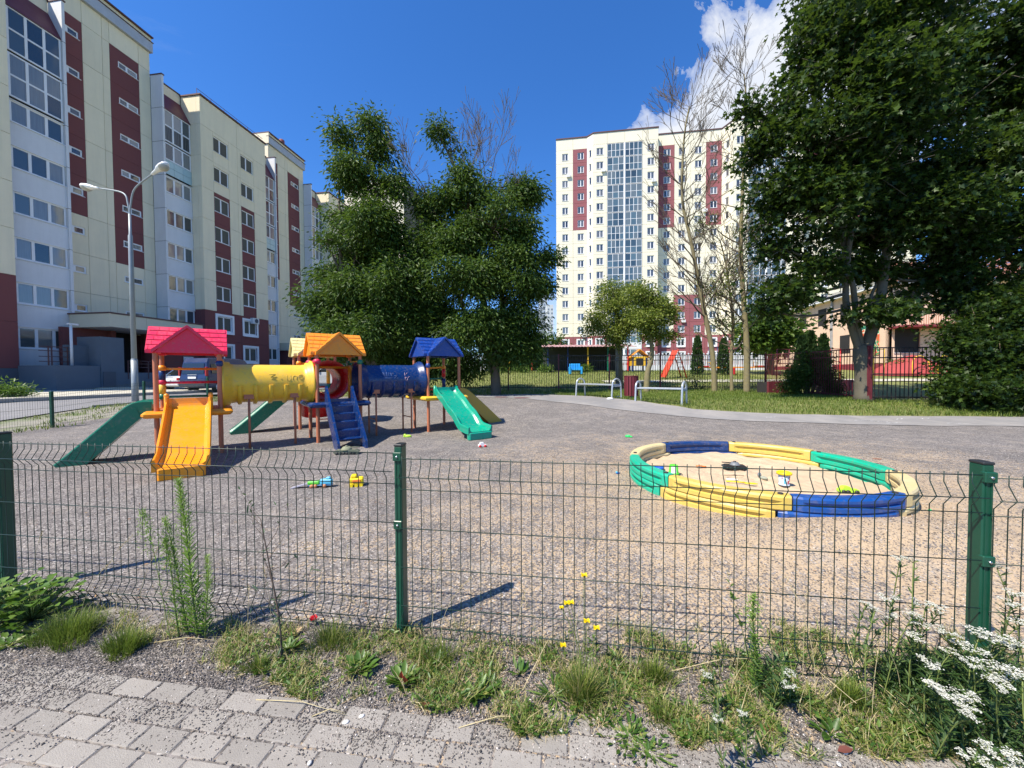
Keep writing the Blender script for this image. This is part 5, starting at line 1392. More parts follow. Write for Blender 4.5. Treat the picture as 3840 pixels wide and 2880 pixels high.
for sg in (-1, 1):
    MB().add([(0, -.6, 1.95), (0, .6, 1.95), (sg * .85, .6, 1.25), (sg * .85, -.6, 1.25), (0, -.6, 1.88), (0, .6, 1.88), (sg * .85, .6, 1.18), (sg * .85, -.6, 1.18)], [(0, 1, 2, 3), (4, 7, 6, 5), (0, 3, 7, 4), (1, 5, 6, 2), (2, 6, 7, 3)]).build('roof', PO, t)
    for y in (-.45, .45): MB().box(sg * .6 - .06, sg * .6 + .06, y - .06, y + .06, 0, 1.2).build('leg', PB, t)
MB().box(-.3, .3, -.52, -.5, .55, 1.15).build('opening', DARK, t)
def aslide(px, Y, lab, s=1):
    p = yard(px, 1395, Y); t = thing('metal_slide', lab, 'slide', p, .2)
    RO = M('slide_red', (.62, .07, .03), .5, .1, 4)
    for y in (-.3, .3):
        MB().tube([(-.95 * s, y, 0), (.05, y, 2.0 * s), (.75 * s, y, 0)], .05, 6).build('side_frame', RO, t)
    MB().box(-1.0 * s, 0, -.28, .28, -.02, .02, Matrix.Translation((.02, 0, 1.95 * s)) @ Matrix.Rotation(-1.12, 4, 'Y') @ Matrix.Diagonal((2.1, 1, 1, 1))).build('chute', RO, t)
    for k in range(5): MB().tube([(.1 + .12 * k * s, -.3, 1.8 * s - .34 * k * s), (.1 + .12 * k * s, .3, 1.8 * s - .34 * k * s)], .025, 6).build('rung', DARK, t)
aslide(2530, 27.5, 'bright red metal slide on the kindergarten lawn behind the benches', 1.0)
p = yard(2745, 1385, 30); t = thing('seesaw', 'orange and red seesaw with low tables on the kindergarten yard', 'seesaw', p)
MB().box(-2.6, 2.6, -.12, .12, .5, .6).build('beam', PO, t); MB().box(-.1, .1, -.3, .3, 0, .5).build('stand', PR, t)
for sg in (-1, 1): MB().box(sg * 2.2 - .3, sg * 2.2 + .3, -.25, .25, .6, .68).build('seat', PR, t); MB().tube([(sg * 1.8, -.2, .6), (sg * 1.8, -.2, .95), (sg * 1.8, .2, .95), (sg * 1.8, .2, .6)], .025, 6).build('handle', PY, t)
for px, Y, m_, lab in ((2958, 22, IRR, 'tall dark red climbing bars near the bush'), (3112, 24, PR, 'bright red gymnastics frame left of the maple trunk'), (2690, 33, PB, 'low blue and yellow hoop frame between the thin trunks'), (3275, 22, PY, 'thin yellow gymnastics bar right of the maple trunk')):
    p = yard(px, 1390, Y); t = thing('gymnastics_frame', lab, 'gymnastics frame', p, .3)
    for k in range(3): MB().tube([(-.9 + .9 * k, 0, 0), (-.9 + .9 * k, 0, 2.1)], .035, 6).build('upright', m_, t)
    for z in (.7, 1.3, 2.1): MB().tube([(-.9, 0, z), (.9, 0, z)], .025, 6).build('crossbar', m_, t)
# red painted earth mounds / tyres and a planter
p = yard(3420, 1395, 29); t = thing('red_mound', 'red painted play mound with yellow hoops in front of the peach kindergarten', 'play mound', p)
MR = M('mound_red', (.34, .05, .045), .8, .2, 2, .5, 20)
mb = MB(); V = []; n = 26
for j in range(9):
    r = j / 8
    for k in range(n):
        a = 2 * math.pi * k / n; V.append((3.2 * r * math.cos(a), 1.6 * r * math.sin(a), 1.55 * (1 - r) ** .8 + .25 * math.sin(a * 3 + 1) * r * (1 - r) * 2 - .05))
mb.add(V, [(j * n + k, (j + 1) * n + k, (j + 1) * n + (k + 1) % n, j * n + (k + 1) % n) for j in range(8) for k in range(n)]); mb.build('mound', MR, t)
for x in (-1.2, .6):
    MB().tube(spline([(x - .5, -1.7, -.1), (x - .4, -1.6, 1.0), (x + .2, -1.5, 1.35), (x + .7, -1.6, .9), (x + .8, -1.7, -.1)], 5), .035, 6).build('hoop', PY, t)
for px, Y, lab in ((2935, 17.6, 'low red planter behind the lawn, left of the dark bush'), (3150, 19.5, 'low red planter right of the dark bush')):
    p = yard(px, 1440, Y); t = thing('planter', lab, 'planter', p, .2)
    for k in range(9): MB().box(-.8 + k * .18, -.64 + k * .18, -.05, .05, -.1, .55).build('board', IRR, t)
    MB().box(-.8, .8, .05, .6, -.1, .5).build('soil_box', DARK, t)
yp = strip('yard_path', [(x, 24.6) for x in dens(6, 30, 20)], [(x, 26.0) for x in dens(6, 30, 20)], .02, PAVE, 3)
strip('yard_kerb', [(x, 36.0) for x in dens(-10, 20, 12)], [(x, 36.3) for x in dens(-10, 20, 12)], .03, M('white_kerb', (.6, .6, .58), .8), 1)

# ================================================================== CARS
def car(lab, p, rz, col, L_=4.3, Wd=1.78, Ht=1.83, kind='van'):
    t = thing('parked_car', lab, 'van' if kind == 'van' else 'car', p, rz)
    PT = M('paint_' + lab[:9].replace(' ', '_'), col, .35, .03, 2, coat=.35)
    GL = M('car_glass', (.012, .014, .016), .08, .05, 2, spec=.8)
    h = Ht
    if kind == 'van': prof = [(0, .32), (-.02, .75), (.02, 1.0), (.12, 1.72), (.22, h), (.6, h + .03), (2.4, h + .03), (2.75, h - .05), (3.35, 1.15), (4.15, .98), (4.28, .75), (4.28, .35), (3.9, .28), (.3, .28)]
    else: prof = [(0, .35), (-.02, .7), (.08, .92), (.5, .96), (1.0, 1.38), (1.4, h), (2.3, h), (2.6, h - .06), (3.2, .98), (4.1, .85), (4.25, .65), (4.25, .33), (3.9, .26), (.3, .26)]
    ms = []
    mb = MB(); n = len(prof); lays = [(-.5, .93, .0), (-.485, .985, 0), (-.44, 1, 0), (.44, 1, 0), (.485, .985, 0), (.5, .93, 0)]
    V = []
    for (k, sc_, _) in lays:
        for (x, z) in prof:
            nar = 1 - .14 * max(0, (z - .95)) / (h - .95)
            V.append((k * Wd * nar, 2.1 + (x - 2.1) * sc_, .9 + (z - .9) * sc_))
    fs = [tuple(range(n)), tuple(reversed(range((len(lays) - 1) * n, len(lays) * n)))]
    for j in range(len(lays) - 1):
        for i in range(n): fs.append((j * n + (i + 1) % n, j * n + i, (j + 1) * n + i, (j + 1) * n + (i + 1) % n))
    mb.add(V, fs); body = mb.build('body', PT, t)
    q = Wd / 2
    if kind == 'van':
        MB().add([(-q * .80, .03, 1.08), (q * .80, .03, 1.08), (q * .74, .115, 1.66), (-q * .74, .115, 1.66), (-q * .80, .0, 1.08), (q * .80, .0, 1.08), (q * .74, .085, 1.66), (-q * .74, .085, 1.66)], [(4, 5, 6, 7), (0, 3, 2, 1), (0, 1, 5, 4), (1, 2, 6, 5), (2, 3, 7, 6), (3, 0, 4, 7)]).build('rear_window', GL, t)
        for sg in (-1, 1):
            MB().bbox(sg * q * .96 - .055, sg * q * .96 + .055, -.03, .12, .95, 1.45, .02).build('tail_light', M('tail_light', (.35, .01, .01), .2), t)
            for (a, b) in ((.35, 1.15), (1.25, 2.1), (2.2, 2.95)):
                e = 1 - .14 * (1.1 - .95) / (h - .95); f2 = 1 - .14 * (1.6 - .95) / (h - .95)
                MB().add([(sg * (q * e + .004), a, 1.1), (sg * (q * e + .004), b, 1.1), (sg * (q * f2 + .004), b - (.3 if b > 2.5 else 0), 1.62), (sg * (q * f2 + .004), a, 1.62)], [(0, 1, 2, 3)] if sg < 0 else [(3, 2, 1, 0)]).build('side_window', GL, t)
    else:
        MB().add([(-q * .74, .50, 1.0), (q * .74, .50, 1.0), (q * .66, .96, 1.36), (-q * .66, .96, 1.36)], [(0, 1, 2, 3)]).build('rear_window', GL, t)
        for sg in (-1, 1):
            MB().bbox(sg * q * .86 - .09, sg * q * .86 + .09, -.04, .1, .68, .84, .02).build('tail_light', M('tail_light', (.35, .01, .01), .2), t)
            MB().add([(sg * q * .985, 1.0, 1.0), (sg * q * .985, 3.0, 1.0), (sg * q * .91, 2.5, 1.36), (sg * q * .91, 1.3, 1.36)], [(0, 1, 2, 3)] if sg < 0 else [(3, 2, 1, 0)]).build('side_window', GL, t)
    MB().bbox(-q * .97, q * .97, -.09, .1, .36, .58, .03).build('bumper', PT if kind != 'van' else M('bumper_dark', (.03, .032, .04), .5), t)
    MB().bbox(-.26, .26, -.055, -.03, .80 if kind == 'van' else .62, .91 if kind == 'van' else .73, .004).build('number_plate', TW, t)
    MB().bbox(-.30, .30, -.05, -.02, 1.0, 1.03, .004).build('chrome_strip', BOLT, t)
    for sg in (-1, 1):
        for y in (.75, 3.4):
            w_ = MB().lathe([(.001, -.1), (.2, -.1), (.3, -.09), (.32, -.05), (.32, .05), (.3, .09), (.2, .1), (.001, .1)], 20, Matrix.Translation((sg * (q - .1), y, .32)) @ Matrix.Rotation(math.pi / 2, 4, 'Y')).build('wheel', M('tyre', (.015, .015, .015), .8), t)
            MB().lathe([(.001, .105), (.05, .11), (.18, .108), (.2, .10)], 14, Matrix.Translation((sg * (q - .1), y, .32)) @ Matrix.Rotation(sg * math.pi / 2, 4, 'Y')).build('rim', ALU, w_)
        MB().bbox(sg * (q + .08) - .09, sg * (q + .08) + .09, 2.75, 2.9, 1.08, 1.25, .02).build('mirror', PT, t)
    return t
def onroad(px, py, Y): p = W(px, py, Y); return Vector((p.x, p.y, H(p.x, p.y)))
car('dark blue van seen from behind, parked between the lamp and the yellow tunnel', onroad(724, 1470, 21.5), -A8, (.012, .025, .085), Ht=1.95)
car('white car parked left of the dark blue van', onroad(628, 1470, 23.5), -A8, (.62, .62, .62), Ht=1.45, kind='car')
car('black van parked further along the road behind the dark blue van', onroad(850, 1470, 28.5), -A8, (.012, .013, .018), Ht=1.8)
car('silver car glimpsed through the red tunnel, parked under the tree', Vector((-9.4, 24.5, H(-9.4, 24.5))), 1.2, (.35, .36, .37), Ht=1.42, kind='car')

# ================================================================== TREES
def tree_skel(base, segs): return segs
def grow(mb, p, d, ln, r, depth, rs, spread=.5, up=.15, tips=None, kids=(2, 3), n=6, taper=.62, minr=.004, wig=.12):
    pts = [p]; q = p.copy(); dd = d.copy(); k = 4 if depth > 1 else 3
    for i in range(k):
        dd = (dd + Vector((rs.gauss(0, wig), rs.gauss(0, wig), rs.gauss(0, wig * .6) + up * .25))).normalized(); q = q + dd * (ln / k); pts.append(q.copy())
    r1 = max(r * taper, minr)
    mb.tube(pts, [r + (r1 - r) * i / k for i in range(k + 1)], max(4, n), cap=False)
    if tips is not None: tips.append((pts[-1], dd, depth))
    if depth <= 0: return
    c = rs.randint(*kids)
    for i in range(c):
        j = rs.choice(range(max(1, k - 2), k + 1)) if i else k
        b = pts[j]; ax = Vector((rs.gauss(0, 1), rs.gauss(0, 1), rs.gauss(0, .5))).normalized()
        nd = (dd + ax * spread * rs.uniform(.6, 1.2)).normalized(); nd = (nd + Vector((0, 0, up))).normalized()
        grow(mb, b, nd, ln * rs.uniform(.6, .85), r1 * rs.uniform(.6, .85), depth - 1, rs, spread, up, tips, kids, n - 1, taper, minr, wig)
BARK = M('ash_bark', (.13, .105, .075), .9, .25, 7, .9, 40); BARKM = M('maple_bark', (.11, .095, .07), .9, .25, 7, .9, 30, dirt=(.10, .10, .05), dirtk=.4)
BARKL = M('lichen_bark', (.19, .16, .09), .9, .25, 8, .8, 40, dirt=(.30, .25, .07), dirtk=.5)
TWIG = M('dry_twig', (.12, .095, .065), .9, .2, 10)
ASH = Mleaf('ash_leaf', [(0, (.015, .038, .007)), (.45, (.042, .088, .013)), (.85, (.095, .155, .022)), (1, (.15, .20, .04))], .32, .5, .28)
MAP = Mleaf('maple_leaf', [(0, (.007, .021, .004)), (.5, (.017, .041, .006)), (.88, (.05, .092, .011)), (1, (.11, .16, .022))], .3, .48, .3)
LOC = Mleaf('light_leaf', [(0, (.08, .12, .016)), (.5, (.18, .23, .035)), (1, (.30, .32, .07))], .35, .45, .45)
def clumps(centres, per, spread, drop=.2):
    """leaf base positions around clump centres, with drooping outward axes"""
    C = np.repeat(centres, per, 0); n = len(C); off = rng.normal(size=(n, 3)) * spread; off[:, 2] *= .62
    D = unit(off + rng.normal(size=(n, 3)) * spread * .8); D[:, 2] -= drop; D = unit(D)
    return C + off, D
def lobes_points(lobes, n, shell=.55):
    """points in the outer part of a set of ellipsoids, weighted by surface"""
    wt = np.array([(l[3] * l[4] + l[4] * l[5] + l[3] * l[5]) for l in lobes]); wt = wt / wt.sum()
    idx = rng.choice(len(lobes), n, p=wt); Lb = np.array(lobes)[idx]
    d = unit(rng.normal(size=(n, 3))); r = shell + (1.08 - shell) * rng.random(n) ** .6
    r *= 1 + .12 * np.sin(d[:, 0] * 6 + Lb[:, 0]) * np.sin(d[:, 2] * 7 + Lb[:, 1])
    return Lb[:, :3] + d * r[:, None] * Lb[:, 3:6], idx
def sublobes(lobes, k=8, seed=1):
    r = random.Random(seed); out = []
    for (x, y, z, a, b, c) in lobes:
        for i in range(k):
            d = Vector((r.gauss(0, 1), r.gauss(0, 1), r.gauss(.15, .9))).normalized(); f_ = r.uniform(.45, .85); s_ = r.uniform(.28, .58)
            out.append((x + d.x * a * f_, y + d.y * b * f_, z + d.z * c * f_, a * s_, b * s_, c * s_ * 1.15))
    return out
def leafy(root, lobes, nclump, per, spread, mat, ln, wd, shape='leaf', drop=.25, shell=.5, name='crown', hole=0.0, tilt=1.0, sub_=0):
    if sub_: lobes = sublobes(lobes, sub_)
    C, idx = lobes_points(lobes, nclump, shell)
    if hole:                                                        # irregular gaps where the sky shows
        v = np.array([mnoise.noise(Vector(c * .75)) for c in C]); C = C[v > -hole]
    C = C[C[:, 2] > -root.location.z + .25 + 0 * C[:, 2]] if False else C
    P, D = clumps(C, per, spread, drop); n = len(P)
    Nn = unit(rng.normal(size=(n, 3)) * .75 + np.array([0, 0, tilt]))
    cl_r = np.repeat(rng.random(len(C)), per)
    rnd = np.clip(.55 * cl_r + .45 * rng.random(n), 0, 1)
    L_ = ln * rng.uniform(.6, 1.25, n); 
    return leaves(name, P, D, Nn, L_, L_ * wd, mat, root, shape, rnd), C
def PXL(px, py, Y, rx, ry, rz, base):                            # lobe from its place in the tree, metres, relative to the base
    p = W(px, py, Y); return (p.x - base.x, p.y - base.y, p.z - base.z, rx, ry, rz)
def ash(label, base, lobes, bare=(), seed=1, nclump=1500, per=22, trunks=None, spread=.26, ln=.17):
    rs = random.Random(seed); root = thing('ash_tree', label, 'tree', base); mb = MB(); tw = MB()
    for tr_ in trunks: mb.tube(spline([Vector(q) for q in tr_[0]], 4), list(np.linspace(tr_[1], tr_[2], 4 * (len(tr_[0]) - 1) + 1)), 10)
    for l in lobes:                                                # limbs reaching each lobe
        c = Vector(l[:3]); tr_ = min(trunks, key=lambda t: min((Vector(q) - c).length for q in t[0]))
        st = min((Vector(q) for q in tr_[0] if q[2] < c.z + .3), key=lambda q: (q - c).length, default=Vector(tr_[0][0]))
        md = (st + c) / 2 + Vector((rs.uniform(-.2, .2), rs.uniform(-.2, .2), -.15 * l[5]))
        mb.tube(spline([st, md, c], 4), list(np.linspace(.075, .03, 9)), 6)
        for k in range(12):
            d = Vector((rs.gauss(0, 1), rs.gauss(0, 1), rs.gauss(.3, .9))).normalized()
            e = c + Vector((d.x * l[3], d.y * l[4], d.z * l[5])) * rs.uniform(.75, 1.05)
            tw.tube(spline([c, (c + e) / 2 + Vector((0, 0, .12)), e], 3), list(np.linspace(.022, .005, 7)), 4)
    mb.build('trunk', BARK, root); tw.build('twigs', BARK, root)['kind'] = 'stuff'
    leafy(root, lobes, int(nclump * 1.75), per + 8, spread * 1.1, ASH, ln * 1.15, .36, 'leaf', .6, .30, hole=.27, sub_=8)
    if bare:
        bb = MB(); 
        for p, d, L_, r, dep in bare: grow(bb, Vector(p), Vector(d).normalized(), L_ * 1.12, r, dep, rs, .55, .2, None, (2, 3), 5, .66, .008, .12)
        bb.build('bare_branches', TWIG, root)
    return root
b0 = G(1700, 1472); b0 = Vector((-2.5, 17.6, H(-2.5, 17.6)))
def lob(lst, base, Y0):
    out = []
    for px, py, dy, rx, rz in lst: out.append(PXL(px, py + 12, Y0 + dy, rx * (.95 if py > 700 else .88), rx * .94, rz * (1.02 if py > 700 else .9), base))
    return out
YT = 17.8
bL = Vector((-6.3, 17.9, H(-6.3, 17.9)))
LL = lob(((1270, 520, .2, .85, .75), (1390, 480, 0, .75, .7), (1440, 560, .2, .7, .8), (1300, 640, -.2, 1.0, .9), (1440, 700, 0, 1.1, .9), (1290, 790, .2, .9, .6), (1380, 830, -.6, 1.4, 1.0), (1230, 905, -.2, .75, .45), (1330, 960, .3, 1.5, .9), (1470, 900, .3, 1.3, 1.2),
     (1290, 1090, -.3, 1.6, 1.0), (1440, 1080, -.8, 1.6, 1.3), (1240, 1180, 0, .9, .8), (1370, 1220, -.7, 1.7, 1.0), (1500, 1230, -.2, 1.5, 1.2), (1290, 1310, .2, 1.0, .6), (1240, 1010, .5, .7, .6), (1560, 1330, .8, 1.6, .9), (1430, 1360, .6, 1.4, .7)), bL, YT)
ash('big bushy dark tree on the left of the pair behind the play structure', bL, LL, nclump=2300, per=20, seed=3,
    trunks=[([(0, 0, -.2), (.1, 0, 2.5), (.5, 0, 5.5), (.2, 0, 9.0), (-.3, 0, 11.0)], .30, .06), ([(0, 0, .6), (-.8, .1, 3.0), (-1.5, 0, 5.5), (-1.6, 0, 9.5)], .18, .04), ([(.1, 0, .5), (1.0, .2, 3), (1.3, 0, 6), (.9, 0, 8.0)], .18, .05)])
bR = Vector((-.75, 18.2, H(-.75, 18.2)))
LR = lob(((1640, 480, .2, .50, .5), (1690, 560, .1, .55, .5), (1740, 660, 0, .6, .6), (1590, 760, .3, .5, .45), (1660, 760, 0, 1.1, .8), (1790, 740, .1, 1.1, .7), (1920, 730, .3, 1.0, .7), (1980, 720, .4, .6, .5), (1850, 850, -.5, 1.6, 1.2), (1990, 860, 0, .75, 1.0), (1660, 900, -.2, 1.5, 1.2),
     (1750, 1050, -.9, 1.7, 1.3), (1920, 1020, -.4, 1.4, 1.1), (2030, 960, .2, .6, .4), (2010, 1060, .1, .6, .5), (1620, 1150, -.2, 1.5, 1.3), (1800, 1220, -.8, 1.6, 1.1), (1950, 1180, -.1, .95, .9), (1890, 1300, -.9, 1.0, .75), (1700, 1330, 0, 1.4, .8), (1980, 1290, .3, .85, .6)), bR, YT + .2)
ash('big bushy dark tree on the right of the pair, with bare twigs at its top', bR, LR, nclump=2500, per=20, seed=5,
    trunks=[([(0, 0, -.2), (-.1, 0, 1.6), (-.5, 0, 4.0), (-1.2, 0, 7.5), (-1.8, 0, 10.5)], .27, .06), ([(-.05, 0, 1.2), (.3, 0, 3.5), (.2, .1, 6.5), (-.2, 0, 9.0)], .2, .05), ([(-.2, 0, 1.5), (-1.5, 0, 4.0), (-2.5, .1, 7.5)], .16, .04)],
    bare=[((-1.4, 0, 7.7), (.35, 0, 1), 1.6, .055, 5), ((-1.8, .1, 8.0), (.0, 0, 1), 1.5, .05, 5), ((-2.4, 0, 7.8), (-.45, 0, 1), 1.5, .045, 5), ((-1.0, 0, 7.5), (.9, 0, .8), 1.6, .05, 5), ((-.9, 0, 7.8), (.35, 0, 1), 1.6, .05, 5), ((-3.2, 0, 6.9), (-.5, 0, 1), 1.4, .04, 5), ((-.6, 0, 7.3), (.7, .2, 1), 1.5, .045, 4)])
def maple():
    base = G(3240, 1500); root = thing('maple_tree', 'large dark maple with forked trunk overhanging the right side of the lawn', 'tree', base); rs = random.Random(11)
    Y0 = base.y
    def q(px, py, dy=0): p = W(px, py, Y0 + dy); return p - base
    mb = MB()
    mb.tube([q(3240, 1512), q(3238, 1480), q(3236, 1400), q(3232, 1330), q(3228, 1295)], [.36, .26, .23, .24, .20], 14)
    limbs = [([(3222, 1310), (3195, 1230), (3172, 1130), (3172, 1000), (3150, 800)], .15, .07, 0), ([(3232, 1310), (3212, 1200), (3200, 1080), (3180, 960), (3230, 700), (3260, 500)], .12, .06, -.4), ([(3245, 1320), (3275, 1220), (3300, 1130), (3318, 1000), (3335, 880), (3380, 650), (3420, 380)], .22, .08, .2), ([(3240, 1300), (3258, 1240), (3250, 1180), (3290, 1060), (3420, 900)], .08, .04, .3)]
    LP = []
    for pts, r0, r1, dy in limbs:
        P_ = [q(a, b, dy * i / len(pts)) for i, (a, b) in enumerate(pts)]; S_ = spline(P_, 4); LP += S_; r0 *= .85
        mb.tube(S_, list(np.linspace(r0, r1, len(S_))), 9)
    lobes = lob(((3030, 110, 0, .5, .8), (3130, 60, 0, 1.15, 1.2), (2995, 270, .2, .5, .7), (2800, 400, .2, .42, .4), (2930, 420, -.2, .8, .8), (2850, 560, .3, .9, .7), (2920, 700, -.3, 1.0, 1.0), (2860, 820, .2, .55, .6), (2940, 920, .1, .8, .8), (2900, 1060, .4, .65, .7), (2940, 1085, -.2, .8, .5), (2860, 1150, .3, .55, .35), 
      (3180, 250, -.8, 1.7, 1.4), (3200, 90, -.6, 2.0, 1.2), (3120, 520, -1.0, 1.6, 1.3), (3080, 800, -.7, 1.3, 1.1), (3060, 990, -.3, .9, .6), (3300, 330, -1.2, 2.0, 1.5), (3280, 640, -1.0, 1.7, 1.2), (3480, 120, -.6, 2.0, 1.6), (3520, 450, -.8, 2.0, 1.6), (3480, 780, -.6, 1.7, 1.2), (3560, 880, .6, 1.4, 1.0), (3400, 720, .8, 1.4, 1.1), (3600, 700, 1.0, 1.6, 1.2), (3700, 250, -.2, 2.0, 1.8), (3720, 600, -.3, 2.0, 1.5), (3680, 900, 0, 1.8, 1.2),
      (3260, 860, .3, 1.2, .7), (3200, 1000, .4, .8, .45), (3330, 1000, .5, 1.0, .5), (3280, 1170, -.6, .9, .30), (3390, 1130, .2, .9, .5), (3540, 1010, .3, 1.4, .8), (3660, 1130, .4, 1.2, .7), (3840, 420, 0, 2.2, 2.4), (3880, 900, 0, 2.0, 1.8), (3300, -180, .5, 3.0, 1.6), (3700, -150, .5, 2.8, 1.8), (3230, -120, .3, 1.8, 1.2)), base, Y0)
    tw = MB()
    for l in lobes:
        c = Vector(l[:3]); st = min(LP, key=lambda p_: (p_ - c).length + (2 if p_.z > c.z else 0))
        mb.tube(spline([st, (st + c) / 2 + Vector((0, 0, -.25)), c], 4), list(np.linspace(.06, .03, 9)), 6)
        for k in range(12):
            d = Vector((rs.gauss(0, 1), rs.gauss(0, 1), rs.gauss(.1, .8))).normalized(); e = c + Vector((d.x * l[3], d.y * l[4], d.z * l[5]))
            tw.tube([c, (c + e) / 2, e], [.02, .012, .005], 4)
    mb.build('trunk', BARKM, root); tw.build('twigs', BARKM, root)['kind'] = 'stuff'
    leafy(root, lobes, 4400, 23, .26, MAP, .18, .82, 'maple', .35, .25, hole=.42, tilt=1.1, sub_=8)
maple()
def bush(label, base, lobes, nclump, per, mat=MAP, ln=.10, wd=.5, name='bush', shape='leaf', spread=.14, cat='bush', drop=.15):
    root = thing(name, label, cat, base); rs = random.Random(len(label)); mb = MB()
    for l in lobes:
        for k in range(5):
            e = Vector(l[:3]) + Vector((rs.gauss(0, .4) * l[3], rs.gauss(0, .4) * l[4], rs.uniform(0, .6) * l[5])); mb.tube([(e.x * .2, e.y * .2, -.1), (e.x * .6, e.y * .6, e.z * .4), e], [.025, .018, .008], 5)
    mb.build('stems', BARK, root); o, C = leafy(root, lobes, nclump, per, spread, mat, ln, wd, shape, drop, .3, name='foliage'); return root
bb = G(3640, 1520); bb = Vector((15.6, 11.9, H(15.6, 11.9)))
bush('large dark broad bush at the right edge under the maple', bb, lob(((3640, 1260, .3, .8, .7), (3690, 1330, 0, 1.0, .9), (3800, 1250, .2, 1.2, 1.1), (3620, 1440, -.2, .8, .45), (3720, 1440, -.5, 1.2, .55), (3840, 1400, -.3, 1.3, .9), (3900, 1200, .5, 1.6, 1.5), (3700, 1150, .6, .9, .7)), bb, bb.y), 1250, 18, MAP, .13, .8, shape='maple', spread=.2)
b2_ = G(3035, 1482)
bush('dense dark green bush on the lawn left of the maple trunk', b2_, lob(((2990, 1400, 0, .42, .6), (3060, 1380, .1, .5, .7), (3110, 1420, 0, .38, .5), (3020, 1340, .3, .28, .4), (3080, 1330, .3, .25, .4), (2960, 1440, -.1, .3, .3), (3130, 1450, 0, .3, .3)), b2_, b2_.y), 900, 14, ASH, .10, .42, spread=.12)
b3 = G(3560, 1545)
LIMEL = Mleaf('lime_leaf', [(0, (.04, .09, .012)), (.5, (.10, .19, .025)), (1, (.2, .3, .05))], .35, .45, .45)
bush('lighter green low leafy branches in front of the dark bush at the right edge', G(3790, 1532), lob(((3740, 1420, 0, .5, .3), (3830, 1460, -.1, .6, .35), (3770, 1490, -.1, .4, .2)), G(3790, 1532), G(3790, 1532).y), 170, 16, LIMEL, .10, .7, shape='maple', spread=.14)
def small_tree(label, bpx, bpy_, lob_px, trunk_px, mat=LOC, nclump=500, ln=.11, Y=None, r0=.13):
    base = G(bpx, bpy_) if Y is None else yard(bpx, bpy_, Y); Y0 = base.y; root = thing('small_tree', label, 'tree', base)
    mb = MB(); P_ = [W(a, b, Y0) - base for a, b in trunk_px]; P_[0] = Vector((0, 0, -.2)); S_ = spline(P_, 4); mb.tube(S_, list(np.linspace(r0, r0 * .35, len(S_))), 9)
    lobes = lob(lob_px, base, Y0)
    for l in lobes: c = Vector(l[:3]); st = min(S_, key=lambda p_: (p_ - c).length + (1 if p_.z > c.z else 0)); mb.tube([st, (st + c) / 2, c], [.04, .03, .015], 6)
    mb.build('trunk', BARKL, root); leafy(root, lobes, int(nclump * 1.8), 15, .2, mat, ln * 1.1, .55, 'leaf', .3, .25, hole=.3, sub_=7); return root
small_tree('small round leafy tree behind the fence, in front of the tower, left trunk', 2330, 1420, ((2260, 1140, 0, .9, .8), (2300, 1080, .2, .9, .7), (2230, 1220, 0, .8, .7), (2330, 1180, -.3, 1.1, .9), (2280, 1250, 0, 1.0, .6), (2380, 1110, -.5, 1.1, .8), (2370, 1200, -.4, 1.1, .8)), ((2330, 1425), (2326, 1330), (2310, 1200), (2300, 1100)), nclump=620, Y=22.0, ln=.12)
small_tree('small leafy tree with a leaning bare lower trunk beside the litter bin', 2425, 1440, ((2450, 1140, 0, .8, .7), (2400, 1090, 0, .7, .6), (2500, 1180, 0, .5, .5), (2450, 1230, .1, .9, .5), (2400, 1180, -.2, .8, .6), (2520, 1250, .1, .4, .3)), ((2425, 1442), (2428, 1400), (2445, 1330), (2440, 1240), (2450, 1140)), nclump=480, Y=19.2, ln=.11, r0=.16)
def bare_tree(label, bx, by, trunk, seed, r0=.16, lv=True, Y=None, lobes=()):
    base = G(bx, by) if Y is None else yard(bx, by, Y); Y0 = base.y; root = thing('bare_tree', label, 'tree', base); rs = random.Random(seed); mb = MB(); tw = MB()
    S_ = spline([Vector((0, 0, -.2))] + [W(a, b, Y0) - base for a, b in trunk], 5); n = len(S_)
    mb.tube(S_, list(np.linspace(r0, .025, n)), 10); tips = []
    for i in range(int(n * .22), n):
        for _ in range(2 if i < n - 3 else 3):
            if rs.random() < .85:
                a = rs.uniform(0, 6.28); d = Vector((math.cos(a), math.sin(a) * .6, rs.uniform(.25, 1.1))).normalized(); f_ = i / n
                grow(tw, S_[i], d, rs.uniform(.9, 1.5) * (1.15 - .45 * f_), .045 * (1.2 - f_), 3, rs, .42, .12, tips, (2, 3), 5, .64, .009, .10)
    mb.build('trunk', BARKL, root); tw.build('branches', TWIG, root)
    if lv and tips:
        C = np.array([tuple(t[0]) for t in tips if t[2] <= 1 and rs.random() < lv]); 
        if len(C):
            P, D = clumps(C, 5, .10, .2); nn = len(P); leaves('sparse_leaves', P, D, unit(rng.normal(size=(nn, 3)) + np.array([0, 0, .6])), .09 * rng.uniform(.6, 1.2, nn), .04, LOC, root, 'leaf')
    if lobes: leafy(root, lob(lobes, base, Y0), 260, 10, .24, LOC, .11, .5, 'leaf', .2, .3, name='crown')
    return root
bare_tree('tall half dead tree with curved pale trunk, leftmost of the three thin trunks', 2680, 1452, ((2672, 1330), (2640, 1160), (2615, 1030), (2590, 900), (2560, 760), (2560, 600), (2570, 480), (2585, 400)), 21, .13, .0, Y=19.0)
bare_tree('slim tree with sparse leaves, middle of the three thin trunks', 2745, 1450, ((2742, 1330), (2750, 1200), (2735, 1080), (2720, 980), (2700, 900)), 22, .09, .45, Y=19.3, lobes=((2700, 1060, 0, .7, .8), (2760, 980, 0, .6, .7), (2720, 1200, .2, .6, .5)))
bare_tree('tall straight grey barked tree, rightmost of the three thin trunks', 2800, 1450, ((2800, 1300), (2790, 1150), (2778, 950), (2782, 780), (2790, 600), (2800, 420), (2790, 280)), 23, .15, .0, Y=18.6)
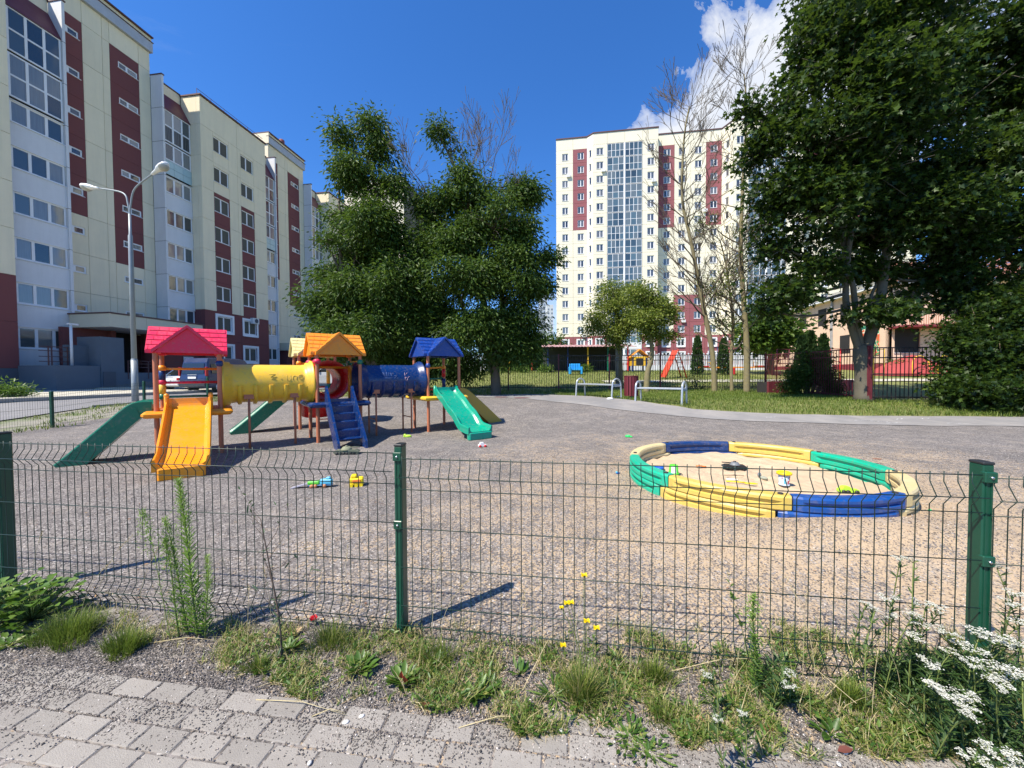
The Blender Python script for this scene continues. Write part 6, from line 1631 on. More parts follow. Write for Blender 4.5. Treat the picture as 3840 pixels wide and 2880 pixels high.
# thuja columns and shrubs in the yard, far trees
THU = Mleaf('thuja', [(0, (.012, .035, .010)), (.6, (.03, .07, .018)), (1, (.07, .12, .03))], .15, .6, .3)
def thuja(label, px, Y, h, r, k):
    base = yard(px, 1390, Y); root = thing('thuja', label, 'conifer', base, 0, None); n = 1500
    z = rng.random(n) ** .9 * h; rr = r * np.sqrt(np.clip(1 - (z / h) ** 1.6, 0.02, 1)) * (.75 + .3 * rng.random(n)); a = rng.random(n) * 6.28
    P = np.stack([rr * np.cos(a), rr * np.sin(a), z], -1); D = unit(np.stack([np.cos(a) * .3, np.sin(a) * .3, np.ones(n)], -1) + rng.normal(size=(n, 3)) * .2)
    MB().tube([(0, 0, -.1), (0, 0, h * .9)], [.06, .01], 6).build('stem', BARK, root)
    leaves('foliage', P, D, unit(rng.normal(size=(n, 3))), .22 * rng.uniform(.6, 1.2, n), .10, THU, root, 'leaf')
thuja('tall dark thuja just right of the leaning bare trunk', 2615, 30, 2.9, .42, 0); thuja('pair thuja, nearer the middle thin trunk', 2712, 30, 2.7, .42, 0)
for i, (px, Y, h, pos_) in enumerate(((3005, 21, 2.7, 'left of the dark bush top'), (3040, 21.5, 3.0, 'behind the dark bush centre'), (3085, 21, 2.8, 'right behind the dark bush'))): thuja('dark pointed thuja standing %s' % pos_, px, Y, h, .34, i)
for px, Y, s, lab in ((1128, 40, .5, 'tiny conifer by the block entrance, left one'), (1150, 40, .5, 'tiny conifer by the block entrance, right one')): thuja(lab, px, 30, 1.7, .3, 0)
def far_tree(label, px, py, Y, w_, h_, mat=ASH):
    base = yard(px, 1390, Y); p = W(px, py, Y); root = thing('far_tree', label, 'tree', base); zc = p.z - base.z
    MB().tube([(0, 0, -.3), (0, 0, zc)], [.3, .12], 8).build('trunk', BARK, root)
    leafy(root, [(0, 0, zc, w_, w_, h_), (w_ * .6, 0, zc - h_ * .3, w_ * .7, w_ * .7, h_ * .7), (-w_ * .6, .2, zc - h_ * .25, w_ * .7, w_ * .7, h_ * .7)], 320, 12, .5, mat, .4, .6, 'leaf', .1, .3)
far_tree('distant dark green tree low between the bushy tree and the tower', 2055, 1300, 60, 2.2, 2.4); far_tree('leafy tree between the tower foot and the peach kindergarten', 2890, 1290, 50, 3.4, 3.2)
far_tree('grey trunked garden tree left of the kindergarten, with broad trunk', 2890, 1240, 30, 1.6, 1.6)
far_tree('dark tree in the gap between the two bushy trees', 1560, 1240, 46, 4.5, 5.5)
far_tree('dark tree behind the right bushy tree, near the shelter', 1960, 1340, 42, 2.2, 2.0); far_tree('dark green tree far behind the play structure beside the block', 1330, 1330, 50, 4, 3.4)
bush('small round green shrub in front of the peach wall', yard(3382, 1380, 29), [(0, 0, .5, .75, .75, .6)], 160, 12, LIMEL, .14, .6, spread=.14)
for i, (px, s, w1) in enumerate(((1905, .32, 'leftmost'), (1965, .28, 'second from the left'), (2045, .3, 'third from the left'), (2195, .28, 'fourth, beside the blue play chair'))):
    bush('low leafy plant in the yard flower row, %s' % w1, yard(px, 1395, 33.5), [(0, 0, .3, s * 2.2, s * 1.4, s)], 60, 10, LIMEL, .16, .5, spread=.12, cat='plant', name='flower_bed_plant')
bush('low wild shrub at the foot of the leftmost thin trunk', G(2620, 1458), lob(((2600, 1420, 0, .4, .4), (2640, 1440, 0, .4, .3)), G(2620, 1458), G(2620, 1458).y), 90, 9, LOC, .09, .45, spread=.16)
bush('leafy plant with pale flower heads at the left edge by the road', G(25, 1500), lob(((10, 1455, 0, .7, .35), (50, 1470, .1, .35, .25)), G(25, 1500), G(25, 1500).y), 160, 12, LIMEL, .16, .3, spread=.16, cat='plant')
# ================================================================== GRASS AND WEEDS
GRS = Mleaf('grass_blade', [(0, (.055, .10, .012)), (.5, (.14, .20, .028)), (.8, (.24, .28, .06)), (.93, (.36, .32, .12)), (1, (.50, .41, .22))], .35, .5, .35, (.2, .3, .04))
STR = Mleaf('dry_straw', [(0, (.38, .27, .12)), (.6, (.55, .44, .24)), (1, (.70, .60, .38))], .2, .6, .3, (.5, .4, .2))
WEED = Mleaf('weed_leaf', [(0, (.035, .085, .012)), (.6, (.08, .165, .025)), (.9, (.16, .25, .05)), (1, (.30, .30, .08))], .35, .42, .5, (.2, .34, .04))
FLEA = Mleaf('fleabane_leaf', [(0, (.10, .20, .03)), (.6, (.17, .30, .05)), (1, (.30, .40, .10))], .35, .45, .4, (.25, .4, .06))
STEM = M('weed_stem', (.16, .20, .05), .6, .2, 20); STEMD = M('dark_stem', (.10, .07, .05), .7, .2, 20); STEMY = M('straw_stem', (.48, .40, .22), .7, .2, 20)
WHT = Mleaf('yarrow_flower', [(0, (.42, .43, .36)), (.5, (.60, .60, .52)), (1, (.78, .77, .68))], .25, .6, .2, (.7, .7, .6))
YEL = Mleaf('yellow_petal', [(0, (.72, .52, .0)), (1, (.90, .75, .02))], .3, .5, .2, (.8, .6, .0))
def blades(name, P, Hh, lean, wd, mat, kind='stuff', parent=None, loc=(0, 0, 0), rnd=None, curve=.5):
    """curved three-segment blades, P (n,3)"""
    n = len(P); a = rng.random(n) * 6.28; dr = np.stack([np.cos(a), np.sin(a), np.zeros(n)], -1); sd_ = np.stack([-np.sin(a), np.cos(a), np.zeros(n)], -1)
    if isinstance(lean, np.ndarray) and lean.ndim == 2: dr = unit(lean); ll = np.linalg.norm(lean, axis=1); sd_ = np.stack([-dr[:, 1], dr[:, 0], np.zeros(n)], -1)
    else: ll = lean * rng.uniform(.3, 1.3, n)
    Hh = np.asarray(Hh); wd = wd * rng.uniform(.7, 1.3, n); V = []
    for t, k in ((0, 1), (.45, .85), (.8, .5), (1, .0)):
        c = P + dr * (ll * Hh * t ** 1.8)[:, None] + np.array([0, 0, 1.0]) * (Hh * (t - curve * .35 * ll * t * t))[:, None]
        if k > 0: V += [c - sd_ * (wd * k / 2)[:, None], c + sd_ * (wd * k / 2)[:, None]]
        else: V += [c]
    V = np.stack(V, 1); b = (np.arange(n) * 7)[:, None]
    T = np.concatenate([b + np.array(t) for t in ((0, 1, 3), (0, 3, 2), (2, 3, 5), (2, 5, 4), (4, 5, 6))], 1).reshape(-1, 3)
    if rnd is None: rnd = rng.random(n)
    o = put(name, trimesh(name, V.reshape(-1, 3), T, mat, np.repeat(rnd, 5)), parent, loc)
    if kind: o['kind'] = kind
    return o
def onground(x, y): return np.stack([x, y, hz(x, y)], -1)
# lawn between path and iron fence, and the strip behind the kindergarten fence
n = 70000
x = rng.uniform(2.0, 19, n); y = rng.uniform(9.5, 20.4, n)
up_ = np.array([(p.x, p.y) for p in path_up]); lim = np.interp(x, up_[:, 0], up_[:, 1]); k = (y > lim + .05) & (rng.random(n) < np.clip(1.5 - (y - 10) * .07, .3, 1)) & ~((x > 13.2) & (y > 13.2))
x, y = x[k], y[k]; r_ = rng.random(len(x)); r_ = np.clip(r_ * .75 + .25 * (fbm2(x, y, 1.1) > .25) * rng.random(len(x)), 0, 1)
blades('lawn_grass', onground(x, y), rng.uniform(.05, .12, len(x)) * (1 + .5 * (np.abs(y - lim[k]) < .3)), .7, .012 * np.ones(len(x)), GRS, rnd=r_ * .92)
n = 26000; x = rng.uniform(-9, 18, n); y = rng.uniform(20.6, 36, n); blades('yard_grass', onground(x, y), rng.uniform(.06, .13, n), .6, .022 * np.ones(n), GRS, rnd=rng.random(n) * .8)
n = 9000; x = rng.uniform(-9, 3.0, n); y = rng.uniform(14.6, 20.6, n); k = y > np.interp(x, up_[:, 0], up_[:, 1], left=up_[0, 1]) + .1; x, y = x[k], y[k]
blades('shaded_grass', onground(x, y), rng.uniform(.05, .12, len(x)), .7, .016 * np.ones(len(x)), GRS, rnd=rng.random(len(x)) * .7)
n = 12000; v = rng.uniform(-15.4, -12.7, n); u = rng.uniform(5, 40, n); xx = v * CA + u * SA; yy = -v * SA + u * CA
k = fbm2(xx, yy, .5) + .35 * fbm2(xx, yy, 2) > .15; xx, yy = xx[k], yy[k]; blades('verge_grass', onground(xx, yy), rng.uniform(.05, .13, len(xx)), .7, .016 * np.ones(len(xx)), GRS, rnd=.1 + rng.random(len(xx)) * .85)
# weeds all along the foot of the near fence
def fpt(px, py): return G(px, py)
def scatter(px, py, r, n, rad2=None):
    c = G(px, py); a = rng.random(n) * 6.28; q = r * np.sqrt(rng.random(n)); x = c.x + q * np.cos(a) * 1.0; y = c.y + q * np.sin(a) * (rad2 or .7); return onground(x, y), c
def band(n, py0, py1, px0, px1, keepf):
    px = rng.uniform(px0, px1, n); py = rng.uniform(py0, py1, n)
    R3 = np.array(cm.to_3x3()); d = np.stack([(px - 1920) / F, -(py - 1440) / F, -np.ones(n)], -1) @ R3.T
    t = -1.32 / d[:, 2]; P = np.array(CAM)[None] + d * t[:, None]; P[:, 2] = hz(P[:, 0], P[:, 1]); k = keepf(px, py, P); return P[k], px[k]
def weedzone(px, py, P):
    mid_ = np.interp(px, [0, 600, 900, 1300, 2100, 2700, 3300, 3840], [2260, 2370, 2440, 2500, 2560, 2600, 2640, 2660]); wd = np.interp(px, [0, 600, 900, 1300, 2100, 2700, 3300, 3840], [60, 55, 105, 140, 185, 220, 240, 250])
    return (np.abs(py - mid_) < wd * (1 + .4 * fbm2(P[:, 0], P[:, 1], 4))) & (fbm2(P[:, 0] + 3, P[:, 1], 5.5) + .25 * rng.normal(size=len(px)) > .12)
P, _ = band(95000, 2180, 2860, 0, 3840, weedzone)
n = len(P); blades('weed_grass', P, rng.uniform(.012, .06, n) * (1 + .9 * (rng.random(n) > .93)), 1.0, .0028 * np.ones(n), GRS, rnd=np.clip(rng.random(n) ** .62 + .14, 0, 1))
P, _ = band(30000, 2250, 2850, 500, 3840, weedzone); n = len(P)
a = rng.random(n) * 6.28; D = np.stack([np.cos(a), np.sin(a), rng.uniform(-.1, .35, n)], -1); P[:, 2] += .006
leaves('straw_litter', P, D, np.tile([0, 0, 1.0], (n, 1)) + rng.normal(size=(n, 3)) * .3, rng.uniform(.015, .06, n), .0022, STR, None, 'blade')['kind'] = 'stuff'
P, _ = band(20000, 2380, 2850, 850, 3700, weedzone); n = len(P); a = rng.random(n) * 6.28
D = np.stack([np.cos(a), np.sin(a), rng.uniform(.1, .8, n)], -1); L_ = rng.uniform(.012, .032, n)
leaves('small_weed_leaves', P + np.stack([0 * a, 0 * a, .004 + .03 * rng.random(n) ** 2], -1), D, rdir(n, 1.5), L_, L_ * .42, WEED, None, 'leaf')['kind'] = 'stuff'
n = 1500; P, _ = band(2600, 2380, 2860, 1900, 3840, weedzone); 
# separate tufts
TUFT = [(255, 2400, .13, 950, .13, 'large soft green grass tuft at the left under the fence'), (470, 2440, .085, 620, .10, 'bright green grass tuft left of the tall fleabane'), (2180, 2640, .05, 420, .17, 'dense upright grass tuft below the yellow flowers'),
        (965, 2510, .05, 300, .06, 'low grass tuft left of the dock leaves'), (1240, 2420, .09, 380, .12, 'dry mixed grass tuft left of the middle fence post'), (3190, 2640, .07, 420, .09, 'green grass tuft beside the fallen dry stalks'), (2460, 2560, .06, 380, .10, 'yellowing grass tuft right of the upright tuft'), (1640, 2480, .10, 320, .11, 'ragged grass tuft right of the middle fence post'), (3480, 2720, .09, 380, .09, 'brownish grass tuft in front of the yarrow'), (2490, 2700, .05, 220, .07, 'reddish low grass tuft near the walkway edge')]
for px, py, r, n, h, lab in TUFT:
    n = int(n * 1.5); c = G(px, py); a = rng.random(n) * 6.28; q = r * rng.random(n) ** .55 * (1 + .35 * np.sin(a * 3 + px)); P = np.stack([q * np.cos(a), q * np.sin(a) * .8, np.zeros(n)], -1)
    a2 = a + rng.normal(size=n) * .8; lean = np.stack([np.cos(a2), np.sin(a2), np.zeros(n)], -1) * (.12 + .75 * rng.random(n) * (.4 + q / r))[:, None]; h = h * np.clip(1.15 - .5 * q / r, .4, 1.2)
    rr = rng.random(n) * (.84 if 'green' in lab else 1.0); o = blades('grass_tuft', P, h * rng.uniform(.25, 1.15, n), lean, .0024, GRS, None, None, c, rr); tag(o, lab, 'grass tuft')
# thin seeding grass stalks leaning about
rs = random.Random(9)
def stalk(px, py, h, lean, mat=STEMY, head=True, r=.0011, lab=None, i=0):
    c = G(px, py); t = thing('grass_stalk', lab, 'grass stalk', c, 0, 'dry seeding grass stalks along the fence' if lab is None else None)
    d = Vector((lean, rs.uniform(-.12, .1), 0)); pts = spline([(0, 0, 0), Vector((0, 0, h * .4)) + d * .12, Vector((0, 0, h * .75)) + d * .5, Vector((0, 0, h)) + d], 4)
    MB().tube(pts, [r * (1.3 - .9 * k / (len(pts) - 1)) for k in range(len(pts))], 4).build('stem', mat, t)
    if head:
        P = np.array([tuple(pts[-1].lerp(pts[-4], u)) for u in np.linspace(0, 1, 26)]); n = len(P)
        leaves('seed_head', P, rdir(n, 1.6), rdir(n), .011 * np.ones(n), .0026, STR, t, 'leaf')
    return t
ST = [(120, 2260, .42, .10), (300, 2380, .40, .22), (360, 2350, .52, .30), (520, 2330, .36, .05), (545, 2400, .30, -.06), (880, 2330, .34, -.05), (930, 2450, .28, -.04), (1020, 2400, .42, .03), (1180, 2420, .34, .04), (1290, 2380, .45, .02), (1420, 2480, .36, -.10), (1530, 2330, .58, .11), (1620, 2450, .44, .04), (1650, 2430, .35, .16), (1930, 2520, .34, .05), (2030, 2560, .42, -.08), (2580, 2620, .34, .02), (2760, 2560, .36, .05), (2900, 2560, .42, -.08), (3060, 2620, .46, -.07), (3010, 2560, .40, .02), (3270, 2700, .30, .08), (3380, 2640, .35, -.2), (2360, 2560, .38, .08), (1760, 2500, .36, -.16), (690, 2400, .30, -.1), (2150, 2500, .32, .05)]
WHERE = ['left of the far left fence bay', 'inside the big left tuft', 'tallest over the big left tuft', 'between the two left tufts', 'beside the bright left tuft', 'right of the tall fleabane', 'above the low grass tuft', 'left of the dark thistle stem', 'by the red poppy', 'just left of the middle post', 'over the dock leaves', 'crossing the middle fence post', 'right of the middle post', 'leaning away from the middle post', 'left of the yellow flowers', 'leaning left below the yellow flowers', 'right of the yellowing tuft', 'near the lime green weed', 'right of the lime green weed', 'in the crossed dry stalks', 'upright left of the dry stalks', 'below the yarrow', 'leaning out of the yarrow', 'right of the yellow flowers', 'leaning left over the dock', 'bent beside the fleabane', 'among the yellow flower stems']
for i, (q, wh) in enumerate(zip(ST, WHERE)): stalk(*q, lab='thin dry grass stalk ' + wh)
# fallen dry stalks
for i, (a, b, lift) in enumerate((((3180, 2560), (3480, 2520), .02), ((3060, 2660), (3430, 2380), .12), ((3250, 2640), (3150, 2440), .14), ((3150, 2470), (3480, 2780), .05), ((2960, 2460), (3210, 2720), .08), ((960, 2630), (1300, 2700), .01), ((1720, 2740), (2010, 2700), .01), ((560, 2420), (830, 2420), .02), ((2500, 2530), (2900, 2520), .06), ((1960, 2600), (2120, 2380), .10), ((1170, 2696), (1300, 2690), .006), ((1540, 2640), (1600, 2690), .006))):
    p, q = G(*a), G(*b); p.z += .006; q.z += lift; o = MB().tube([p, (p + q) / 2 + Vector((0, .01, .015)), q], [.0018, .0016, .001], 5).build('fallen_stalk', STEMY)
    tag(o, 'fallen straw stalk %s' % ['pointing at the yarrow', 'steepest of the crossed dry stalks', 'shortest of the crossed dry stalks', 'running down from the crossed dry stalks', 'left of the crossed dry stalks', 'bent over the pavers edge at left', 'lying along the walkway edge in the middle', 'flat at the fleabane foot', 'stretched below the lime green weed', 'rising left of the yellow flowers', 'short pale piece by the white pebbles', 'short piece under the dock leaves'][i], 'straw')
# tall fleabane (a leafy stem with rising narrow leaves and a feathery top)
def leafstem(px, py, h, lean, nl, ll, wd, mat, lab, top=True, sm=STEM, name='weed', r=.004, side=0, zmin=.02, topmat=None, par=None):
    c = G(px, py); t = par or thing(name, lab, 'weed', c); loc = Vector(c) - t.location
    pts = spline([loc, loc + Vector((lean * .3, 0, h * .35)), loc + Vector((lean * .7, .01, h * .7)), loc + Vector((lean, .0, h))], 5)
    MB().tube(pts, [r * (1.1 - .8 * k / (len(pts) - 1)) for k in range(len(pts))], 6).build('stem', sm, t)
    u = np.sort(zmin + (1 - zmin) * rng.random(nl) ** .9); P = np.array([tuple(pts[min(int(q * (len(pts) - 1)), len(pts) - 2)].lerp(pts[min(int(q * (len(pts) - 1)) + 1, len(pts) - 1)], (q * (len(pts) - 1)) % 1)) for q in u])
    a = np.arange(nl) * 2.4 + rng.random(nl) * .5; el = .55 + .5 * u
    D = np.stack([np.cos(a), np.sin(a), el + rng.normal(size=nl) * .15], -1); L_ = ll * (1.15 - .75 * u) * rng.uniform(.7, 1.15, nl)
    leaves('leaf_whorl', P, D, np.stack([-np.cos(a) * .8, -np.sin(a) * .8, np.ones(nl)], -1), L_, L_ * wd, mat, t, 'leaf', np.clip(.35 * rng.random(nl) + .65 * u, 0, 1))
    if top:
        n = 260; q = rng.random(n); P = np.array([tuple(pts[-1].lerp(pts[-6], s)) for s in q]); o = rng.normal(size=(n, 3)) * (.006 + .02 * q)[:, None]
        leaves('flower_top', P + o, rdir(n, 1.2), rdir(n), .012 * np.ones(n), .005, topmat or mat, t, 'leaf', .6 + .4 * rng.random(n))
    return t
fl = leafstem(740, 2392, .80, -.075, 430, .080, .13, FLEA, 'tall pale green fleabane in front of the left fence, with a feathery top', name='fleabane', r=.0045)
leafstem(705, 2385, .60, -.10, 240, .06, .13, FLEA, None, par=fl); leafstem(672, 2395, .50, -.06, 170, .05, .13, FLEA, None, par=fl, top=True); leafstem(770, 2400, .42, .02, 220, .06, .14, FLEA, None, par=fl, top=False); leafstem(640, 2405, .66, -.12, 70, .04, .1, FLEA, None, par=fl, r=.002)
leafstem(2835, 2590, .40, -.015, 210, .035, .28, FLEA, 'lime green upright weed with a bushy leafy base in the right fence bay', name='fleabane', r=.003)
leafstem(2805, 2480, .42, -.10, 16, .055, .55, WEED, 'thin climbing weed with broad leaves left of the lime green weed', top=False, name='climbing_weed', r=.0016)
# dark thistle with branching thin stems
c = G(1058, 2480); t = thing('thistle', 'dark slender branching thistle left of the poppy, leaning to the left', 'thistle', c); mb = MB(); rs2 = random.Random(3); tips = []
main_ = spline([(0, 0, 0), (-.01, 0, .2), (-.045, 0, .42), (-.085, 0, .66)], 5); mb.tube(main_, list(np.linspace(.005, .002, len(main_))), 6)
for i in range(3, 16): 
    d = Vector((rs2.choice((-1, 1)) * rs2.uniform(.4, 1), rs2.uniform(-.4, .4), rs2.uniform(.4, 1))).normalized(); grow(mb, main_[i], d, rs2.uniform(.06, .16), .0018, 1, rs2, .5, .2, tips, (1, 2), 4, .6, .0008, .1)
mb.build('stem', STEMD, t); P = np.array([tuple(q[0]) for q in tips] + [tuple(main_[k]) for k in range(8)] * 8); n = len(P)
leaves('spiny_leaves', P, rdir(n, .5), rdir(n, 1), rng.uniform(.015, .05, n), .008, Mleaf('thistle_leaf', [(0, (.03, .07, .03)), (1, (.08, .13, .06))], .2, .6), t, 'leaf')
# broad leaved dock plants, hollyhock-like plant at far left
def rosette(px, py, n, ln, wd, lab, mat=WEED, up=.7, name='dock_plant', red=0, tall=0, fill=.5):
    if ln > .07 and name == 'dock_plant': ln *= .74; n = int(n * 1.3)
    if name == 'mallow': ln *= .60; n = int(n * 2.0); fill *= 1.8; up *= .5; wd = 1.05
    c = G(px, py); t = thing(name, lab, 'weed', c); a = rng.random(n) * 6.28; D = np.stack([np.cos(a), np.sin(a), up * rng.uniform(.3, 1.4, n)], -1)
    q = rng.random(n) * ln * fill; P = np.stack([np.cos(a) * q, np.sin(a) * q * .8, tall * rng.random(n) + .005], -1)
    mb = MB()
    for i in range(n): mb.tube([(0, 0, 0), Vector(P[i])], .0014, 4)
    mb.build('stems', STEM, t); L_ = ln * rng.uniform(.5, 1.1, n)
    leaves('leaf_rosette', P, D, np.stack([-np.cos(a) * .5, -np.sin(a) * .5, np.ones(n)], -1) + rng.normal(size=(n, 3)) * .2, L_, L_ * wd, mat, t, 'leaf')
    if red:
        for i in range(red): 
            pp = np.array([[rs.uniform(-.03, .05), -.03, .02 + .02 * i]]); leaves('red_leaf', pp, np.array([[.3 * i - .2, -.3, .8]]), np.array([[0, -1, .3]]), .05, .022, Mleaf('red_leaf', [(0, (.45, .04, .03)), (1, (.55, .07, .05))], .3), t, 'leaf')
    return t
rosette(1350, 2520, 30, .10, .38, 'broad leaved dock plant left below the middle fence post'); rosette(1510, 2560, 34, .095, .42, 'broad leaved dock plant with two red leaves below the middle post', red=2)
rosette(1640, 2500, 22, .085, .4, 'small dock plant close right of the middle post'); rosette(1830, 2600, 40, .075, .4, 'spreading low weed clump between dock and yellow flowers'); rosette(1780, 2620, 26, .07, .35, 'dark green low weed clump above the fallen straw'); rosette(1950, 2530, 14, .085, .3, 'narrow leaved weed left of the yellow flowers', up=1.4)
rosette(2080, 2620, 30, .12, .12, 'arching toothed dandelion leaves left of the dense tuft', up=.5); rosette(2290, 2620, 34, .13, .10, 'arching toothed dandelion leaves right of the dense tuft', up=.5)
rosette(1000, 2520, 26, .05, .3, 'small dark weed at the left end of the weed strip'); rosette(1080, 2440, 26, .06, .5, 'bluish leaf clump at the thistle foot'); rosette(2360, 2760, 70, .035, .4, 'grey green creeping weed over the walkway edge', up=.4, fill=3.2); rosette(2430, 2830, 60, .03, .4, 'lowest creeping weed patch on the pavers', up=.4, fill=3)
rosette(2940, 2620, 40, .05, .45, 'leafy weed patch right of the lime green weed', fill=1.2); rosette(2700, 2640, 46, .04, .3, 'low weed patch left of the lime green weed', fill=1.5); rosette(3380, 2740, 30, .04, .6, 'round leaved clover patch in front of the yarrow', fill=1.3); rosette(3120, 2760, 24, .05, .5, 'light green weed at the bottom, below the dry stalks', fill=1); rosette(2560, 2700, 40, .04, .3, 'mossy weed patch right of the creeping weed', fill=1.6); rosette(3500, 2790, 30, .06, .35, 'weed clump at the yarrow foot', fill=1.2)
rosette(2920, 2500, 20, .07, .25, 'small dark rosette behind the fence near the right bay')
hly = rosette(120, 2330, 110, .085, .85, 'broad leaved mallow plant filling the lower left corner of the fence', mat=Mleaf('mallow_leaf', [(0, (.05, .11, .015)), (.6, (.11, .21, .03)), (1, (.24, .36, .10))], .35, .35, .6), up=.6, tall=.17, name='mallow', fill=2.2)
rosette(10, 2330, 70, .09, .8, 'second broad leaved mallow cut off by the left picture edge', mat=MC['mallow_leaf'], up=.6, tall=.2, name='mallow', fill=1.8); rosette(40, 2420, 50, .05, .6, 'small leaves at the foot of the mallow', up=.4, fill=1.6)
# yellow hawkweed flowers
for i, (px, py, h, ln_, fx, wd_) in enumerate(((2190, 2560, .46, .0, 2198, 'topmost'), (2170, 2560, .34, -.05, 2118, 'in the group of three, left'), (2180, 2565, .35, -.045, 2140, 'in the group of three, right'), (2185, 2570, .33, -.09, 2085, 'leftmost small'), (2200, 2570, .27, .0, 2202, 'middle large'), (2210, 2570, .24, .03, 2236, 'lowest right'), (2120, 2510, .10, -.01, 2098, 'lowest left, near the ground'))):
    c = G(px, py); t = thing('hawkweed_flower', 'yellow hawkweed flower on a thin stem, %s' % wd_, 'flower', c)
    top = Vector((ln_, .0, h)); pts = spline([(0, 0, 0), (ln_ * .2, 0, h * .5), top], 5); MB().tube(pts, .0013, 4).build('stem', STEM, t)
    n = 26; a = np.linspace(0, 6.28, n); fd2 = unit(np.stack([np.cos(a), np.sin(a) - .25, .35 + .35 * np.sin(a * 3)], -1)); leaves('petals', np.tile(tuple(top), (n, 1)), fd2, np.tile([0, -.4, 1.0], (n, 1)), (.017 if i != 3 else .011), .006, YEL, t, 'leaf')
    MB().lathe([(.001, -.012), (.004, -.006), (.004, .002)], 8, Matrix.Translation(top)).build('flower_base', STEM, t)
for i in range(9): stalk(2150 + i * 11, 2570, rs.uniform(.2, .4), rs.uniform(-.08, .08), STEM, False, .0009, lab='bare green flower stem in the hawkweed clump, stem number from the left %s' % ['one', 'two', 'three', 'four', 'five', 'six', 'seven', 'eight', 'nine'][i])
# poppy
c = G(1178, 2345); t = thing('poppy', 'single red poppy flower just behind the fence wires', 'flower', c); MB().tube([(0, 0, 0), (.0, 0, .03)], .0012, 4).build('stem', STEM, t)
n = 9; a = np.linspace(0, 6.28, n); leaves('petals', np.tile([0, 0, .03], (n, 1)), np.stack([np.cos(a), np.sin(a) - .6, .5 + 0 * a], -1), np.tile([0, -.7, .7], (n, 1)), .024, .024, Mleaf('poppy', [(0, (.65, .01, .02)), (1, (.85, .03, .05))], .3), t, 'leaf')
MB().lathe([(.001, .036), (.005, .034), (.004, .026)], 8).build('centre', BLK, t)
# yarrow: feathery foliage and flat white flower heads
def yarrow(label, heads, base_px, nleaf, fr, seed):
    base = G(*base_px); t = thing('yarrow', label, 'yarrow', base); r_ = random.Random(seed)
    for (px, py, Y, s) in heads:
        top = W(px, py, Y); g = Vector((top.x + r_.uniform(-.08, .10), Y + r_.uniform(-.04, .12), 0)); g = g - base; g.z = 0; tp = top - base
        pts = spline([g, g.lerp(tp, .5) + Vector((r_.uniform(-.02, .02), 0, .04)), tp - Vector((0, 0, .02 * s))], 5)
        st = MB().tube(pts, .0019, 5); nb = 9; s *= .86
        C = []
        for k in range(nb):
            a = r_.uniform(0, 6.28); q = .038 * s * math.sqrt(r_.random()); e = tp + Vector((q * math.cos(a), q * math.sin(a), r_.uniform(-.004, .006) * s)); st.tube([pts[-1], e], .0009, 3); C.append(tuple(e))
        st.build('stem', STEM, t); C = np.array(C); P = np.repeat(C, 20, 0); P = P + rng.normal(size=P.shape) * np.array([.0062, .0062, .0016]) * s; n = len(P)
        a = rng.random(n) * 6.28; leaves('flower_head', P, np.stack([np.cos(a), np.sin(a), .12 * rng.normal(size=n)], -1), np.tile([0, 0, 1.0], (n, 1)) + rng.normal(size=(n, 3)) * .35, .0062 * s, .0052 * s, WHT, t, 'leaf')
        # feathery leaves up the stem
        m_ = 46; q = rng.random(m_) ** 1.1; PP = np.array([tuple(pts[min(int(u * (len(pts) - 1)), len(pts) - 1)]) for u in q]); a = rng.random(m_) * 6.28; leaves('stem_leaves', PP, np.stack([np.cos(a), np.sin(a), .7 + 0 * a], -1), np.tile([0, 0, 1.0], (m_, 1)), .04 * rng.uniform(.5, 1.2, m_), .008, YL, t, 'leaf')
    n = nleaf; a = rng.random(n) * 6.28; q = fr * np.sqrt(rng.random(n)); z = rng.random(n) ** 1.2 * .26 * np.clip(1.15 - q / fr, .15, 1)
    P = np.stack([q * np.cos(a), q * np.sin(a) * .8, z], -1); b = rng.random(n) * 6.28; D = np.stack([np.cos(b), np.sin(b), rng.uniform(.1, 1.2, n)], -1)
    leaves('feathery_foliage', P, D, rdir(n, 1), .045 * rng.uniform(.5, 1.3, n), .0065, YL, t, 'leaf'); return t
YL = Mleaf('yarrow_leaf', [(0, (.022, .055, .014)), (.6, (.05, .10, .025)), (1, (.11, .17, .05))], .25, .5, .35)
def zh(px, py): return py
yarrow('large yarrow clump with many flat white flower heads around the right fence post', [(3520, 2280, 1.50, 1), (3445, 2330, 1.48, 1), (3590, 2400, 1.46, 1), (3540, 2365, 1.46, 1), (3440, 2390, 1.45, 1), (3670, 2370, 1.40, 1.15), (3640, 2430, 1.36, 1.1), (3730, 2390, 1.36, 1.1), (3790, 2260, 1.42, 1), (3820, 2330, 1.4, 1), (3500, 2490, 1.34, 1.1), (3720, 2500, 1.28, 1.15), (3780, 2550, 1.24, 1.15), (3650, 2490, 1.3, .9), (3740, 2570, 1.2, 1), (3520, 2580, 1.28, 1.2), (3580, 2610, 1.24, 1.2), (3625, 2600, 1.24, 1.0), (3620, 2640, 1.2, .9), (3640, 2680, 1.16, .8), (3820, 2410, 1.3, 1), (3835, 2530, 1.2, 1.1), (3740, 2120, 1.55, .8), (3800, 2220, 1.5, 1), (3770, 2410, 1.33, .9), (3560, 2440, 1.42, .8), (3655, 2840, 1.05, .9), (3700, 2800, 1.05, .7), (3770, 2850, 1.02, 1.0), (3730, 2870, 1.02, .8), (3830, 2850, 1.0, 1)], (3740, 2720), 5200, .36, 1)
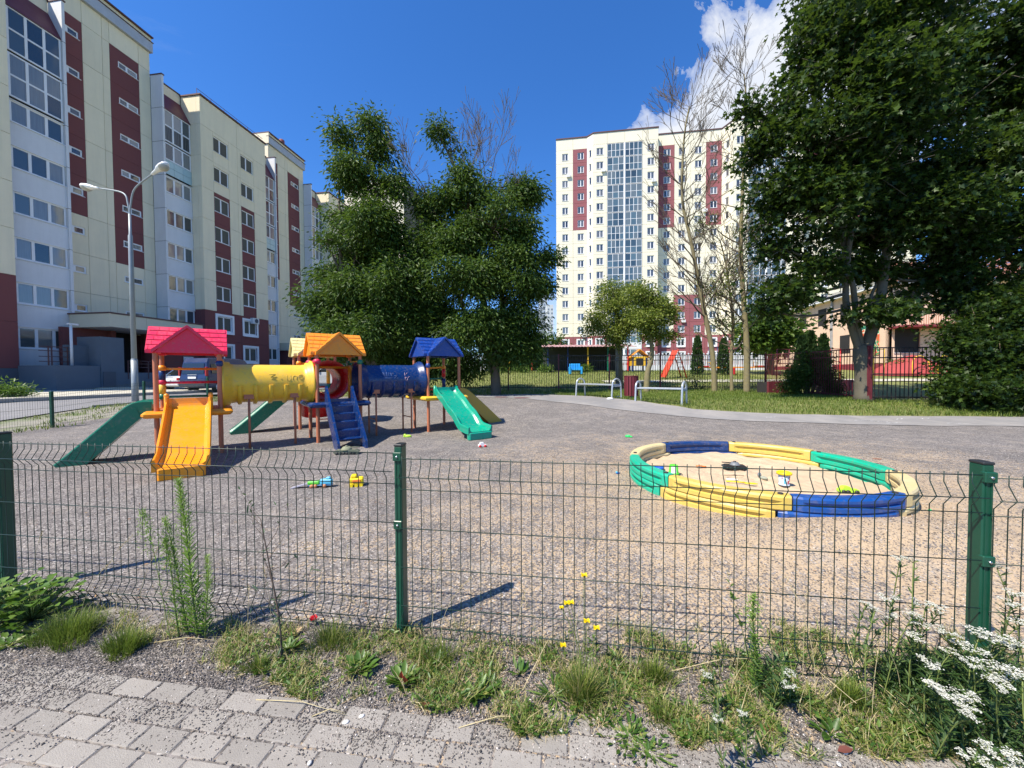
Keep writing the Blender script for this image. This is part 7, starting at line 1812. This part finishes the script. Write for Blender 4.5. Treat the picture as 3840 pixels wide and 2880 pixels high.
yarrow('slim yarrow left of the right fence post with high small heads', [(3375, 2092, 1.5, .7), (3425, 2100, 1.5, .6), (3340, 2245, 1.5, 1), (3350, 2310, 1.5, .9), (3245, 2260, 1.5, .7), (3280, 2282, 1.48, .6), (3470, 2265, 1.5, 1.1), (3420, 2300, 1.48, .9)], (3400, 2600), 500, .1, 2)
yarrow('tiny yarrow with two small white heads below the lime green weed', [(2962, 2525, 1.42, .6), (2955, 2570, 1.38, .7), (2646, 2528, 1.42, .6), (2694, 2695, 1.2, .5), (2785, 2678, 1.2, .5)], (2900, 2620), 200, .08, 3)
# rusty fallen leaves
RL = Mleaf('fallen_leaf', [(0, (.16, .05, .035)), (.5, (.38, .20, .10)), (1, (.55, .40, .22))], .2, .6)
for i, (px, py, lab) in enumerate(((3140, 2835, 'curled dark brown fallen leaf at the bottom right'), (1095, 2395, 'pale tan fallen leaf by the thistle'), (2660, 2720, 'pinkish tan fallen leaf right of the creeping weed'), (2900, 2745, 'brown fallen leaf below the dry stalks'), (1580, 2650, 'dark brown fallen leaf under the dock'))):
    c = G(px, py) + Vector((0, 0, .012)); a = i * 1.3; o = leaves('fallen_leaf', np.array([[0, 0, 0.]]), np.array([[math.cos(a), math.sin(a) * .4, .15]]), np.array([[.2, -.2, 1.0]]), .055, .028, RL, None, 'leaf', loc=c, rnd=np.array([(0, .9, .6, .2, .1)[i]])); tag(o, lab, 'fallen leaf')
p = G(1090, 2405)
# litter stones in the playground: darker clods

# dry leaves and twig bits blown over the playground
n = 900; x = rng.uniform(-1.25, 1.25, n); y = 1.8 + 12 * rng.random(n) ** 1.2; x = x * y; k = ingravel(x, y); x, y = x[k], y[k]; n = len(x); a = rng.random(n) * 6.28
o = leaves('blown_litter', onground(x, y) + np.array([0, 0, .008]), np.stack([np.cos(a), np.sin(a), .1 * rng.normal(size=n)], -1), np.tile([0, 0, 1.0], (n, 1)) + rng.normal(size=(n, 3)) * .3, rng.uniform(.012, .035, n), rng.uniform(.004, .014, n), RL, None, 'leaf'); o['kind'] = 'stuff'
